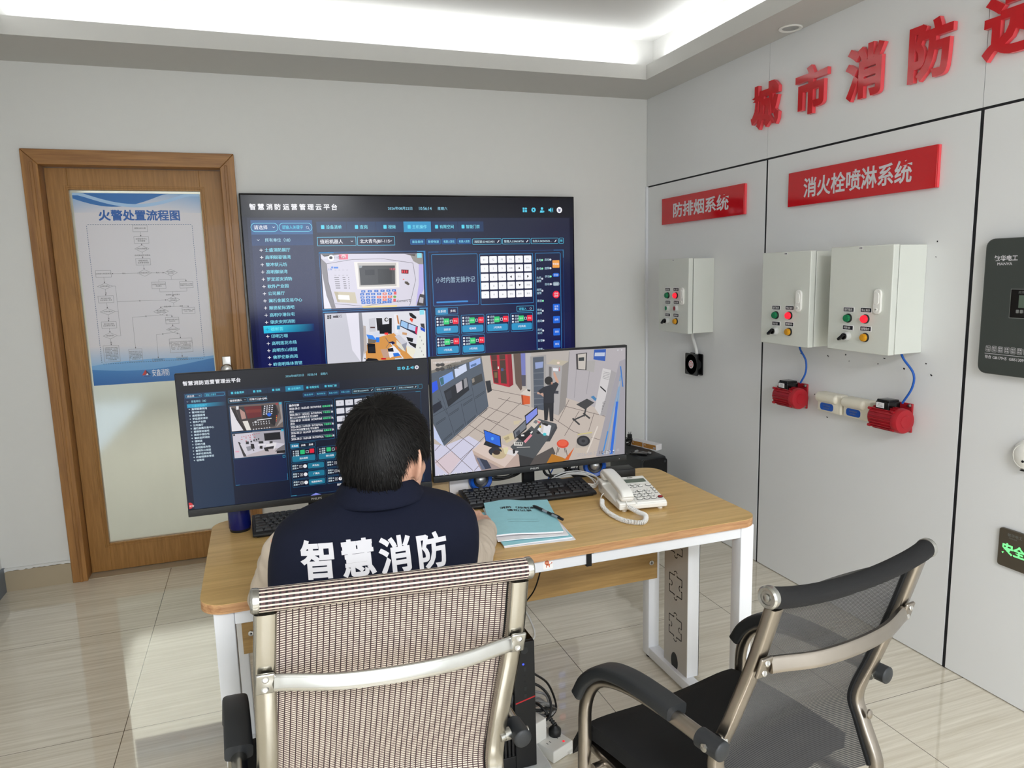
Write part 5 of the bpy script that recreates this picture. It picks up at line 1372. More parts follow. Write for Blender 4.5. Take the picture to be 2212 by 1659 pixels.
b.prism([(2.56, .545), (2.60, .575), (2.60, .555), (2.66, .555), (2.66, .535), (2.60, .535), (2.60, .515)], (-.0127, 0, 0), EY, EZ, (.0004, 0, 0)); b.build('glowing_letters', 'exit_glow', t, normals=False)
b = MB(); text_plane(b, '敏华电工', .011, (-.0127, -2.414, .5895), EY, EZ, 0., 1.05); text_plane(b, 'MANVA', .006, (-.0127, -2.420, .582), EY, EZ, 0., 1.2); b.build('embossed_name', 'grey_ink', t, normals=False)

# ---------------------------------------------------------------- wall television
NAMES = '士盛消防展厅 高明银豪锦湾 黎冲状元坊 高明御泉湾 罗定居安消防 软件产业园 公司展厅 澜石金属交易中心 顺德星际酒吧 高明中港住宅 肇庆安邦消防 德鲜荟 印明万璟 高明莲花市场 高明东山佳园 佛罗伦斯尚苑 岭南明珠体育馆 柏悦湾'.split()
TABS = '设备清单 查岗 视频 主机操作 有限空间 智能门禁'.split()
tvt = thing('television', 'large wall television showing a dark blue fire control page', 'television', (-1.446, -.03, .885))
b = MB(); b.ab((-2.371, -.060, .883), (-.521, -.022, 1.934), .004); b.build('casing', 'gloss_black', tvt)
b = MB(); b.ab((-1.9, -.023, 1.1), (-1.0, -.0005, 1.7)); b.build('wall_bracket', 'black_plastic', tvt)
c = CV((-2.371, -.0604, 1.932), (1, 0, 0), (0, 0, 1))
CY, WH, LB = '58d0ee', 'f2f2f8', '6fd0ec'
c.rect(7, 7, 1843, 1040, '0c1020', bot='060c40'); c.up()
c.rect(30, 120, 1820, 1040, '22273c', bot='050a4a'); c.rect(7, 7, 1843, 118, '090a14', bot='12141f'); c.up()  # greyer upper part: haze of reflected light mixed into the page gradient
for i, ch in enumerate('智慧消防运营管理云平台'): c.text(47 + i * 40.8, 50, 30, ch, WH, .024)
for x, t, w_ in ((751, '2026年08月22日', 133), (922, '10:56:14', 70), (1026, '星期六', 55)): c.text(x, 61, 17, t, '8fd6f0', .006, w=w_)
def icons(x0, y, r, dx, lab=True):
    for i, (ax, ay) in enumerate(((-1, -1), (1, -1), (-1, 1), (1, 1))):
        q = r * .48
        if i == 1: c.poly([(x0 + ax * q, y - 2.1 * q), (x0 + ax * q + q, y - q), (x0 + ax * q, y + .1 * q), (x0 + ax * q - q, y - q)], CY)
        else: c.rect(x0 + ax * q - q * .8, y + ay * q - q * .8, x0 + ax * q + q * .8, y + ay * q + q * .8, CY)
    x = x0 + dx; n = 16; c.poly([(x + r * (1 if k % 2 else .78) * math.cos(2 * PI * k / n), y + r * (1 if k % 2 else .78) * math.sin(2 * PI * k / n)) for k in range(n)], CY)
    x = x0 + 2 * dx; c.dot(x - r * .1, y - r * .55, r * .5, CY); c.poly([(x - r, y + r), (x - r * .8, y + r * .2), (x + r * .6, y + r * .2), (x + r * .8, y + r)], CY)
    x = x0 + 3 * dx; c.poly([(x - r, y - r * .4), (x - r * .4, y - r * .4), (x + r * .2, y - r), (x + r * .2, y + r), (x - r * .4, y + r * .4), (x - r, y + r * .4)], CY)
    for k in (.5, .85): c.line((x + r * k, y - r * k), (x + r * k, y + r * k), r * .16, CY)
    x = x0 + 4 * dx; c.dot(x, y, r * 1.15, 'f0f0f4', 20); c.up(); c.dot(x0 + dx, y, r * .35, '0c0e18'); c.dot(x0 + 2 * dx + r * .6, y + r * .55, r * .42, '0e1424'); c.up(); c.dot(x0 + 2 * dx + r * .6, y + r * .55, r * .28, CY)
    c.poly([(x - r * .5, y - r * .6), (x + r * .1, y - r * .3), (x + r * .5, y - r * .6), (x + r * .45, y + r * .5), (x - r * .3, y + r * .7)], '6a6c8e')
icons(1540, 75, 15, 54)
# left list
c.rect(46, 132, 350, 204, '2c5588', bot='345f92'); c.rect(45, 204, 350, 260, '243a62', bot='26406e'); c.rect(45, 260, 350, 1040, '2b3150', bot='050d52'); c.up()  # list greyer at its top, reflection haze put into its colour too
c.ring(45, 146, 179, 191, 2.6, LB, 22); c.ring(182, 146, 349, 191, 2.6, LB, 22); c.text(60, 158, 21, '请选择', WH, .008); c.text(198, 158, 20, '请输入关键字', CY, .006, w=104)
def chev(x, y, s_, col='d8e4f0'): c.line((x - s_, y - s_ * .5), (x, y + s_ * .5), s_ * .35, col); c.line((x, y + s_ * .5), (x + s_, y - s_ * .5), s_ * .35, col)
chev(157, 168, 6); c.ring(318, 162, 331, 175, 1.6, 'c8d8e8', 6.4); c.line((329, 173), (336, 180), 2, 'c8d8e8'); chev(77, 232, 6)
c.text(110, 223, 19, '所有单位（18）', 'a8e0f2', .008, w=124)
c.rect(69, 672, 325, 711, '2fc4e4'); c.up()
for j in range(8): c.poly([(69 + 32 * j, 672), (101 + 32 * j, 672), (101 + 32 * j, 711), (69 + 32 * j, 711)], [mixc('35d0ec', '14306c', max(0, (j - 1) / 7)), mixc('35d0ec', '14306c', max(0, j / 7)), mixc('28b4e0', '0c2058', max(0, j / 7)), mixc('28b4e0', '0c2058', max(0, (j - 1) / 7))])
c.up()
for i, nm in enumerate(NAMES):
    y = 273 + 37.1 * i
    if y > 1000: break
    hl = i == 11; c.line((79, y + 10), (95, y + 10), 2.6, '2a98c0' if hl else WH); c.line((87, y + 2), (87, y + 18), 2.6, '2a98c0' if hl else WH); c.text(105, y, 19.5, nm, '6fe8f4' if hl else '86e0f4', .016)
# tabs
xs = [370, 526, 681, 831, 985, 1138, 1289]
for i in range(6): c.rect(xs[i] + .8, 140, xs[i + 1] - .8, 196, '3a93c4' if i == 3 else '243a5e')
c.rect(380, 297, 946, 297.5, '243a5e'); c.up()
for i, t in enumerate(TABS):
    w_ = 80 if len(t) == 4 else 40; x = (xs[i] + xs[i + 1]) / 2 - w_ / 2 + 12; c.text(x, 158, 20, t, '7fe4f6', .012, w=w_)
    xi = x - 26; c.rect(xi, 158, xi + 17, 178, '58d4ee', 3); 
c.up()
def sel(x0, y0, x1, y1, t, s_=22):
    c.ring(x0, y0, x1, y1, 2.4, '62c6ea'); c.text(x0 + 14, (y0 + y1) / 2 - s_ / 2, s_, t, WH, .014); chev(x1 - 22, (y0 + y1) / 2, 6)
sel(370, 219, 572, 266, '值班机器人'); sel(578, 219, 780, 266, '北大青鸟JBF-11S', 21)
for x0, x1, t in ((865, 948, '紧急暂停'), (955, 1036, '暂停恢复'), (1042, 1126, '机器人复位'), (1132, 1213, '机器人巡查')):
    c.rect(x0, 234, x1, 264, '1d4a86', 5); c.up(.5); c.ring(x0, 234, x1, 264, 1.4, '2f78b4', 5); c.text((x0 + x1) / 2, 242, 14, t, '86e2f6', .012, w=min(62, x1 - x0 - 12), align='c'); c.up(-.5)
for x0, x1, t in ((1220, 1392, '消控室:534632435'), (1398, 1569, '管理人:534654756'), (1574, 1747, '负责人:242342523…')):
    c.ring(x0, 235, x1, 268, 2.2, '58c4e8', 5); c.text(x0 + 11, 245, 14, t, 'd2eef8', .008, w=120); c.line((x1 - 24, 258), (x1 - 13, 246), 4, WH)
c.ring(1751, 235, 1780, 268, 2.2, '58c4e8', 5); c.text(1758, 244, 15, '预', CY, .01)
# two camera pictures
for y0, y1, pic in ((298, 604, PIC_PANEL), (611, 916, PIC_OFFICE)):
    c.ring(374, y0, 947, y1, 2.6, '2f6fae'); c.rect(374, y0, 450, y0 + 5, '58a8e0'); c.rect(900, y0, 947, y0 + 5, '58a8e0'); c.rect(374, y1 - 5, 420, y1, '4aa0dc'); c.rect(937, y0, 947, y1, '3578b8')
    c.clip = (382, y0 + 8, 932, y1 - 3); z = c.z; c.up(); c.pics(pic); c.clip = None; c.up()
    c.rect(899, y0 + 12, 925, y0 + 38, '8fdcec'); c.z = z
c.up(60)
c.text(392, 320, 13, '620年', 'f4f4f8', .01); c.text(452, 320, 12, '11:05:15', '40444c', .004)
c.text(414, 382, 11, '上海', '3a78d2', .01); c.text(775, 562, 13, 'Comers G', '30343c', .0); c.text(745, 388, 12, '11:05', 'f86078', .01, w=30)
c.text(440, 629, 17, '萤石', '4a4650', .006)
# right frame
c.ring(962, 304, 1777, 1038, 2, '1d4a86'); c.rect(962, 304, 1020, 307, '3a80c0'); c.rect(1715, 304, 1777, 307, '3a80c0'); c.rect(1774, 304, 1777, 350, '5ac0e8')
c.rect(979, 318, 1246, 606, '14203e', bot='0e1c58'); c.up(); c.ring(979, 318, 1246, 606, 2.6, '3a8fcc', 6); c.text(999, 444, 33, '小时内暂无操作记', 'a8c4da', .0, w=228)
c.rect(997, 580, 1227, 589, '12305e'); c.up(); c.rect(997, 580, 1182, 589, '3a8ad2', 4)
c.ring(1257, 320, 1583, 609, 2.6, '3a8fcc', 6)
KT = [['F1', 'F2', 'F3', 'F4', 'F5', 'F6'], ['1', '2', '3', '功能', '▲', '取消'], ['4', '5', '6', '◀', '确认', '▶'], ['7', '8', '9', '中断', '▼', '消音'], ['*', '0', '#', '手动', '自动', '复位']]
for i in range(5):
    for j in range(6):
        x, y = 1263 + 52.8 * j, 334 + 49.6 * i; c.rect(x, y, x + 46, y + 40, 'f8f8fc', 4)
c.up()
for i in range(5):
    for j in range(6):
        x, y, t = 1263 + 52.8 * j + 23, 334 + 49.6 * i + 20, KT[i][j]
        a = {'▲': 1, '◀': 2, '▶': 3, '▼': 4}.get(t)
        if a: c.poly({1: [(x - 6, y + 6), (x, y - 7), (x + 6, y + 6)], 4: [(x - 6, y - 6), (x + 6, y - 6), (x, y + 7)], 2: [(x + 5, y - 8), (x + 5, y + 8), (x - 6, y)], 3: [(x - 5, y - 8), (x + 6, y), (x - 5, y + 8)]}[a], '101018')
        else: c.text(x, y - 5.5, 10, t, '70747e', .0, align='c')
c.ring(1597, 320, 1758, 1038, 2.6, '3a8fcc', 8)
for x, y, t, on in ((1604, 354, '主电', 1), (1656, 352, '启动', 0), (1604, 403, '备电', 1), (1656, 402, '故障', 0), (1656, 450, '手动', 1), (1656, 495, '自动', 0), (1604, 591, '消音', 1), (1604, 709, '启动', 0), (1604, 826, '反馈', 0)):
    c.text(x, y, 15, t, 'b8dcec', .008); c.dot(x + 37, y + 8, 6, '8ef0b4' if on else 'd8dce4')
for y, t1, t2 in ((456, '火灾', '报警'), (526, '故障', '报警'), (644, '系统', '故障'), (761, '启动', '延迟'), (878, '监管', '报警')):
    c.text(1604, y, 14, t1, 'b8dcec', .008); c.text(1604, y + 20, 14, t2, 'b8dcec', .008); c.dot(1639, y + 14, 6, 'd8dce4')
c.rect(1706, 364, 1750, 408, 'f0a24c', 3); c.rect(1706, 439, 1748, 461, '2a6cd2', 10); c.rect(1706, 491, 1748, 514, '8a9eaa', 10); c.dot(1726, 565, 22, 'ee2440', 24)
for i in range(4): c.rect(1704, 620 + 73 * i, 1748, 662 + 73 * i, '1f66d6', 4)
c.up()
for y, t in ((380, '警报器'), (444, '手动'), (497, '自动'), (552, '启动'), (567, '启停'), (629, '信号'), (644, '确认'), (707, '自检'), (780, '消音'), (853, '复位')): c.text(1727, y, 12, t, 'e8f0fa', .006, align='c')
c.rect(989, 616, 1062, 655, '2f86b8'); c.rect(1062, 616, 1120, 655, '16184a'); c.up(); c.ring(989, 615, 1120, 655, 2.2, '2f86b8'); c.text(1026, 628, 15, '全系统', WH, .012, align='c'); c.text(1091, 628, 15, '多线', WH, .012, align='c')
c.ring(1475, 624, 1583, 655, 2.4, '58c4e8', 4); c.text(1488, 632, 17, '请输入', CY, .006, w=48); c.ring(1556, 635, 1568, 647, 1.6, 'd0dce8', 5.9)
def card(x, y, t):
    c.ring(x, y, x + 139, y + 110, 2.4, '3090c4', 8)
    for k, s_ in enumerate(('启动', '反馈', '故障')): c.dot(x + 14, y + 17 + 17 * k, 6, 'dde2ec'); c.text(x + 26, y + 11 + 17 * k, 12, s_, 'd0e8f4', .006)
    c.rect(x + 50, y + 17, x + 82, y + 50, '2ecb74', 4); c.rect(x + 103, y + 16, x + 136, y + 50, 'ee2440', 4); c.ring(x + 86, y + 26, x + 101, y + 41, 2, 'f0f0f4'); c.rect(x + 6, y + 60, x + 132, y + 100, '2690c2', 8); c.up()
    c.text(x + 66, y + 28, 10, '启动', 'dff6ea', .004, align='c'); c.text(x + 119, y + 28, 10, '停止', 'fbe6ea', .004, align='c'); c.text(x + 69, y + 73, 13, t, WH, .01, align='c'); c.up(-1)
for x, y, t in ((985, 660, '消防泵'), (1136, 661, '喷淋泵'), (1286, 662, '2号风机'), (1436, 663, '3号风机'), (985, 776, '1号风机'), (1136, 777, '3号风机')): card(x, y, t)
c.build('picture', 'screen', tvt)

# ---------------------------------------------------------------- desk
desk = thing('desk', 'long wooden office desk with rounded corners on white metal legs', 'desk', (-1.72, -1.99, 0))
DX0, DX1, DY0, DY1, DZ = -2.507, -.930, -2.312, -1.672, .75
b = MB(); b.prism(rrect(DX0, DY0, DX1, DY1, .062, 8), (0, 0, DZ - .0015), (1, 0, 0), (0, 1, 0), (0, 0, .0015)); b.build('desktop', 'desk_wood', desk)
b = MB()
for k, (z0, z1, i) in enumerate(((.7255, .731, 0), (.731, .7325, 1), (.7325, .739, 0), (.739, .7405, 1), (.7405, .7485, 0))):
    b.mi = 0; q = .0004 if i else 0; b.prism(rrect(DX0 + q, DY0 + q, DX1 - q, DY1 - q, .062, 8), (0, 0, z0), (1, 0, 0), (0, 1, 0), (0, 0, z1 - z0))
b.build('plywood_edge', 'desk_edge', desk)
LY0, LY1 = -2.295, -1.70
def leg(nm, a, c_): b = MB(); b.ab(a, c_, .003); return b.build(nm, 'white_metal', desk)
for xa, xb in ((-2.478, -2.432), (-.989, -.943)):
    leg('leg', (xa, LY0, .012), (xb, LY0 + .046, .725)); leg('leg', (xa, LY1 - .046, .012), (xb, LY1, .725)); leg('foot_rail', (xa, LY0 + .046, .012), (xb, LY1 - .046, .05)); leg('top_rail', (xa, LY0 + .046, .685), (xb, LY1 - .046, .725))
    for y in (LY0 + .023, LY1 - .023):
        b = MB(); b.lathe([(.017, 0), (.017, .006), (.006, .007), (.006, .013)], ((xa + xb) / 2, y, 0), (0, 0, 1), 16); b.build('levelling_foot', 'black_plastic', desk)
leg('apron', (-2.432, LY0 + .002, .686), (-.989, LY0 + .034, .725)); leg('rear_beam', (-2.432, LY1 - .04, .686), (-.989, LY1 - .002, .725))
b = MB(); b.ab((-2.446, -1.7585, .335), (-.960, -1.7405, .715)); b.build('modesty_panel', 'panel_wood', desk)
for x in (-2.42, -.985):
    for z in (.40,):
        b = MB(); b.lathe([(.009, -.001), (.009, .002), (.007, .003), (.003, .0025)], (x, -1.7585, z), (0, -1, 0), 16); b.mi = 1; b.cyl((x, -1.7605, z), (x, -1.762, z), .003, n=6); b.build('screw', ['silver', 'black_ink'], desk)
# cable column: folded sheet with jigsaw shaped slots (right) and a plain one (left)
cx0, cx1, cy0, cy1 = -.972, -.924, -1.985, -1.832
b = MB(); b.ab((cx0 + .0015, cy0, .05), (cx1, cy0 + .002, .725)); b.ab((cx0 + .0015, cy1 - .002, .05), (cx1, cy1, .725)); b.ab((cx1 - .002, cy0, .05), (cx1, cy1, .725)); b.build('cable_column', 'white_metal', desk)
b = MB(); b.ab((cx0 - .001, cy0, .05), (cx0 + .001, cy1, .725)); pl_ = b.build('column_side', 'grey_metal', desk)
b = MB()
def jig(yc, zc):
    s_ = .040; P = []
    base = [(-1, 1, 0), (1, 1, 1), (1, -1, 0), (-1, -1, 1)]
    def edge(p, q, out):
        p, q = V(p), V(q); d = q - p; L_ = d.length; d.normalize(); nrm = V((d.y, -d.x)) * (1 if out else -1); r = .011
        pts = [p, p + d * (L_ / 2 - r * .8)]
        cc = p + d * (L_ / 2) + nrm * -(r * .9)
        for k in range(9): a = PI * (1.25 - 1.5 * k / 8 + 0.0); pts.append(p + d * (L_ / 2) + d * (r * math.cos(a)) - nrm * (r * .7 + r * math.sin(a)))
        pts += [p + d * (L_ / 2 + r * .8), q]; return pts
    cs = [(-.041, .036), (.041, .036), (.041, -.036), (-.041, -.036)]
    for i in range(4): P += [edge(cs[i], cs[(i + 1) % 4], i % 2 == 0)]
    for E_ in P:
        for k, (p, q) in enumerate(zip(E_, E_[1:])):
            if k in (3, 8): continue
            d = (q - p)
            if d.length < 1e-6: continue
            d.normalize(); n_ = V((-d.y, d.x)) * .0021
            b.poly([(cx0 - .0013, yc - v.x, zc + v.y) for v in (p + n_, q + n_, q - n_, p - n_)])
for z in (.209, .369, .529): jig((cy0 + cy1) / 2, z)
b.build('jigsaw_slot', 'black_ink', pl_, normals=False)
b = MB(); b.prism([(.023 * math.cos(2 * PI * k / 24), .036 * math.sin(2 * PI * k / 24)) for k in range(24)], (cx0 - .0014, -1.905, .072), (0, -1, 0), (0, 0, 1), (.0002, 0, 0)); b.build('cable_hole', 'dark_plastic', pl_)
# clip and sticker on the front apron
t = thing('cable_clip', 'black clip hooked over the white front rail of the desk', 'clip', (-1.500, -2.297, .685))
b = MB(); b.ab((-1.507, -2.2965, .682), (-1.491, -2.2935, .724), .001); b.ab((-1.507, -2.2965, .681), (-1.491, -2.262, .6845), .001); b.ab((-1.507, -2.304, .7205), (-1.487, -2.2935, .7245), .001); b.build('clip_body', 'black_plastic', t)
t = thing('sticker', 'small white sticker with an orange lion on the desk rail', 'sticker', (-1.622, -2.2936, .694))
c = CV((-1.637, -2.29335, .7215), (1, 0, 0), (0, 0, 1)); c.poly(rrect(0, 0, 29, 29, 3), 'f6f4f2'); c.up()
c.dot(11, 10, 6.5, 'c8583a'); c.rect(9, 14, 20, 19, 'd87048', 2); c.rect(8.5, 18, 11, 24, 'd87048'); c.rect(17, 18, 19.5, 24, 'd87048'); c.line((20, 16), (25, 13), 1.4, 'd87048'); c.dot(25.5, 12.5, 1.6, 'b84830'); c.up(); c.dot(11, 10.5, 4, 'e8a078'); c.up(); c.dot(9.6, 9.6, .7, '402018'); c.dot(12.6, 9.6, .7, '402018'); c.dot(11, 11.6, .9, '70301c'); c.build('lion_print', 'print', t)

# ---------------------------------------------------------------- two monitors
def monitor(P, yaw, tilt, label, stand_y, wdt=.714, hgt=.42):
    t = thing('monitor', label, 'monitor', (P[0], stand_y, DZ), 0, 'wide black monitors on the desk')
    ex = V((math.cos(yaw), math.sin(yaw), 0)); nrm = V((math.sin(yaw), -math.cos(yaw), 0)); up = V((0, 0, 1)) * math.cos(tilt) - nrm * math.sin(tilt); n = ex.cross(up); P = V(P)
    R3 = M((ex, -n, up)).transposed()
    b = MB(); b.box(P - n * .009, (wdt, .018, hgt), R3, .003); b.box(P - n * .028 - up * .03, (wdt * .62, .03, hgt * .5), R3, .012); b.build('housing', 'black_plastic', t)
    b = MB(); b.box(P + n * .0015 - up * (hgt / 2 - .0105), (wdt, .005, .021), R3, .0015); lo_ = b.build('lower_bezel', 'dark_plastic', t)
    b = MB(); text_plane(b, 'PHILIPS', .0085, P + n * .0043 - up * (hgt / 2 - .0078) - ex * .0, ex, up, .012, 1.05, True); lg = b.build('brand_lettering', 'clear_ring', lo_, normals=False)
    b = MB(); b.box(P + n * .0043 + ex * (wdt / 2 - .03) - up * (hgt / 2 - .009), (.002, .0006, .0025), R3); b.build('power_light', 'white_ink', lo_)
    nb = P - n * .05; nb.z = 0
    b = MB(); b.ab((P.x - .022, stand_y - .012, DZ + .012), (P.x + .022, stand_y + .010, P.z), .004); b.ab((P.x - .03, stand_y - .03, P.z - .04), (P.x + .03, stand_y + .012, P.z + .04), .004); b.build('neck', 'black_plastic', t)
    b = MB(); b.prism(rrect(P.x - .13, stand_y - .10, P.x + .13, stand_y + .02, .02), (0, 0, DZ), (1, 0, 0), (0, 1, 0), (0, 0, .012)); b.build('stand_base', 'black_plastic', t, bevel=.003)
    cc = CV(P + n * .0006 - ex * wdt / 2 + up * hgt / 2, ex, up); return t, cc
# right: a live camera view of another control room
t, c = monitor((-1.462, -1.785, 1.031), -.0034, -.025, 'right monitor showing a camera view of a control room with a person standing', -1.716)
c.rect(2, 2, 712, 399, '06070a'); c.up(); c.clip = (7, 6, 707, 396)
c.pics(PIC_ROOM); c.up(2)
c.clip = None
c.text(13, 15, 6.5, '中港住宅全景主机值班值守DI20门口主机', 'f0ecec', .006, w=92)
c.text(57, 28, 15, '萤石', '46423f', .012, w=40)
c.text(518, 374, 11.5, '2026-08-22', 'b8b4b8', -.004, w=80); c.text(606, 374, 11.5, '10:57:14', '504c50', -.004, w=58); c.ring(620, 376, 650, 386, 1.4, 'e8e8ec', 4.5); c.text(635, 378.5, 5, '倍速', 'f0f0f4', .01, align='c')
c.dot(661, 378, 3, 'f0f0f4'); c.ring(675, 374, 683, 382, .9, 'd8d8dc'); c.dot(675, 16, 2.6, 'd8d8dc'); c.dot(690, 16, 2.6, 'd8d8dc')
c.build('picture', 'screen_matte', t)
# left: the same control page
t, c = monitor((-2.199, -1.867, 1.041), -.004, -.041, 'left monitor showing a dark blue list page behind the seated person', -1.80, .714, .417)
c.rect(2, 2, 712, 396, '0c1326', bot='0b1732'); c.up(); c.rect(3, 3, 711, 50, '11131c', bot='101420'); c.up()
for i, ch in enumerate('智慧消防运营管理云平台'): c.text(20 + i * 13.95, 22, 12, ch, WH, .028)
for x, tt, w_ in ((293, '2026年08月22日', 51), (355, '10:56:14', 26), (392, '星期六', 20)): c.text(x, 23, 7, tt, '86d4ea', .008, w=w_)
icons(624, 26, 5.4, 13.7)
c.rect(20, 57, 128, 72, '1c3c60'); c.rect(19, 72, 127, 87, '182c4c'); c.rect(18, 87, 127, 395, '1b2a46', bot='1c3350'); c.up()
c.ring(23, 60, 66, 69.5, .9, '4aa8d0', 4.6); c.ring(71, 59.5, 126, 69.5, .9, '4aa8d0', 4.8); c.text(27, 62, 6, '请选择', WH, .01); c.text(75, 61.6, 6, '请输入关键字', CY, .01, w=28); chev(60, 65, 2); chev(27, 80.5, 2); c.text(37, 77, 7, '所有单位（18）', 'a0e0f2', .01, w=38)
for j in range(6): c.poly([(25 + 17 * j, 87.5), (42 + 17 * j, 87.5), (42 + 17 * j, 98.5), (25 + 17 * j, 98.5)], [mixc('2aa4cc', '1b2a46', max(0, (j - 2) / 4)), mixc('2aa4cc', '1b2a46', max(0, (j - 1) / 4)), mixc('2090bc', '1b2a46', max(0, (j - 1) / 4)), mixc('2090bc', '1b2a46', max(0, (j - 2) / 4))])
c.up()
for i, nm in enumerate(NAMES):
    y = 90 + 9.3 * i; hl = i == 0; q = '4ac8e8' if hl else 'd4eaf6'; c.text(36 if i else 37, y, 6.2, nm, q, .02); c.line((28, y + 3), (32, y + 3), .9, q); c.line((30, y + 1), (30, y + 5), .9, q)
c.poly([(4, 374), (10, 374.5), (14, 379), (14.5, 386), (11, 391), (4, 393)], 'd83038'); c.up(.3); c.text(5, 382, 6, '报警', 'f8e0e0', .01)
xs = [134, 186, 240, 290, 341, 393, 445]
for i in range(6): c.rect(xs[i] + .3, 56, xs[i + 1] - .3, 72, '1f7fa6' if i == 3 else '142c48')
c.up()
for i, tt in enumerate(TABS): w_ = 26 if len(tt) == 4 else 13; x = (xs[i] + xs[i + 1]) / 2 - w_ / 2 + 4; c.text(x, 61, 6.6, tt, '62d8ee', .02, w=w_); c.rect(x - 9, 61, x - 3, 67.6, '4accea', 1)
def sel2(x0, y0, x1, y1, tt): c.ring(x0, y0, x1, y1, .8, '4a90b4'); c.text(x0 + 4, (y0 + y1) / 2 - 3, 6.2, tt, WH, .02); chev(x1 - 6, (y0 + y1) / 2, 1.8)
sel2(133, 80, 184, 93, '值班机器人'); sel2(186, 80, 238, 93, '泛海三江JB-QGL')
for x0, x1, tt in ((338, 371, '紧急暂停'), (374, 406, '暂停恢复'), (409, 441, '机器人复位'), (444, 477, '机器人巡查')): c.rect(x0, 79.5, x1, 92.5, '12305a', 2); c.up(.4); c.ring(x0, 79.5, x1, 92.5, .6, '286a98', 2); c.text((x0 + x1) / 2, 83, 5.4, tt, '5cc8e6', .012, w=25, align='c'); c.up(-.4)
for x0, x1, tt in ((480, 546, '消控室:22258275'), (549, 614, '管理人:18125724921'), (617, 680, '负责人:13790056290')): c.ring(x0, 79.5, x1, 93, .8, '4aa8cc', 2); c.text(x0 + 4, 83.5, 5.4, tt, 'c4e8f4', .012, w=45); c.line((x1 - 9, 89), (x1 - 5, 84), 1.6, WH)
c.ring(682, 79.5, 694, 93, .8, '4aa8cc', 2)
for y0, y1, pic in ((100, 180, PIC_ALARM), (181, 258, PIC_CONTROL)):
    c.ring(133, y0, 279, y1, .8, '1f5f90'); c.clip = (135.5, y0 + 1.5, 277, y1 - 1.5); z = c.z; c.up(); c.pics(pic); c.clip = None; c.rect(270, y0 + 2, 276.5, y0 + 8, '3ab8d8'); c.z = z
c.rect(134, 261, 278, 338, '0a1a48', bot='0a1f4a'); c.up(); c.ring(133, 260, 279, 339, .7, '1a4a78'); c.rect(133, 337.4, 145, 339, '3a90b8'); c.rect(277.6, 318, 279, 339, '3a90b8'); c.ring(269, 262, 276, 269, .9, '3ab8d8')
c.up(30)
c.ring(284, 101, 688, 391, .9, '1a5078'); c.rect(284, 101, 300, 102.4, '3a98c0'); c.rect(672, 101, 688, 102.4, '3a98c0'); c.rect(284, 389, 300, 391, '4ab0d0')
c.rect(289, 106, 421, 226, '081838'); c.up(); c.ring(289, 106, 421, 226, .9, '1f6a98', 2); c.text(297, 111, 6.6, '操作记录', WH, .03)
yy = 121
for k, (tm, a1, a2, a3, a4) in enumerate((('16:55:03', '执行动作完成', '结果反馈', '执行', '成功'), ('16:55:02', '执行动作[04]', '下发成功', '高盛家', '泰三江C9020报警主机 可以操作'), ('16:55:00', '执行动作完成', '结果反馈', '执行', '成功'), ('16:55:00', '执行动作[3]', '下发成功', '高盛家', '三江C9020报警主机 可以操作'), ('16:54:59', '执行动作完成', '结果反馈', '执行', '成功'), ('16:54:58', '执行动作[3]', '下发成功', '高盛家', '泰三江C9020报警主机 可以操作'))):
    c.text(297, yy, 6, '2026-08-21 ' + tm, WH, .02, w=56); c.text(357, yy, 6, a1, WH, .02, w=31); c.text(391, yy, 6, a2, '58e89a', .02, w=22); c.text(415, yy, 6, a3[:1], WH, .02)
    if yy + 14 < 224: c.text(297, yy + 8.6, 6, a4, WH, .02, w=12 if len(a4) == 2 else 80); c.line((296, yy + 16.6), (417, yy + 16.6), .6, 'a8bccc')
    yy += 18.4
c.ring(427, 104, 560, 226, .9, '1f6a98', 2)
for i in range(4):
    for j in range(5): c.rect(431 + 27 * j, 110 + 24 * i, 454 + 27 * j, 127 + 24 * i, 'e4e4ee', 2)
c.ring(292, 229, 364, 244, .8, '1f78a0', 1.5); c.rect(293, 230, 317, 243.4, '1f7fa6'); c.up()
for x, tt in ((305, '全系统'), (329, '多线'), (351, '总线')): c.text(x, 234, 5.8, tt, WH, .025, align='c')
for i in range(4):
    for j in range(5): c.text(442.5 + 27 * j, 116, 4, 'F%d' % (j + 1) if not i else '', '808490', 0, align='c')
for kx in (292, 368, 444, 520):
    c.ring(kx, 247, kx + 72, 289, .8, '1f6a98', 3)
    for k, tt in enumerate(('启动', '反馈', '故障')): c.dot(kx + 8, 254 + 6.6 * k, 2, 'c8d4de'); c.text(kx + 13, 251 + 6.6 * k, 5, tt, 'd8ecf4', .02)
    c.rect(kx + 27, 251, kx + 40, 264, '2ec87c', 1.6); c.ring(kx + 43, 254, kx + 51, 262, 1, 'e8ecf0'); c.rect(kx + 54, 250, kx + 67, 263, 'ee2440', 1.6); c.rect(kx + 3, 268, kx + 69, 286, '1d7c9c', 3); c.up(.4); c.text(kx + 36, 274, 5.6, '消火栓泵', WH, .02, align='c'); c.up(-.4)
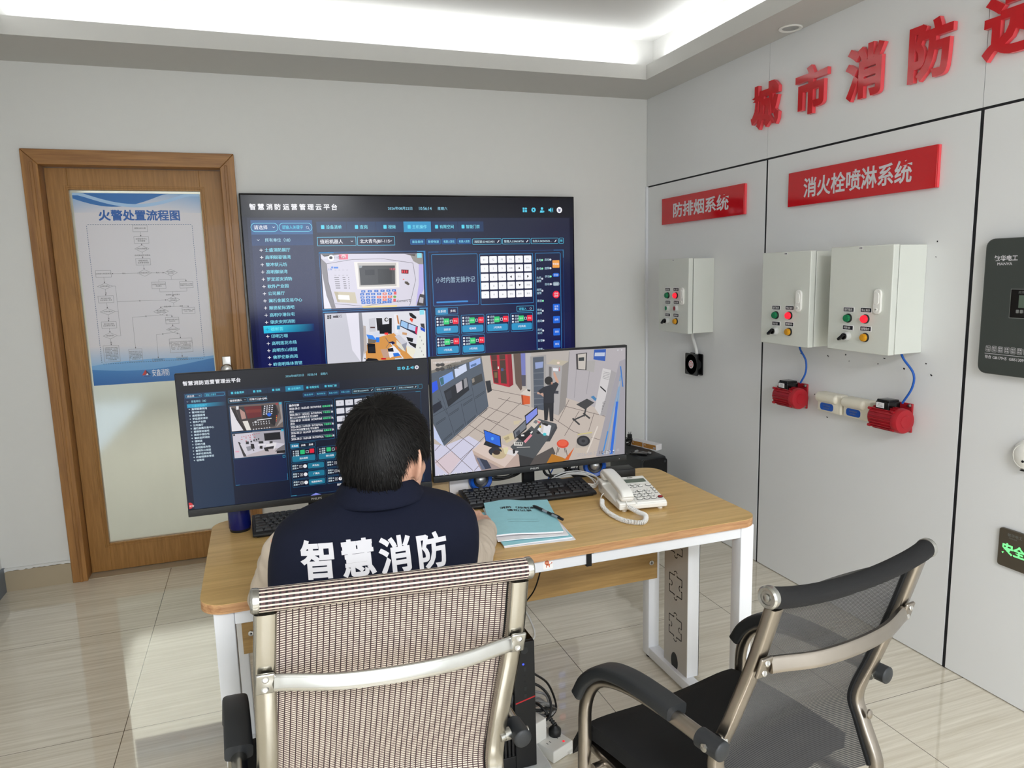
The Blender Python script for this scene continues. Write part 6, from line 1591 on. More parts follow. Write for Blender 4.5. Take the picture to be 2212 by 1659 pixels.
for cxx in (291, 392, 493):
    for k, tt in enumerate(('声光(R)', '广播(S)', '电源启动(T)')):
        y = 291 + 25.4 * k; c.ring(cxx, y, cxx + 97, y + 23, .8, '1f6a98', 3)
        for j, q in enumerate(('启动', '反馈')): c.text(cxx + 3, y + 4 + 8 * j, 5.4, q, 'd8ecf4', .02); c.dot(cxx + 18, y + 7 + 8 * j, 1.8, 'c8d4de')
        c.ring(cxx + 23, y + 6.5, cxx + 31, y + 15, .8, 'e8ecf0'); c.text(cxx + 27, y + 8.6, 4, str(k + 1), WH, .02, align='c'); c.dot(cxx + 39, y + 11, 5.6, 'f4f4f8', 16); c.rect(cxx + 47, y + 3, cxx + 94, y + 20, '1d7c9c', 3); c.up(.4); c.text(cxx + 70, y + 8.6, 5.6, tt, WH, .02, align='c'); c.up(-.4)
c.poly([(340, 396), (356, 389), (372, 396)], '8890e8')
c.text(420, 368, 6, '监控中心', WH, .02)
c.build('picture', 'screen_matte', t)

# ---------------------------------------------------------------- keyboards
def rowspec():
    r = [[(0, 1)] + [(2 + i, 1) for i in range(4)] + [(6.5 + i, 1) for i in range(4)] + [(11 + i, 1) for i in range(4)]]
    r.append([(i, 1) for i in range(13)] + [(13, 2)]); r.append([(0, 1.5)] + [(1.5 + i, 1) for i in range(12)] + [(13.5, 1.5)])
    r.append([(0, 1.75)] + [(1.75 + i, 1) for i in range(11)] + [(12.75, 2.25)]); r.append([(0, 2.25)] + [(2.25 + i, 1) for i in range(10)] + [(12.25, 2.75)])
    r.append([(0, 1.25), (1.25, 1.25), (2.5, 1.25), (3.75, 6.25), (10, 1.25), (11.25, 1.25), (12.5, 1.25), (13.75, 1.25)])
    r[1] += [(15.4 + i, 1) for i in range(3)]; r[2] += [(15.4 + i, 1) for i in range(3)]; r[4] += [(16.4, 1)]; r[5] += [(15.4 + i, 1) for i in range(3)]
    r[1] += [(19.8 + i, 1) for i in range(3)]; r[2] += [(18.8 + i, 1) for i in range(3)]; r[3] += [(18.8 + i, 1) for i in range(3)]; r[4] += [(18.8 + i, 1) for i in range(3)]; r[5] += [(18.8, 2), (20.8, 1)]; r[2] += [(21.8, 1)]; r[4] += [(21.8, 1)]
    return r
LEG = ['Esc F1 F2 F3 F4 F5 F6 F7 F8 F9 F10 F11 F12'.split(), '` 1 2 3 4 5 6 7 8 9 0 - = <- Ins Hom PU / * -'.split(), 'Tab Q W E R T Y U I O P [ ] \\ Del End PD 7 8 9 +'.split(), "Caps A S D F G H J K L ; ' Enter 4 5 6".split(), 'Shift Z X C V B N M , . / Shift ^ 1 2 3 E'.split(), 'Ctrl Win Alt _ Alt Fn = Ctrl < v > 0 .'.split()]
KM = {}
def keyboard(x, y, rz, label):
    t = thing('keyboard', label, 'keyboard', (x, y, DZ), rz, 'black computer keyboards')
    mm = WM[t.name]; w_, d_, U = .446, .150, .0189
    b = MB(); b.prism([(-.075, .004), (.075, .012), (.075, .027), (.062, .027), (-.062, .016), (-.075, .013)], (-w_ / 2, 0, 0), (0, 1, 0), (0, 0, 1), (w_, 0, 0)); b.ab((-w_ / 2 + .01, .05, 0), (-w_ / 2 + .04, .07, .012)); b.ab((w_ / 2 - .04, .05, 0), (w_ / 2 - .01, .07, .012)); b.ab((-w_ / 2 + .01, -.07, 0), (w_ / 2 - .01, -.055, .006)); b.build('case', 'black_plastic', t, local=True, bevel=.003)
    lg = MB(); sl = math.atan2(.011, .124)
    for ri, row in enumerate(rowspec()):
        yy = .052 - ri * .0200 - (.004 if ri else 0)
        for ki, (u, wd) in enumerate(row):
            key = round(wd, 2)
            if key not in KM:
                q = MB(); h = .0075; A, T_ = (wd * U / 2 - .0006, .0090), (wd * U / 2 - .0032, .0066)
                vs = [[(sx * P[0], sy * P[1], z) for sx, sy in ((-1, -1), (1, -1), (1, 1), (-1, 1))] for P, z in ((A, 0), (T_, h))]
                lo_ = [q.b.verts.new(v) for v in vs[0]]; hi = [q.b.verts.new(v) for v in vs[1]]; q._f(hi); q._f(lo_[::-1])
                for i in range(4): q._f([lo_[i], lo_[(i + 1) % 4], hi[(i + 1) % 4], hi[i]])
                o = q.build('key', 'key', t, local=True); KM[key] = o.data
            else:
                o = bpy.data.objects.new('key', KM[key]); COL.objects.link(o); o.parent = t; WM[o.name] = mm
            px = -w_ / 2 + .008 + (u + wd / 2) * U; pz = .0165 + (yy + .062) / .124 * .011 - .002
            o.location = (px, yy, pz); o.rotation_euler = (sl, 0, 0)
            s_ = LEG[ri][ki] if ki < len(LEG[ri]) else ''
            if s_ and s_ != '_': text_plane(lg, s_, .0042 if len(s_) < 2 else .003, V((px - wd * U / 2 + .0045, yy + .0005, pz + .0082)), (1, 0, 0), (0, math.cos(sl), math.sin(sl)), .01, 1)
    lg.build('key_legends', 'clear_ring', t, local=True, normals=False)
    return t
keyboard(-1.508, -1.832, R_(-3), 'black keyboard in front of the right monitor, fully visible on the desk')
keyboard(-2.166, -1.806, R_(1), 'black keyboard at left, mostly hidden behind the seated person')

# ---------------------------------------------------------------- telephone
tel = thing('telephone', 'white corded desk telephone with grey display on the right of the desk', 'telephone', (-1.208, -2.012, DZ), R_(-8))
def wedge(b, x0, x1, y0, y1, z0, z1, zb=.006): b.prism([(y0, zb), (y1, zb), (y1, z1), (y0, z0)], (x0, 0, 0), (0, 1, 0), (0, 0, 1), (x1 - x0, 0, 0))
b = MB(); wedge(b, -.082, .078, -.108, .104, .024, .048, .008); wedge(b, -.022, .078, -.103, .100, .028, .053, .02); wedge(b, -.082, -.026, .062, .106, .050, .054, .02); wedge(b, -.082, -.026, -.108, -.072, .030, .036, .02); b.build('body', 'white_plastic', tel, local=True, bevel=.005, seg=3)
for x in (-.06, .06):
    for y in (-.09, .085):
        b = MB(); b.cyl((x, y, 0), (x, y, .009), .008, n=12); b.build('foot', 'white_plastic', tel, local=True)
sl = math.atan2(.025, .203); zt = lambda y: .028 + (y + .103) * math.tan(sl) + .0008
ux_, uy_ = V((1, 0, 0)), V((0, math.cos(sl), math.sin(sl))); un = ux_.cross(uy_)
def onp(x, y): return V((x, y, zt(y)))
b = MB(); P = onp(.027, .058); b.prism(rrect(-.041, -.014, .041, .014, .003), P, ux_, uy_, un * .0012); b.build('display', 'lcd', tel, local=True)
b = MB(); b.prism([(-.046, -.019), (.046, -.019), (.046, .019), (-.046, .019)], onp(.027, .058), ux_, uy_, un * .0004); b.build('display_frame', 'white_plastic', tel, local=True)
b = MB(); text_plane(b, 'deli', .009, onp(.014, .084), ux_, uy_, .03, 1.5); b.build('maker_lettering', 'black_ink', tel, local=True, normals=False)
def pbtn(x, y, rx, ry, s_, m_='white_plastic', ringm='dark_plastic'):
    P = onp(x, y); E_ = lambda r1, r2: [(r1 * math.cos(2 * PI * k / 20), r2 * math.sin(2 * PI * k / 20)) for k in range(20)]
    b = MB(); b.mi = 1; b.prism(E_(rx + .0012, ry + .0012), P, ux_, uy_, un * .001); b.mi = 0; b.prism(E_(rx, ry), P, ux_, uy_, un * .0035)
    if s_: b.mi = 1; text_plane(b, s_, ry * .95, P + un * .0038 - uy_ * ry * .48, ux_, uy_, .02, 1.1, True)
    b.build('button', [m_, ringm], tel, local=True, normals=False)
for i, row in enumerate(('123', '456', '789', '*0#')):
    for j, s_ in enumerate(row): pbtn(-.004 + .0235 * j, -.022 - .0195 * i, .0092, .0062, s_)
for i in range(2):
    for j in range(3): pbtn(-.008 + .019 * j + .004 * i, .026 - .014 * i, .0065, .0038, '')
pbtn(.064, .018, .009, .007, '')
for i in range(3): pbtn(.068, -.006 - .018 * i, .0042, .0036, '')
pbtn(.066, -.078, .0075, .0058, '', 'lamp_red_off')
b = MB()
b.tube([(-.054, -.104, .044), (-.054, -.088, .058), (-.054, -.03, .068), (-.054, .03, .076), (-.054, .084, .078), (-.054, .106, .066)], 1, n=16, k=8, flat=(.040, .024), up=(0, 0, 1))
b.box((-.054, -.088, .046), (.046, .042, .024), M.Rotation(sl, 3, 'X'), .011); b.box((-.054, .086, .066), (.046, .044, .024), M.Rotation(sl * .6, 3, 'X'), .011); b.build('handset', 'white_plastic', tel, local=True)
# coiled cord
path = smooth_path([(-1.315, -2.008, .765), (-1.333, -2.05, .7585), (-1.342, -2.12, .7575), (-1.334, -2.185, .7575), (-1.305, -2.222, .7575), (-1.282, -2.224, .7585), (-1.262, -2.195, .7645), (-1.268, -2.160, .7655), (-1.285, -2.125, .775)], 40)
P = []; ph = 0; L_ = 0; x0 = V((0, 0, 1))
for i in range(1, len(path) - 1):
    d = (path[i + 1] - path[i - 1]).normalized(); st = (path[i] - path[i - 1]).length; L_ += st
    a = (x0 - d * x0.dot(d)).normalized(); x0 = a; bb = d.cross(a)
    steps = 2
    for k in range(steps): ph += st / steps / .0044 * 2 * PI; P.append(path[i - 1].lerp(path[i], (k + 1) / steps) + a * .0064 * math.cos(ph) + bb * .0064 * math.sin(ph))
b = MB(); b.tube(P, .0016, n=5, k=1); b.build('coiled_cord', 'white_cable', tel)
b = MB(); b.tube([P[0], (-1.305, -1.985, .772), (-1.292, -1.975, .775)], .0015, n=6); b.tube([P[-1], (-1.282, -2.112, .783), (-1.275, -2.102, .79)], .0015, n=6); b.build('cord_end', 'white_cable', tel)

# ---------------------------------------------------------------- notebooks, pen
def booklet(x, y, z, rz, w_, h_, th, name, label, m_, bulge=0., grp=None):
    t = thing(name, label, 'notebook', (x, y, z), rz, grp)
    n = 12; f = lambda u, v: bulge * math.exp(-((u + .35) * 2.2) ** 2) * (.4 + .6 * v)
    b = MB()
    for zz0, zz1, mi, ins in ((0, th - .0006, 1, .001), (th - .0006, th, 0, 0)):
        b.mi = mi
        for zz in (zz0, zz1): b.grid([[(-w_ / 2 + ins + (w_ - 2 * ins) * i / n, -h_ / 2 + ins + (h_ - 2 * ins) * j / 6, zz + f(i / n * 2 - 1, j / 6)) for i in range(n + 1)] for j in range(7)])
        for j in (0, 6): b.grid([[(-w_ / 2 + ins + (w_ - 2 * ins) * i / n, -h_ / 2 + ins + (h_ - 2 * ins) * j / 6, zz + f(i / n * 2 - 1, j / 6)) for i in range(n + 1)] for zz in (zz0, zz1)])
        for i in (0, n): b.grid([[(-w_ / 2 + ins + (w_ - 2 * ins) * i / n, -h_ / 2 + ins + (h_ - 2 * ins) * j / 6, zz + f(i / n * 2 - 1, j / 6)) for j in range(7)] for zz in (zz0, zz1)])
    b.build('pages', [m_, 'paper'], t, local=True); return t, f
booklet(-1.612, -2.104, .7502, R_(-6), .208, .296, .0022, 'clear_file', 'clear plastic sleeve of white paper at the bottom of the notebook stack', 'clear_plastic', grp='papers in the notebook stack')
booklet(-1.622, -2.098, .7527, R_(-3), .204, .293, .0042, 'notebook', 'lower blue covered booklet sticking out left in the notebook stack', 'teal_paper', .002, 'blue covered booklets')
booklet(-1.616, -2.084, .7592, R_(-9), .205, .290, .003, 'paper_sheaf', 'white paper sheaf between the two blue booklets', 'paper', .003, 'papers in the notebook stack')
t, f = booklet(-1.616, -2.066, .7658, R_(-13), .207, .293, .0052, 'notebook', 'upper blue booklet with black printed title, on top of the stack under the pen', 'teal_paper', .008, 'blue covered booklets')
b = MB()
def cover(s_, h, yc, w_):
    P_, F_ = bold(s_, .024); em = h / .92; x0, x1 = min(p[0] for p in P_), max(p[0] for p in P_); k = w_ / ((x1 - x0) * em)
    vs = []
    for p in P_:
        x = (p[0] - (x0 + x1) / 2) * em * k; y = yc + (p[1] + .08) * em; vs.append(b.b.verts.new((x, y, .0056 + f(x / .1035, y / .293 + .5))))
    for q in F_: b._f([vs[i] for i in q])
cover('消防（控制室）', .019, .062, .118); cover('值班记录', .018, .036, .078)
for y in (-.036, -.056):
    for k in range(10):
        x0, x1 = -.046 + .0092 * k, -.046 + .0092 * (k + 1); b.poly([(x0, y, .0056 + f(x0 / .1, .4)), (x1, y, .0056 + f(x1 / .1, .4)), (x1, y - .0008, .0056 + f(x1 / .1, .4)), (x0, y - .0008, .0056 + f(x0 / .1, .4))])
b.build('cover_printing', 'black_ink', t, local=True, normals=False)
pen = thing('pen', 'black and clear ballpoint pen lying on the upper blue booklet', 'pen', (-1.535, -2.09, .776), 0)
pa, pb = V((-1.553, -2.010, .7776)), V((-1.519, -2.158, .7766)); pd = pb - pa
b = MB(); b.cyl(pa.lerp(pb, .32), pa.lerp(pb, .86), .0042, .0042, 14); b.build('barrel', 'pen_clear', pen)
b = MB(); b.lathe([(.0005, -.008), (.0016, -.004), (.0036, 0), (.0048, .012), (.0050, .05)], pa, pd, 14); b.build('grip', 'black_plastic', pen)
b = MB(); b.cyl(pa.lerp(pb, .86), pb, .0045, .0043, 14); b.box(pa.lerp(pb, .78) + V((0, 0, .0055)), (.003, .04, .0014), M.Rotation(math.atan2(pd.x, -pd.y), 3, 'Z')); b.build('cap_clip', 'black_plastic', pen)
b = MB(); b.cyl(pa.lerp(pb, .5), pa.lerp(pb, .66), .0044, .0044, 14); b.build('barrel_label', 'black_ink', pen)

# ---------------------------------------------------------------- small things on the desk
t = thing('cup', 'dark blue cylinder cup standing under the left monitor', 'cup', (-2.424, -1.782, DZ))
b = MB(); b.lathe([(.029, 0), (.030, .004), (.0305, .008)], (-2.424, -1.782, DZ), (0, 0, 1)); b.build('base_ring', 'black_plastic', t)
b = MB(); b.lathe([(.0305, .008), (.032, .012), (.032, .145), (.030, .148), (.030, .142)], (-2.424, -1.782, DZ), (0, 0, 1)); b.build('body', 'navy_gloss', t)
b = MB(); b.lathe([(.0305, .149), (.0305, .17), (.027, .176), (.003, .177)], (-2.424, -1.782, DZ), (0, 0, 1)); b.build('lid', 'black_plastic', t)
def speaker(x, y, rz, label):
    t = thing('speaker', label, 'speaker', (x, y, DZ), rz, 'small white and blue desk speakers')
    b = MB(); b.box((0, .022, .048), (.090, .080, .096), None, .022); b.build('cabinet', 'white_plastic', t, local=True)
    b = MB(); b.lathe([(.043, -.004), (.0425, .006), (.038, .011), (.028, .008), (.027, .003)], (0, -.018, .046), (0, -1, 0), 36); b.build('blue_ring', 'blue_plastic', t, local=True)
    b = MB(); b.lathe([(.0275, .002), (.0265, .007), (.022, .006), (.019, .0035)], (0, -.018, .046), (0, -1, 0), 32); b.build('cone', 'black_plastic', t, local=True)
    b = MB(); b.lathe([(.019, .002), (.0175, .008), (.012, .013), (.004, .0155), (.0005, .0157)], (0, -.018, .046), (0, -1, 0), 32); b.build('dome', 'speaker_dome', t, local=True); return t
speaker(-1.640, -1.700, R_(4), 'white desk speaker with blue ring, left of the right monitor stand')
speaker(-1.197, -1.700, R_(-12), 'white desk speaker with blue ring, right of the stand near the telephone')
t = thing('power_adapter', 'flat black adapter box on the desk behind the telephone', 'adapter', (-1.12, -1.745, DZ), R_(-6))
b = MB(); b.box((0, 0, .018), (.115, .062, .034), None, .005); b.build('case', 'black_plastic', t, local=True)
t = thing('wrapped_box', 'small box in wrinkled brown tape, between the two monitors', 'parcel', (-1.79, -1.712, DZ), R_(-4))
b = MB(); b.box((0, 0, .045), (.072, .05, .09), None, .004); b.build('wrap', 'kraft', t, local=True)
t = thing('yellow_pad', 'dark yellow wrapped pack beside the brown taped box', 'parcel', (-1.868, -1.722, DZ), R_(3))
b = MB(); b.box((0, 0, .04), (.078, .06, .08), None, .008); b.build('wrap', 'yellow_wrap', t, local=True)
t = thing('paper_box', 'small plain white box behind the keyboard, left of a speaker', 'box', (-1.714, -1.692, DZ), R_(2))
b = MB(); b.box((0, 0, .045), (.068, .035, .09), None, .001); b.build('carton', 'paper', t, local=True)
t = thing('cable_plug', 'black connector lying beside the end of the keyboard', 'plug', (-1.79, -1.80, DZ), R_(8))
b = MB(); b.box((-.025, 0, .016), (.06, .030, .026), None, .006); b.build('housing', 'dark_plastic', t, local=True)
b = MB(); b.box((.018, 0, .017), (.03, .024, .02), None, .002); b.build('socket_end', 'black_plastic', t, local=True)
b = MB(); b.tube([(-.05, 0, .014), (-.09, .02, .006), (-.14, .05, .005), (-.18, .06, .005)], .0035); b.build('lead', 'black_cable', t, local=True)
t = thing('mouse', 'black computer mouse beside the right hand, left of keyboard', 'mouse', (-1.80, -1.915, DZ), R_(6))
b = MB(); rows = []
for i in range(13):
    v = i / 12; y = -.052 + .104 * v; wv = .031 * (max(0, 1 - abs(2 * v - 1) ** 2.6)) ** .5 + .0008; hv = .034 * (max(0, 1 - abs(2 * v - .85) ** 2.2 * .85)) ** .5 * (1 if 0 < i < 12 else .4)
    rows.append([(wv * math.cos(PI * k / 10), y, .002 + hv * math.sin(PI * k / 10)) for k in range(11)])
b.grid(rows); b.build('shell', 'black_plastic', t, local=True)
b = MB(); b.cyl((-.003, .024, .031), (.003, .024, .031), .008, n=16); b.build('wheel', 'dark_plastic', t, local=True)
# round fan peeping out behind the right monitor
t = thing('desk_fan', 'round black fan grille peeking out behind the right monitor edge', 'fan', (-1.205, -1.64, DZ))
fc = V((-1.2215, -1.655, .895))
b = MB()
for k in range(3): b.tube([fc + V(((.135 - .034 * k) * math.cos(2 * PI * i / 40), -.02 * (k * .6), (.135 - .034 * k) * math.sin(2 * PI * i / 40))) for i in range(40)], .005 if k == 0 else .0022, n=6, k=1, closed=True)
for k in range(24): a = 2 * PI * k / 24; b.tube([fc + V((.03 * math.cos(a), -.024, .03 * math.sin(a))), fc + V((.09 * math.cos(a), -.018, .09 * math.sin(a))), fc + V((.135 * math.cos(a), 0, .135 * math.sin(a)))], .0014, n=5, k=2)
b.build('grille', 'gloss_black', t)
b = MB(); b.lathe([(.032, -.02), (.03, .03), (.02, .05)], fc, (0, 1, 0)); b.build('motor', 'black_plastic', t)
b = MB(); b.tube([fc + V((0, .03, -.02)), (fc.x, -1.64, DZ + .012)], .010, k=1); b.cyl((fc.x, -1.722, DZ), (fc.x, -1.722, DZ + .0001), .001); b.ab((fc.x - .05, -1.70, DZ), (fc.x + .05, -1.60, DZ + .012), .004); b.build('stand', 'black_plastic', t)
# cables behind the right monitor
def cable(pts, r, m_, label, name='cable', group=None, n=8):
    b = MB(); b.tube(pts, r, n=n); o = b.build(name, m_); tag(o, label, 'cable', group); return o
cable([(-1.60, -1.68, .85), (-1.585, -1.685, .795), (-1.535, -1.69, .785), (-1.50, -1.69, .80), (-1.46, -1.66, .82)], .005, 'black_cable', 'thick black cable arching left of the right monitor stand')
cable([(-1.61, -1.665, .83), (-1.60, -1.67, .785), (-1.55, -1.675, .775), (-1.49, -1.675, .785), (-1.45, -1.65, .80)], .005, 'black_cable', 'lower black cable arching left of the right monitor stand')
cable([(-1.405, -1.69, .93), (-1.395, -1.69, .82), (-1.38, -1.695, .775), (-1.32, -1.695, .772), (-1.285, -1.69, .80), (-1.27, -1.685, .87)], .005, 'black_cable', 'black cable looping right of the right monitor stand')
cable([(-1.39, -1.685, .92), (-1.375, -1.685, .81), (-1.36, -1.69, .765), (-1.355, -1.66, .752)], .003, 'black_cable', 'thin black lead hanging behind the right monitor')
cable([(-1.33, -1.675, .90), (-1.335, -1.675, .82), (-1.36, -1.68, .775), (-1.375, -1.69, .756)], .0022, 'blue_cable', 'thin blue lead hanging behind the right monitor')
for k, (dz, dx) in enumerate(((0, 0), (.006, .012), (.012, .004), (.003, -.012))):
    cable([(-1.36 + dx, -1.70, .756 + dz), (-1.31, -1.705 - dx, .770 + dz), (-1.26, -1.745, .775 + dz), (-1.235 + dx, -1.80, .764 + dz), (-1.26, -1.845, .756 + dz), (-1.285 - dx, -1.835, .757 + dz)], .0022, 'white_cable', 'thin white leads coiled between right speaker and telephone', group='white leads by the telephone')

# ---------------------------------------------------------------- computer in the corner, with things on top
t = thing('computer_tower', 'black computer tower in the room corner behind the desk', 'computer', (-.285, -.40, 0), 0, 'black computer towers')
TZ = .456
b = MB(); b.ab((-.366, -.585, .012), (-.204, -.20, TZ), .012); b.build('case', 'dark_plastic', t)
b = MB(); b.prism(rrect(-.362, .016, -.208, TZ - .008, .014), (0, -.600, 0), (1, 0, 0), (0, 0, 1), (0, .016, 0)); b.build('front_panel', 'gloss_black', t, bevel=.002)
b = MB(); b.cyl((-.225, -.6005, .432), (-.225, -.603, .432), .008, n=20); b.build('power_button', 'dark_plastic', t)
b = MB(); b.ab((-.3675, -.56, .05), (-.366, -.50, .25)); b.build('side_vent', 'black_ink', t)
for x in (-.35, -.22):
    for y in (-.56, -.23): b = MB(); b.cyl((x, y, 0), (x, y, .014), .012, n=12); b.build('foot', 'black_plastic', t)
def carton(x, y, z, rz, w_, d_, h_, label, bar):
    t = thing('small_carton', label, 'box', (x, y, z), rz, 'brown and white cartons on the tower')
    b = MB(); b.box((0, 0, h_ / 2), (w_, d_, h_)); b.build('carton', 'paper', t, local=True)
    b = MB(); b.ab((-w_ / 2 + .004, -d_ / 2 - .0004, .004), (w_ / 2 - .004, -d_ / 2, h_ - .004)); b.mi = 1; text_plane(b, '环保', .006, (-w_ / 2 + .009, -d_ / 2 - .0007, h_ - .016), (1, 0, 0), (0, 0, 1), .02)
    if bar: b.ab((w_ / 2 - .022, -d_ / 2 - .0008, .008), (w_ / 2 - .008, -d_ / 2 - .0004, .017))
    b.build('printed_face', ['brown_card', 'paper'], t, local=True)
    if bar:
        b = MB()
        for k in range(8): b.ab((w_ / 2 - .0205 + .0014 * k, -d_ / 2 - .0011, .0095), (w_ / 2 - .0198 + .0014 * k, -d_ / 2 - .0008, .0155))
        b.build('bar_code', 'black_ink', t, local=True)
carton(-.222, -.312, TZ + .001, R_(-70), .092, .05, .034, 'left brown and white carton on the corner computer, next to black cable', False)
carton(-.193, -.408, TZ + .001, R_(-70), .100, .05, .034, 'right brown and white carton on the corner computer with a bar code', True)
b = MB()
for k in range(5): b.tube([(-.305 + .042 * math.cos(a) + .006 * math.sin(3 * a + k), -.27 + .045 * math.sin(a), TZ + .012 + .008 * k + .006 * math.sin(2 * a + k)) for a in [2 * PI * i / 12 for i in range(12)]], .0035, n=6, k=4, closed=True)
b.ab((-.282, -.29, TZ + .04), (-.26, -.265, TZ + .07), .004); b.cyl((-.277, -.28, TZ + .07), (-.279, -.28, TZ + .084), .0017); b.cyl((-.266, -.28, TZ + .07), (-.264, -.28, TZ + .084), .0017)
o = b.build('coiled_power_cord', 'black_cable'); tag(o, 'coiled black power cord with plug on top of the corner computer', 'cable')
t = thing('black_tray', 'flat black slim device at the front edge of the corner computer top', 'device', (-.335, -.50, TZ + .001), R_(-40))
b = MB(); b.box((0, 0, .006), (.10, .035, .011), None, .003); b.build('case', 'gloss_black', t, local=True)
b = MB()
b.tube([(-.318, -.46, TZ + .004), (-.30, -.47, TZ + .006), (-.285, -.462, TZ + .004), (-.27, -.49, TZ + .004)], .0022); b.box((-.322, -.452, TZ + .009), (.03, .012, .014), M.Rotation(.5, 3, 'Z'), .004); b.box((-.268, -.505, TZ + .007), (.012, .02, .010), M.Rotation(.3, 3, 'Z'), .003)
o = b.build('usb_cable', 'grey_cable'); tag(o, 'short grey white cable with plugs on the corner computer top', 'cable')

# ---------------------------------------------------------------- under the desk
FX0, FX1, FY0, FY1 = -1.842, -1.598, -2.262, -1.80
random.seed(11)
b = MB(); pts = []
for (xa, ya), (xb, yb) in zip(((FX0, FY0), (FX1, FY0), (FX1, FY1), (FX0, FY1)), ((FX1, FY0), (FX1, FY1), (FX0, FY1), (FX0, FY0))):
    for k in range(10): pts.append((xa + (xb - xa) * k / 10 + random.uniform(-.004, .004), ya + (yb - ya) * k / 10 + random.uniform(-.004, .004)))
b.prism(pts, (0, 0, 0), (1, 0, 0), (0, 1, 0), (0, 0, .048)); o = b.build('foam_block', 'foam', bevel=.005); tag(o, 'rough white foam slab under the computer below the desk', 'foam block')
t = thing('computer_tower', 'black computer tower with a red stripe standing under the desk', 'computer', (-1.725, -2.02, .0485), 0, 'black computer towers')
tx0, tx1, ty0, ty1, tz0, tz1 = -1.815, -1.641, -2.222, -1.835, .0485, .452
b = MB(); b.ab((tx0, ty0 + .01, tz0), (tx1, ty1, tz1)); b.build('case', 'gloss_black', t, bevel=.003)
b = MB(); b.ab((-1.706, ty0, tz0 + .005), (tx1, ty0 + .012, tz1 - .002)); b.ab((tx0, ty0, tz0 + .005), (-1.706, ty0 + .012, tz0 + .05)); b.build('front_panel', 'black_plastic', t, bevel=.002)
b = MB()
for k in range(9): x = tx0 + .004 + k * .0118; b.ab((x, ty0 + .002, tz0 + .05), (x + .006, ty0 + .012, tz1 - .004))
b.build('front_grille', 'black_plastic', t)
b = MB(); b.prism([(0, 0), (.060, .012), (.060, .016), (0, .004)], (-1.703, ty0 - .0006, .262), (1, 0, 0), (0, 0, 1), (0, .002, 0)); b.build('red_stripe', 'red_stripe', t)
for z, r in ((.425, .0105),): b = MB(); b.lathe([(r, 0), (r, .0015), (r - .002, .002), (.002, .0012)], (-1.672, ty0, z), (0, -1, 0)); b.build('power_button', 'dark_plastic', t)
b = MB(); b.lathe([(.003, 0), (.003, .0006)], (-1.677, ty0, .383), (0, -1, 0), 12); o = b.build('blue_light', mat('blue_led', (40, 60, 255), .4, emit=(60, 80, 255), estr=1.5), t)
for z, kind in ((.367, 'u'), (.345, 'a'), (.326, 'a'), (.306, 'u'), (.283, 'b')):
    b = MB()
    if kind == 'a': b.lathe([(.0035, 0), (.0035, .0005)], (-1.672, ty0, z), (0, -1, 0), 12)
    else: b.ab((-1.6755, ty0 - .0006, z - .0065), (-1.6685, ty0, z + .0065))
    b.build('front_port', 'black_ink' if kind == 'a' else 'dark_plastic', t)
strip = thing('power_strip', 'white power strip with a red light on the floor by the chair', 'power strip', (-1.567, -2.06, 0), R_(22))
b = MB(); b.box((0, 0, .021), (.086, .21, .040), None, .004); b.build('case', 'white_plastic', strip, local=True)
for x, y in ((-.022, -.062), (.02, -.062), (-.022, 0.0), (.02, 0.0)):
    b = MB()
    for dx in (-.006, .006): b.ab((x + dx - .001, y - .004, .0409), (x + dx + .001, y + .004, .0414))
    b.build('socket_slot', 'black_ink', strip, local=True)
b = MB(); b.box((.018, -.088, .0413), (.007, .007, .001)); b.build('indicator_light', 'led_red', strip, local=True)
b = MB(); b.box((.03, -.109, .012), (.024, .012, .005)); b.build('hook', 'white_plastic', strip, local=True)
def s2w(x, y, z): return WM[strip.name] @ V((x, y, z))
def plug(x, y, label):
    t = thing('power_plug', label, 'plug', tuple(s2w(x, y, .0412)), 0, 'black plugs in the power strip')
    p = s2w(x, y, .0412); b = MB(); b.lathe([(.019, 0), (.020, .004), (.020, .018), (.016, .023), (.009, .030), (.008, .034)], p, (0, 0, 1), 24); b.build('body', 'black_plastic', t)
    b = MB()
    for k in range(6): b.lathe([(.0075 - .0003 * k, 0), (.0075 - .0003 * k, .004)], p + V((-.004 * k, .004 * k, .034 + .006 * k)), (-.5, .5, 1), 14)
    b.tube([p + V((0, 0, .03)), p + V((-.022, .024, .072)), p + V((-.05, .06, .088)), p + V((-.10, .10, .06))], .0042); b.build('strain_relief', 'black_cable', t)
plug(.022, -.045, 'front black plug standing in the white power strip')
plug(-.004, .008, 'rear black plug in the white power strip, under the cables')
t = thing('usb_charger', 'white charger block plugged into the power strip with white cable', 'charger', tuple(s2w(-.026, -.040, .0412)), R_(22))
b = MB(); b.box((-.010, .026, .035), (.05, .056, .07), None, .003); b.build('case', 'white_plastic', t, local=True)
b = MB(); cp = WM[t.name] @ V((-.012, .028, .07)); b.box(cp + V((0, 0, .008)), (.008, .006, .018), None, .001); b.tube([cp + V((0, 0, .015)), cp + V((-.012, .03, .07)), cp + V((.012, .04, .18)), (-1.62, -2.12, .36), (-1.632, -2.03, .455), (-1.66, -1.97, .50), (-1.68, -1.94, .53)], .0026); b.build('white_lead', 'white_cable', t)
random.seed(5)
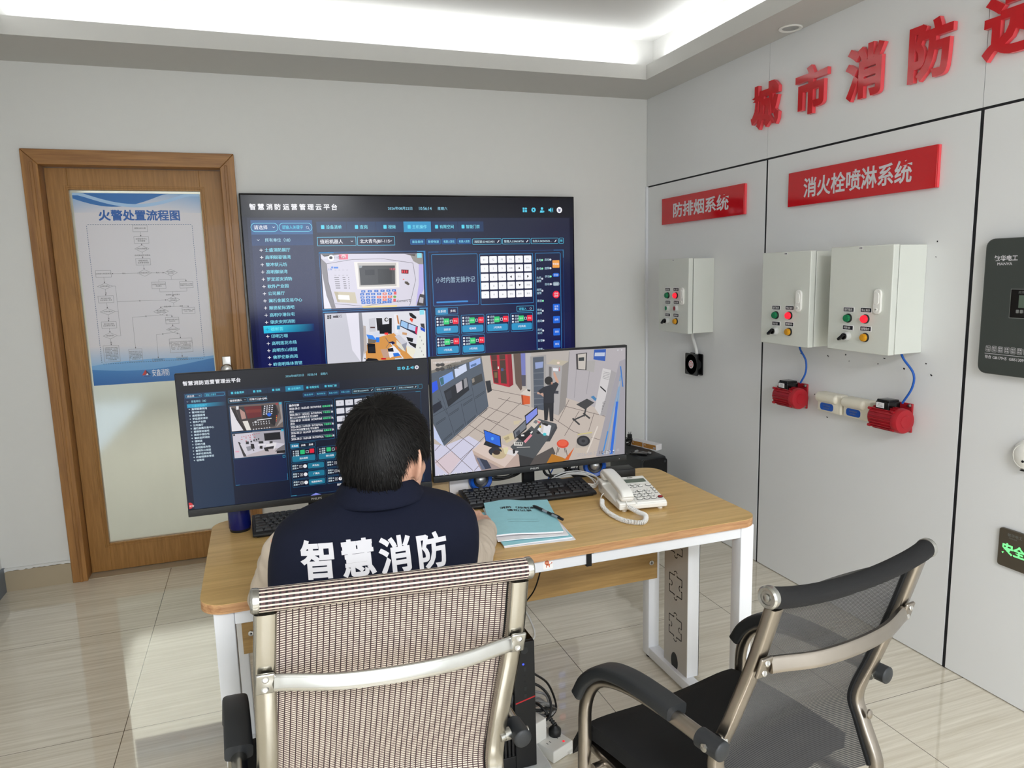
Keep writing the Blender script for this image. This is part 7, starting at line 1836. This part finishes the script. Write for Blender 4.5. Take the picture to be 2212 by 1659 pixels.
for k in range(7):
    cxx, cyy = -1.545 + random.uniform(-.02, .02), -1.965 + random.uniform(-.02, .02); ax = random.uniform(0, PI); tl = random.uniform(.2, .9)
    pts = []
    for i in range(10):
        a = 2 * PI * i / 10; u = V((math.cos(ax), math.sin(ax), 0)); v = V((-math.sin(ax) * math.cos(tl), math.cos(ax) * math.cos(tl), math.sin(tl))); r = random.uniform(.045, .062)
        p = V((cxx, cyy, .062)) + u * r * math.cos(a) + v * r * math.sin(a); p.z = max(.008, p.z); pts.append(p)
    b = MB(); b.tube(pts, .0042, n=7, k=5, closed=True); o = b.build('grey_cable_loop', 'grey_cable'); tag(o, 'grey cable loops in the tangle on the floor behind the power strip', 'cable', 'grey cables in the floor tangle')
cable([(-1.63, -2.0, .27), (-1.58, -2.04, .235), (-1.52, -2.02, .17), (-1.485, -2.0, .07), (-1.52, -2.03, .055)], .0036, 'black_cable', 'black cables curving over the grey tangle on the floor', 'black_cable', 'black cables over the floor tangle')
cable([(-1.63, -2.03, .215), (-1.57, -2.06, .20), (-1.535, -2.07, .15), (-1.55, -2.09, .10), (-1.60, -2.06, .075)], .0042, 'black_cable', 'black cables curving over the grey tangle on the floor', 'black_cable', 'black cables over the floor tangle')
cable([(-1.63, -2.03, .13), (-1.58, -2.06, .115), (-1.53, -2.05, .105), (-1.495, -2.02, .075)], .0038, 'black_cable', 'black cables curving over the grey tangle on the floor', 'black_cable', 'black cables over the floor tangle')
cable([(-1.63, -1.90, .42), (-1.60, -1.88, .37), (-1.565, -1.90, .30), (-1.585, -1.96, .20), (-1.60, -1.98, .10)], .0026, 'black_cable', 'thin black lead bulging out beside the tower under the desk')
cable([(-1.60, -1.90, .06), (-1.60, -1.86, .10), (-1.606, -1.86, .16), (-1.615, -1.88, .14)], .005, 'blue_cable', 'blue network cable beside the tower, near the floor tangle')
cable([(-1.530, -2.06, .69), (-1.535, -2.03, .60), (-1.545, -1.99, .50), (-1.56, -1.95, .44), (-1.60, -1.90, .36), (-1.625, -1.86, .30)], .0024, 'black_cable', 'thin black lead hanging from the desk front rail to the tower')
for k in range(3): cable([(-1.575 + .012 * k, -1.73, .40), (-1.585 + .012 * k, -1.735, .32), (-1.60 + .006 * k, -1.76, .25), (-1.63, -1.80, .20)], .0034, 'black_cable', 'black leads hanging below the wooden desk panel to the tower', 'black_cable', 'black leads below the desk panel')
cable([(-1.62, -1.62, .004), (-1.50, -1.52, .004), (-1.38, -1.46, .004), (-1.33, -1.40, .004), (-1.30, -1.25, .004), (-1.29, -1.1, .004)], .0035, 'white_cable', 'thin white cable lying on the floor tiles behind the desk')

# ---------------------------------------------------------------- office chairs
def chair(loc, yaw, lean, rz_, bw, bz, by, kw, kz, ky, aw, az, ay, style, label, sz=.485):
    t = thing('office_chair', label, 'chair', loc, yaw, 'office armchairs with chrome frames', ry=lean)
    metal = 'chrome' if style == 'brown' else 'dull_chrome'; net = 'weave' if style == 'brown' else 'black_net'
    hw = bw - .004; zt = rz_ - .022; CR = .80 if style == 'brown' else .76
    prof = [(.0, zt), (by, bz), (by + (ky - by) * .55, bz + (kz - bz) * .55), (ky, kz), (ky - .018, kz - .055), (ky - .055, sz - .03), (ky - .03, sz - .075), (ky + .06, sz - .09), (.48, sz - .065)]
    wids = [bw, bw, kw, kw, kw, kw, kw, kw, kw * .98]
    for s in (-1, 1):
        b = MB(); b.tube([(s * w_, y, z) for w_, (y, z) in zip(wids, prof)], 1, n=14, k=6, flat=((.036, .024) if style == 'brown' else (.029, .022)), up=(0, .93, .36)); b.lathe([(.010, 0), (.009, .003), (.003, .005)], (s * kw, ky - .03, kz - .035), (0, -1, .2), 14); b.build('frame_tube', metal, t, local=True)
    # fabric: roll, back panel
    b = MB(); n, m_ = 28, 20; L_ = .236; sag = .0 if style == 'brown' else .024
    def rollc(x): q = 1 - (x / L_) ** 2; return (-.004 + (0 if style == 'brown' else .0), rz_ - sag * max(0, q) ** .8)
    rows = [];
    for i in range(n + 1):
        x = -L_ + 2 * L_ * i / n; cy, cz = rollc(x); r1 = .0195 if style == 'brown' else .0185 - .002 * (1 - abs(x) / L_)
        rows.append([(x, cy + r1 * math.cos(2 * PI * k / m_), cz + r1 * math.sin(2 * PI * k / m_)) for k in range(m_ + 1)])
    vs = b.grid(rows)
    for i, row in enumerate(vs):
        for k, v in enumerate(row): b.uv[v] = (rows[i][k][0] + .5, k / m_ * .1225)
    b.build('top_roll', 'weave_roll' if style == 'brown' else 'black_fabric', t, local=True)
    for s in (-1, 1):
        b = MB(); cy, cz = rollc(s * L_); b.lathe([(r_ * CR, h_) for r_, h_ in ((.0245, -.004), (.0255, .0), (.0255, .006), (.022, .009), (.016, .0085), (.015, .0065), (.009, .0065), (.008, .009), (.003, .010))], (s * L_, cy, cz), (s, 0, 0), 32); b.build('end_cap', 'bright_chrome', t, local=True)
    b = MB(); rows = []; uvs = []
    pp = smooth_path([(0, y, z) for y, z in prof[:6]], 8); pp = pp[::-1] + [V((0, .004, rz_ - .016))]
    wf = lambda z: kw - .015 if z < kz else (kw + (bw - kw) * min(1, max(0, (z - kz) / (bz - kz)))) - .015
    acc = 0; 
    for i, p in enumerate(pp):
        if i: acc += (p - pp[i - 1]).length
        hwid = wf(p.z); row = []; uvr = []
        for k in range(17):
            x = -hwid + 2 * hwid * k / 16; dip = .018 * (1 - (x / hwid) ** 2) if style == 'brown' else .02 * (1 - (x / hwid) ** 2); zz = p.z
            if i == len(pp) - 1: zz = rollc(x)[1] - .010
            row.append((x, p.y + .010 + dip, zz)); uvr.append((x + .5, acc))
        rows.append(row); uvs.append(uvr)
    vs = b.grid(rows)
    for i, row in enumerate(vs):
        for k, v in enumerate(row): b.uv[v] = uvs[i][k]
    b.build('back_mesh', net, t, local=True)
    for s in (-1, 1):   # dark binding along the mesh edge
        b = MB(); b.tube([(s * (wf(p.z) + .002), p.y + .008, p.z) for p in pp[::4]], .006, n=6, k=2); b.build('edge_binding', 'black_fabric', t, local=True)
    # crossbar on the back with its screwed lugs
    b = MB(); X = bw + .006
    X = bw - .014; b.tube([(-X, by - .019, bz), (-X + .02, by - .024, bz), (-X * .5, by - .042, bz - .004), (0, by - .048, bz - .005), (X * .5, by - .042, bz - .004), (X - .02, by - .024, bz), (X, by - .019, bz)], 1, n=14, k=8, flat=(.013, .028), up=(0, .3, 1))
    for s in (-1, 1): b.box((s * (bw + .001), by - .0185, bz), (.030, .007, .040), M.Rotation(R_(14), 3, 'X'), .003)
    cb = b.build('crossbar', 'bright_chrome' if style == 'brown' else metal, t, local=True)
    for s in (-1, 1):
        for dz in (-.010, .010): b = MB(); b.lathe([(.0062, 0), (.0062, .002), (.004, .0035), (.0015, .003)], (s * (bw + .001), by - .0215 - dz * .25, bz + dz), (0, -.97, .25), 16); b.build('screw', 'silver', cb, local=True)
    # seat
    b = MB(); rows = []
    for i in range(15):
        v = i / 14; y = .13 + .37 * v; z = sz + .012 * math.sin(PI * v) - (.07 * max(0, (v - .82) / .18) ** 2); row = []
        for k in range(17): u = k / 16 * 2 - 1; row.append((u * .238 * (1 - .10 * max(0, v - .75)), y, z - .018 * (1 - u * u) - .012 * abs(u) ** 6))
        rows.append(row)
    b.grid(rows); b.grid([[(p[0], p[1], p[2] - .034) for p in r] for r in rows])
    for e in (0, -1): b.grid([rows[e], [(p[0], p[1], p[2] - .034) for p in rows[e]]]); b.grid([[r[e] for r in rows], [(r[e][0], r[e][1], r[e][2] - .034) for r in rows]])
    b.build('seat', 'black_fabric', t, local=True)
    # arms: tube from the back joint forward, down the front as the leg
    for s in (-1, 1):
        fz = az - .012
        path = [(s * aw, ay - .012, az), (s * aw, ay + .12, az + .004), (s * aw, ay + .235, az - .004), (s * aw, ay + .315, az - .035), (s * aw, ay + .352, az - .10), (s * aw, ay + .352, az - .20), (s * aw, ay + .345, .30), (s * aw, ay + .335, .05), (s * aw, ay + .31, .016), (s * aw, ay + .2, .013), (s * aw, -.05, .013)]
        b = MB(); b.tube(path, .0145, n=14, k=6); b.build('arm_tube', metal, t, local=True)
        b = MB(); b.cyl((s * aw, ay - .022, az), (s * aw, ay + .028, az), .0185, n=20); b.ell((s * aw, ay - .022, az), (.0185, .006, .0185)); b.build('arm_end_cap', 'dark_plastic', t, local=True)
        b = MB(); yk = ky - .01; b.cyl((s * (aw - .012), ay + .004, az), (s * (kw + .004), ay - .0, az - .004), .0085, n=14); b.cyl((s * (aw - .018), ay + .004, az), (s * (aw - .030), ay + .003, az - .001), .0125, n=18); b.lathe([(.0075, 0), (.0075, .003), (.003, .004)], (s * (aw + .018), ay + .002, az), (s, 0, 0), 14); b.build('arm_bolt', 'bright_chrome', t, local=True)
        b = MB(); pad = [(s * aw, ay + .088, az + .016), (s * aw, ay + .14, az + .019), (s * aw, ay + .22, az + .017), (s * aw, ay + .29, az - .0), (s * aw, ay + .340, az - .040), (s * aw, ay + .366, az - .085)]
        b.tube(pad, 1, n=18, k=6, flat=(.050, .030), up=(0, .25, 1)); b.build('armrest_pad', 'dark_plastic', t, local=True)
    b = MB()
    for y in (.10, .40): b.tube([(-kw, y, sz - .085), (kw, y, sz - .085)], .011, k=1, n=12)
    for s in (-1, 1): b.tube([(s * kw, .40, sz - .085), (s * aw, .40, sz - .085)], .010, k=1, n=10)
    b.tube([(-aw, -.05, .013), (aw, -.05, .013)], .0145, k=1, n=12); b.build('seat_rail', metal, t, local=True)
    return t
chair((-2.196, -2.874, 0), R_(3.19), R_(4.0), .983, .222, .841, .013, .216, .571, .07, .259, .618, .052, 'brown', 'brown and cream woven chair with chrome crossbar, holding the seated person', .47)
chair((-1.399, -3.096, 0), R_(12.94), R_(3.23), .960, .217, .827, .03, .218, .611, .10, .253, .659, .08, 'black', 'empty black mesh chair with tarnished chrome frame beside the right wall', .505)

# ---------------------------------------------------------------- the seated person
man = thing('person', 'seated person in a navy vest with white characters, seen from behind at the desk', 'person', (-2.14, -2.60, 0))
def limb(b, pts, rs, n=16):
    for (p, q), (r0, r1) in zip(zip(pts, pts[1:]), zip(rs, rs[1:])): b.cyl(p, q, r0, r1, n)
    for p, r in zip(pts, rs): b.ell(p, (r, r, r), None, n, 10)
def organic(b, name, m_, vox, it, parent, disp=0., dscale=.05, mats=None):
    # melt the shapes into one continuous skin
    o = b.build('tmp', m_, None); md = o.modifiers.new('r', 'REMESH'); md.mode = 'VOXEL'; md.voxel_size = vox; md.adaptivity = 0; md.use_smooth_shade = True
    sm = o.modifiers.new('s', 'SMOOTH'); sm.iterations = it; sm.factor = .5
    if disp:
        tx = bpy.data.textures.new('folds', 'CLOUDS'); tx.noise_scale = dscale; tx.noise_depth = 1
        dm_ = o.modifiers.new('d', 'DISPLACE'); dm_.texture = tx; dm_.strength = disp; dm_.mid_level = .5; dm_.texture_coords = 'LOCAL'
    me = bpy.data.meshes.new_from_object(o.evaluated_get(bpy.context.evaluated_depsgraph_get())); me.name = name
    bpy.data.objects.remove(o)
    me.transform(WM[parent.name].inverted()); me.materials.clear()
    for q in (mats or [m_]): me.materials.append(MT[q])
    me.polygons.foreach_set('use_smooth', [True] * len(me.polygons))
    r = bpy.data.objects.new(name, me); COL.objects.link(r); r.parent = parent; WM[r.name] = WM[parent.name]; return r
RING = [(.47, -2.575, .178, .12), (.55, -2.60, .182, .122), (.68, -2.612, .188, .118), (.80, -2.612, .202, .116), (.88, -2.606, .212, .114), (.935, -2.597, .216, .109), (.975, -2.587, .213, .102), (1.002, -2.577, .202, .092), (1.023, -2.568, .172, .080), (1.038, -2.562, .128, .070), (1.050, -2.56, .090, .064), (1.060, -2.558, .074, .062)]
CX = lambda z: -2.133 + (z - .9) * .13
def torso(b, inset=0., z0=0, z1=2, close=True, n=56):
    rows = []
    pr = smooth_path([(r[1], r[2], r[0]) for r in RING], 4); dp = smooth_path([(r[3], 0, r[0]) for r in RING], 4)
    for p, d in zip(pr, dp):
        if not z0 <= p.z <= z1: continue
        row = []
        for k in range(n):
            a = 2 * PI * k / n; c_, s_ = math.cos(a), math.sin(a); e = .72
            row.append((CX(p.z) + math.copysign(abs(c_) ** e, c_) * (p.y - inset), p.x + math.copysign(abs(s_) ** e, s_) * (d.x - inset), p.z))
        rows.append(row)
    vs = b.grid(rows, True)
    if close: b._f(vs[0][::-1]); b._f(vs[-1])
    return rows
HC_ = V((-2.093, -2.552, 1.126)); ya, pa_ = R_(-40), R_(-13)
hf = V((-math.sin(ya) * math.cos(pa_), math.cos(ya) * math.cos(pa_), math.sin(pa_))); hr = V((math.cos(ya), math.sin(ya), 0)); hu = hr.cross(hf)
HR = M((hr, hf, hu)).transposed()
hp = lambda x, y, z: HC_ + hr * x + hf * y + hu * z
S_R, E_R, W_R = V((-1.980, -2.575, .950)), V((-1.886, -2.440, .802)), V((-1.768, -2.185, .793))
S_L, E_L, W_L = V((-2.298, -2.562, .950)), V((-2.345, -2.440, .800)), V((-2.290, -2.175, .790))
b = MB(); torso(b, .016)
limb(b, [hp(0, -.018, -.05), V((-2.108, -2.57, 1.035)), V((-2.115, -2.578, .98))], [.052, .057, .066])
b.ell(hp(0, 0, .012), (.077, .096, .104), HR, 28, 18); b.ell(hp(0, .034, -.03), (.066, .068, .084), HR, 24, 16); b.ell(hp(0, .04, -.072), (.056, .052, .044), HR, 24, 14); b.ell(hp(0, .078, -.104), (.022, .018, .017), HR)
limb(b, [hp(0, .096, .008), hp(0, .106, -.018), hp(0, .114, -.034)], [.009, .011, .0125], 12); b.ell(hp(.011, .104, -.038), (.008, .010, .007), HR); b.ell(hp(-.011, .104, -.038), (.008, .010, .007), HR)
limb(b, [hp(-.05, .076, .026), hp(-.022, .092, .028), hp(.022, .092, .028), hp(.05, .076, .026)], [.010, .011, .011, .010], 10)
b.ell(hp(0, .094, -.062), (.024, .009, .006), HR); b.ell(hp(0, .093, -.072), (.021, .009, .0065), HR); b.ell(hp(.040, .066, -.022), (.022, .02, .022), HR); b.ell(hp(-.040, .066, -.022), (.022, .02, .022), HR)
for s in (-1, 1):   # ears: thin shell, rim, lobe
    eu = (hu * .97 - hf * .2).normalized(); eo = (hr * s * .80 - hf * .58).normalized(); en = eu.cross(eo); base = hp(s * .074, -.004, -.012); R3 = M((eo, en, eu)).transposed()
    b.ell(base + eo * .011, (.016, .0065, .028), R3)
    limb(b, [base + eu * .020 - eo * .004, base + eu * .031 + eo * .008, base + eu * .029 + eo * .020, base + eu * .014 + eo * .0255, base - eu * .006 + eo * .022, base - eu * .022 + eo * .013, base - eu * .031 + eo * .005], [.0045, .0048, .005, .0048, .0045, .0055, .006], 10)
def hand(b, W, d, s_, side):
    # palm, thumb and four fingers; s_ points to the little finger side
    u = V((0, 0, 1)); K = [W + d * (.094 - .004 * abs(i - 1)) + s_ * (-.028 + .019 * i) + u * (.004 - .004 * abs(i - 1.2)) for i in range(4)]
    for k in K: limb(b, [W + (k - W) * .12, k], [.021, .0125], 12)
    sets = [[(.036, .010), (.060, .002), (.080, -.012)], [(.040, .014), (.060, -.004), (.062, -.022)], [(.036, .010), (.050, -.010), (.046, -.026)], [(.028, .004), (.038, -.012), (.034, -.024)]]
    for i, (k, q) in enumerate(zip(K, sets)):
        sp = s_ * (.06 * (i - 1.3)); limb(b, [k] + [k + (d + sp) * a + u * h for a, h in q], [.0108, .0096, .0088, .0078] if i < 3 else [.0092, .0082, .0074, .0066], 12)
    limb(b, [W + d * .025 - s_ * .022, W + d * .058 - s_ * .048 - u * .008, W + d * .088 - s_ * .052 - u * .016, W + d * .108 - s_ * .046 - u * .021], [.017, .0125, .0108, .0088], 12)
for S_, E_, W_, sd, d, s_ in ((S_R, E_R, W_R, 1, V((.06, .99, -.04)), V((.99, -.06, -.10))), (S_L, E_L, W_L, -1, V((.18, .98, -.06)), V((-.98, .18, -.08)))):
    limb(b, [S_, S_.lerp(E_, .5), E_, E_.lerp(W_, .35), W_], [.052, .046, .040, .041, .026]); hand(b, W_, d.normalized(), s_.normalized(), sd)
for s in (-1, 1): limb(b, [V((-2.15 + s * .085, -2.60, .555)), V((-2.15 + s * .10, -2.30, .545)), V((-2.15 + s * .11, -2.12, .50)), V((-2.15 + s * .11, -2.09, .30)), V((-2.15 + s * .11, -2.08, .09))], [.085, .072, .055, .05, .036])
organic(b, 'body', 'skin', .0042, 4, man)
for s in (-1, 1):
    b = MB(); b.ell(hp(s * .031, .084, .004), (.0115, .0115, .0115), HR); b.mi = 1; b.ell(hp(s * .031, .0925, .003), (.0052, .0035, .0052), HR, 12, 8); b.build('eye', ['paper', 'black_ink'], man)
    b = MB(); b.tube([hp(s * .014, .100, .026), hp(s * .03, .100, .031), hp(s * .05, .082, .026)], [.002, .0035, .0015], n=6); b.build('eyebrow', 'hair', man)
# beige shirt: both sleeves down to the cuffs
b = MB()
for S_, E_, W_ in ((S_R, E_R, W_R), (S_L, E_L, W_L)):
    cuff = E_.lerp(W_, .90); inn = S_ + (V((-2.14, -2.58, .97)) - S_) * .3
    limb(b, [inn, S_ + V((0, 0, -.004)), S_.lerp(E_, .5), E_, E_.lerp(W_, .4), E_.lerp(W_, .75), cuff], [.058, .056, .053, .050, .047, .041, .037], 20)
organic(b, 'shirt', 'beige', .006, 5, man, .012, .045)
# navy vest with a grey band round the back
b = MB(); rows = torso(b, 0., .5, 1.058, False)
for f in b.b.faces:
    z = f.calc_center_median().z; f.material_index = 1 if .862 < z < .900 else 0
vest = b.build('vest', ['navy', 'vest_grey'], man, sharp=80)
sd = vest.modifiers.new('thick', 'SOLIDIFY'); sd.thickness = .004; sd.offset = -1
# collar: stand and folded-down fall
b = MB(); st = []; fl = []
cc_ = V((-2.113, -2.562, 0))
for k in range(33):
    a = R_(-250 + 320 * k / 32) ; ca, sa = math.cos(a), math.sin(a); back = max(0, -sa)
    st.append([cc_ + V((ca * r, sa * r * .92, z)) for r, z in ((.074, 1.038), (.070, 1.058 + .006 * back), (.068, 1.072 + .010 * back))])
    fl.append([cc_ + V((ca * r, sa * r * .94 + (.0 if sa > 0 else 0), z)) for r, z in ((.068, 1.074 + .010 * back), (.0745, 1.077 + .010 * back), (.083, 1.066 + .006 * back), (.094, 1.050 + .001 * back), (.099, 1.043 - .001 * back))])
b.grid([list(q) for q in st]); b.grid([list(q) for q in fl]); co = b.build('collar', 'navy', man, sharp=80)
sd = co.modifiers.new('thick', 'SOLIDIFY'); sd.thickness = .003
# white characters printed on the back: each point dropped onto the cloth
dg = bpy.context.evaluated_depsgraph_get(); dg.update()
vb = bmesh.new(); vb.from_mesh(vest.data); vb.transform(WM['person']); tree = BVHTree.FromBMesh(vb); vb.free()
b = MB()
for i, ch in enumerate('智慧消防'):
    P, F = bold(ch, .030); tb = bmesh.new(); vs = [tb.verts.new((p[0] - .486, p[1] - .38, 0)) for p in P]
    for f in F:
        try: tb.faces.new([vs[j] for j in f])
        except ValueError: pass
    bmesh.ops.triangulate(tb, faces=tb.faces[:])
    for _ in range(3):
        lng = [e for e in tb.edges if e.calc_length() > .12]
        if lng: bmesh.ops.subdivide_edges(tb, edges=lng, cuts=1)
        bmesh.ops.triangulate(tb, faces=tb.faces[:])
    mp = {}
    for v in tb.verts:
        x = -2.251 + .0728 * i + v.co.x * .066; z = .969 - .0036 * i + v.co.y * .066
        h = tree.ray_cast(V((x, -3.2, z)), V((0, 1, 0)))
        mp[v] = b.b.verts.new((h[0] if h[0] else V((x, -2.7, z))) + V((0, -.0016, 0)))
    for f in tb.faces: b._f([mp[v] for v in f.verts])
    tb.free()
b.build('back_lettering', 'white_ink', vest)
b = MB()
for s in (-1, 1): limb(b, [V((-2.15 + s * .08, -2.60, .555)), V((-2.15 + s * .10, -2.30, .55)), V((-2.15 + s * .11, -2.11, .51)), V((-2.15 + s * .11, -2.085, .30)), V((-2.15 + s * .11, -2.075, .07))], [.098, .085, .068, .064, .058])
b.ell((-2.15, -2.60, .57), (.165, .115, .09)); organic(b, 'trousers', 'trouser', .009, 4, man, .01, .06)
for s in (-1, 1):
    b = MB(); x = -2.15 + s * .11; rows = []
    for i in range(11):
        v = i / 10; y = -2.13 + .27 * v; wv = .042 * (max(.02, 1 - abs(2 * v - 1) ** 3)) ** .5; hv = (.085 - .045 * v) * (max(.05, 1 - max(0, (v - .8) / .2) ** 2)) ** .5
        rows.append([(x + wv * math.cos(PI * k / 10), y, .004 + hv * math.sin(PI * k / 10)) for k in range(11)])
    b.grid(rows); b.build('shoe', 'black_plastic', man)
# hair: dark cap plus thousands of short strands turning out from the crown whorl
whorl = V((.10, -.60, .78)).normalized()
HE = (.089, .107, .110); hc = lambda n_, k=1.: hp(n_.x * HE[0] * k, -.005 + n_.y * HE[1] * k, .016 + n_.z * HE[2] * k)
def hairy(n_):
    ax = abs(n_.x)
    if n_.y > .30 and n_.z < .50 - .10 * (1 - ax): return False
    if n_.y <= .30 and n_.z < -.80 + .55 * max(0, n_.y + .55): return False
    if ax > .70 and -.50 < n_.y < .34 and n_.z < .02: return False
    return True
b = MB(); N_, M_ = 64, 40; vs = [[None] * N_ for _ in range(M_)]
for i in range(M_):
    th = PI * (i + .5) / M_
    for j in range(N_):
        ph = 2 * PI * j / N_; n_ = V((math.sin(th) * math.cos(ph), math.sin(th) * math.sin(ph), math.cos(th)))
        if hairy(n_): vs[i][j] = b.b.verts.new(hc(n_, .985))
b.sm = True
for i in range(M_ - 1):
    for j in range(N_):
        q = [vs[i][j], vs[i][(j + 1) % N_], vs[i + 1][(j + 1) % N_], vs[i + 1][j]]
        if all(q): b._f(q)
if all(vs[0]): b._f(vs[0][::-1])
random.seed(21)
cnt = 0
while cnt < 26000:
    n_ = V((random.gauss(0, 1), random.gauss(0, 1), random.gauss(0, 1))).normalized()
    if not hairy(n_): continue
    dw = n_ - whorl; dist = dw.length
    if dist < .10 and random.random() < .75: continue
    cnt += 1
    t = (dw - n_ * dw.dot(n_)); t = t.normalized() if t.length > 1e-4 else V((1, 0, 0))
    sw = n_.cross(t); t = (t + sw * .55 * math.exp(-dist * 2.2) + V((0, .15, -.35)) * min(1, dist * .6) + V((random.gauss(0, .16), random.gauss(0, .16), random.gauss(0, .16)))); t = (t - n_ * t.dot(n_)).normalized()
    L_ = random.uniform(.24, .46) * (.55 + .45 * min(1, max(0, (n_.z + .9) / 1.2))); side = n_.cross(t) * random.uniform(.004, .009)
    lift = random.uniform(.01, .05) + (.05 if random.random() < .06 else 0)
    pts = [(n_, .985), ((n_ + t * L_ * .5).normalized(), 1.0 + lift), ((n_ + t * L_).normalized(), 1.0 + lift * random.uniform(.4, 1.3))]
    A = [b.b.verts.new(hc((q - side * w_).normalized(), k)) for (q, k), w_ in zip(pts, (1, .9, .12))]; B = [b.b.verts.new(hc((q + side * w_).normalized(), k)) for (q, k), w_ in zip(pts, (1, .9, .12))]
    for i in range(2): b._f([A[i], B[i], B[i + 1], A[i + 1]])
b.build('hair', 'hair', man, normals=False, sharp=180)
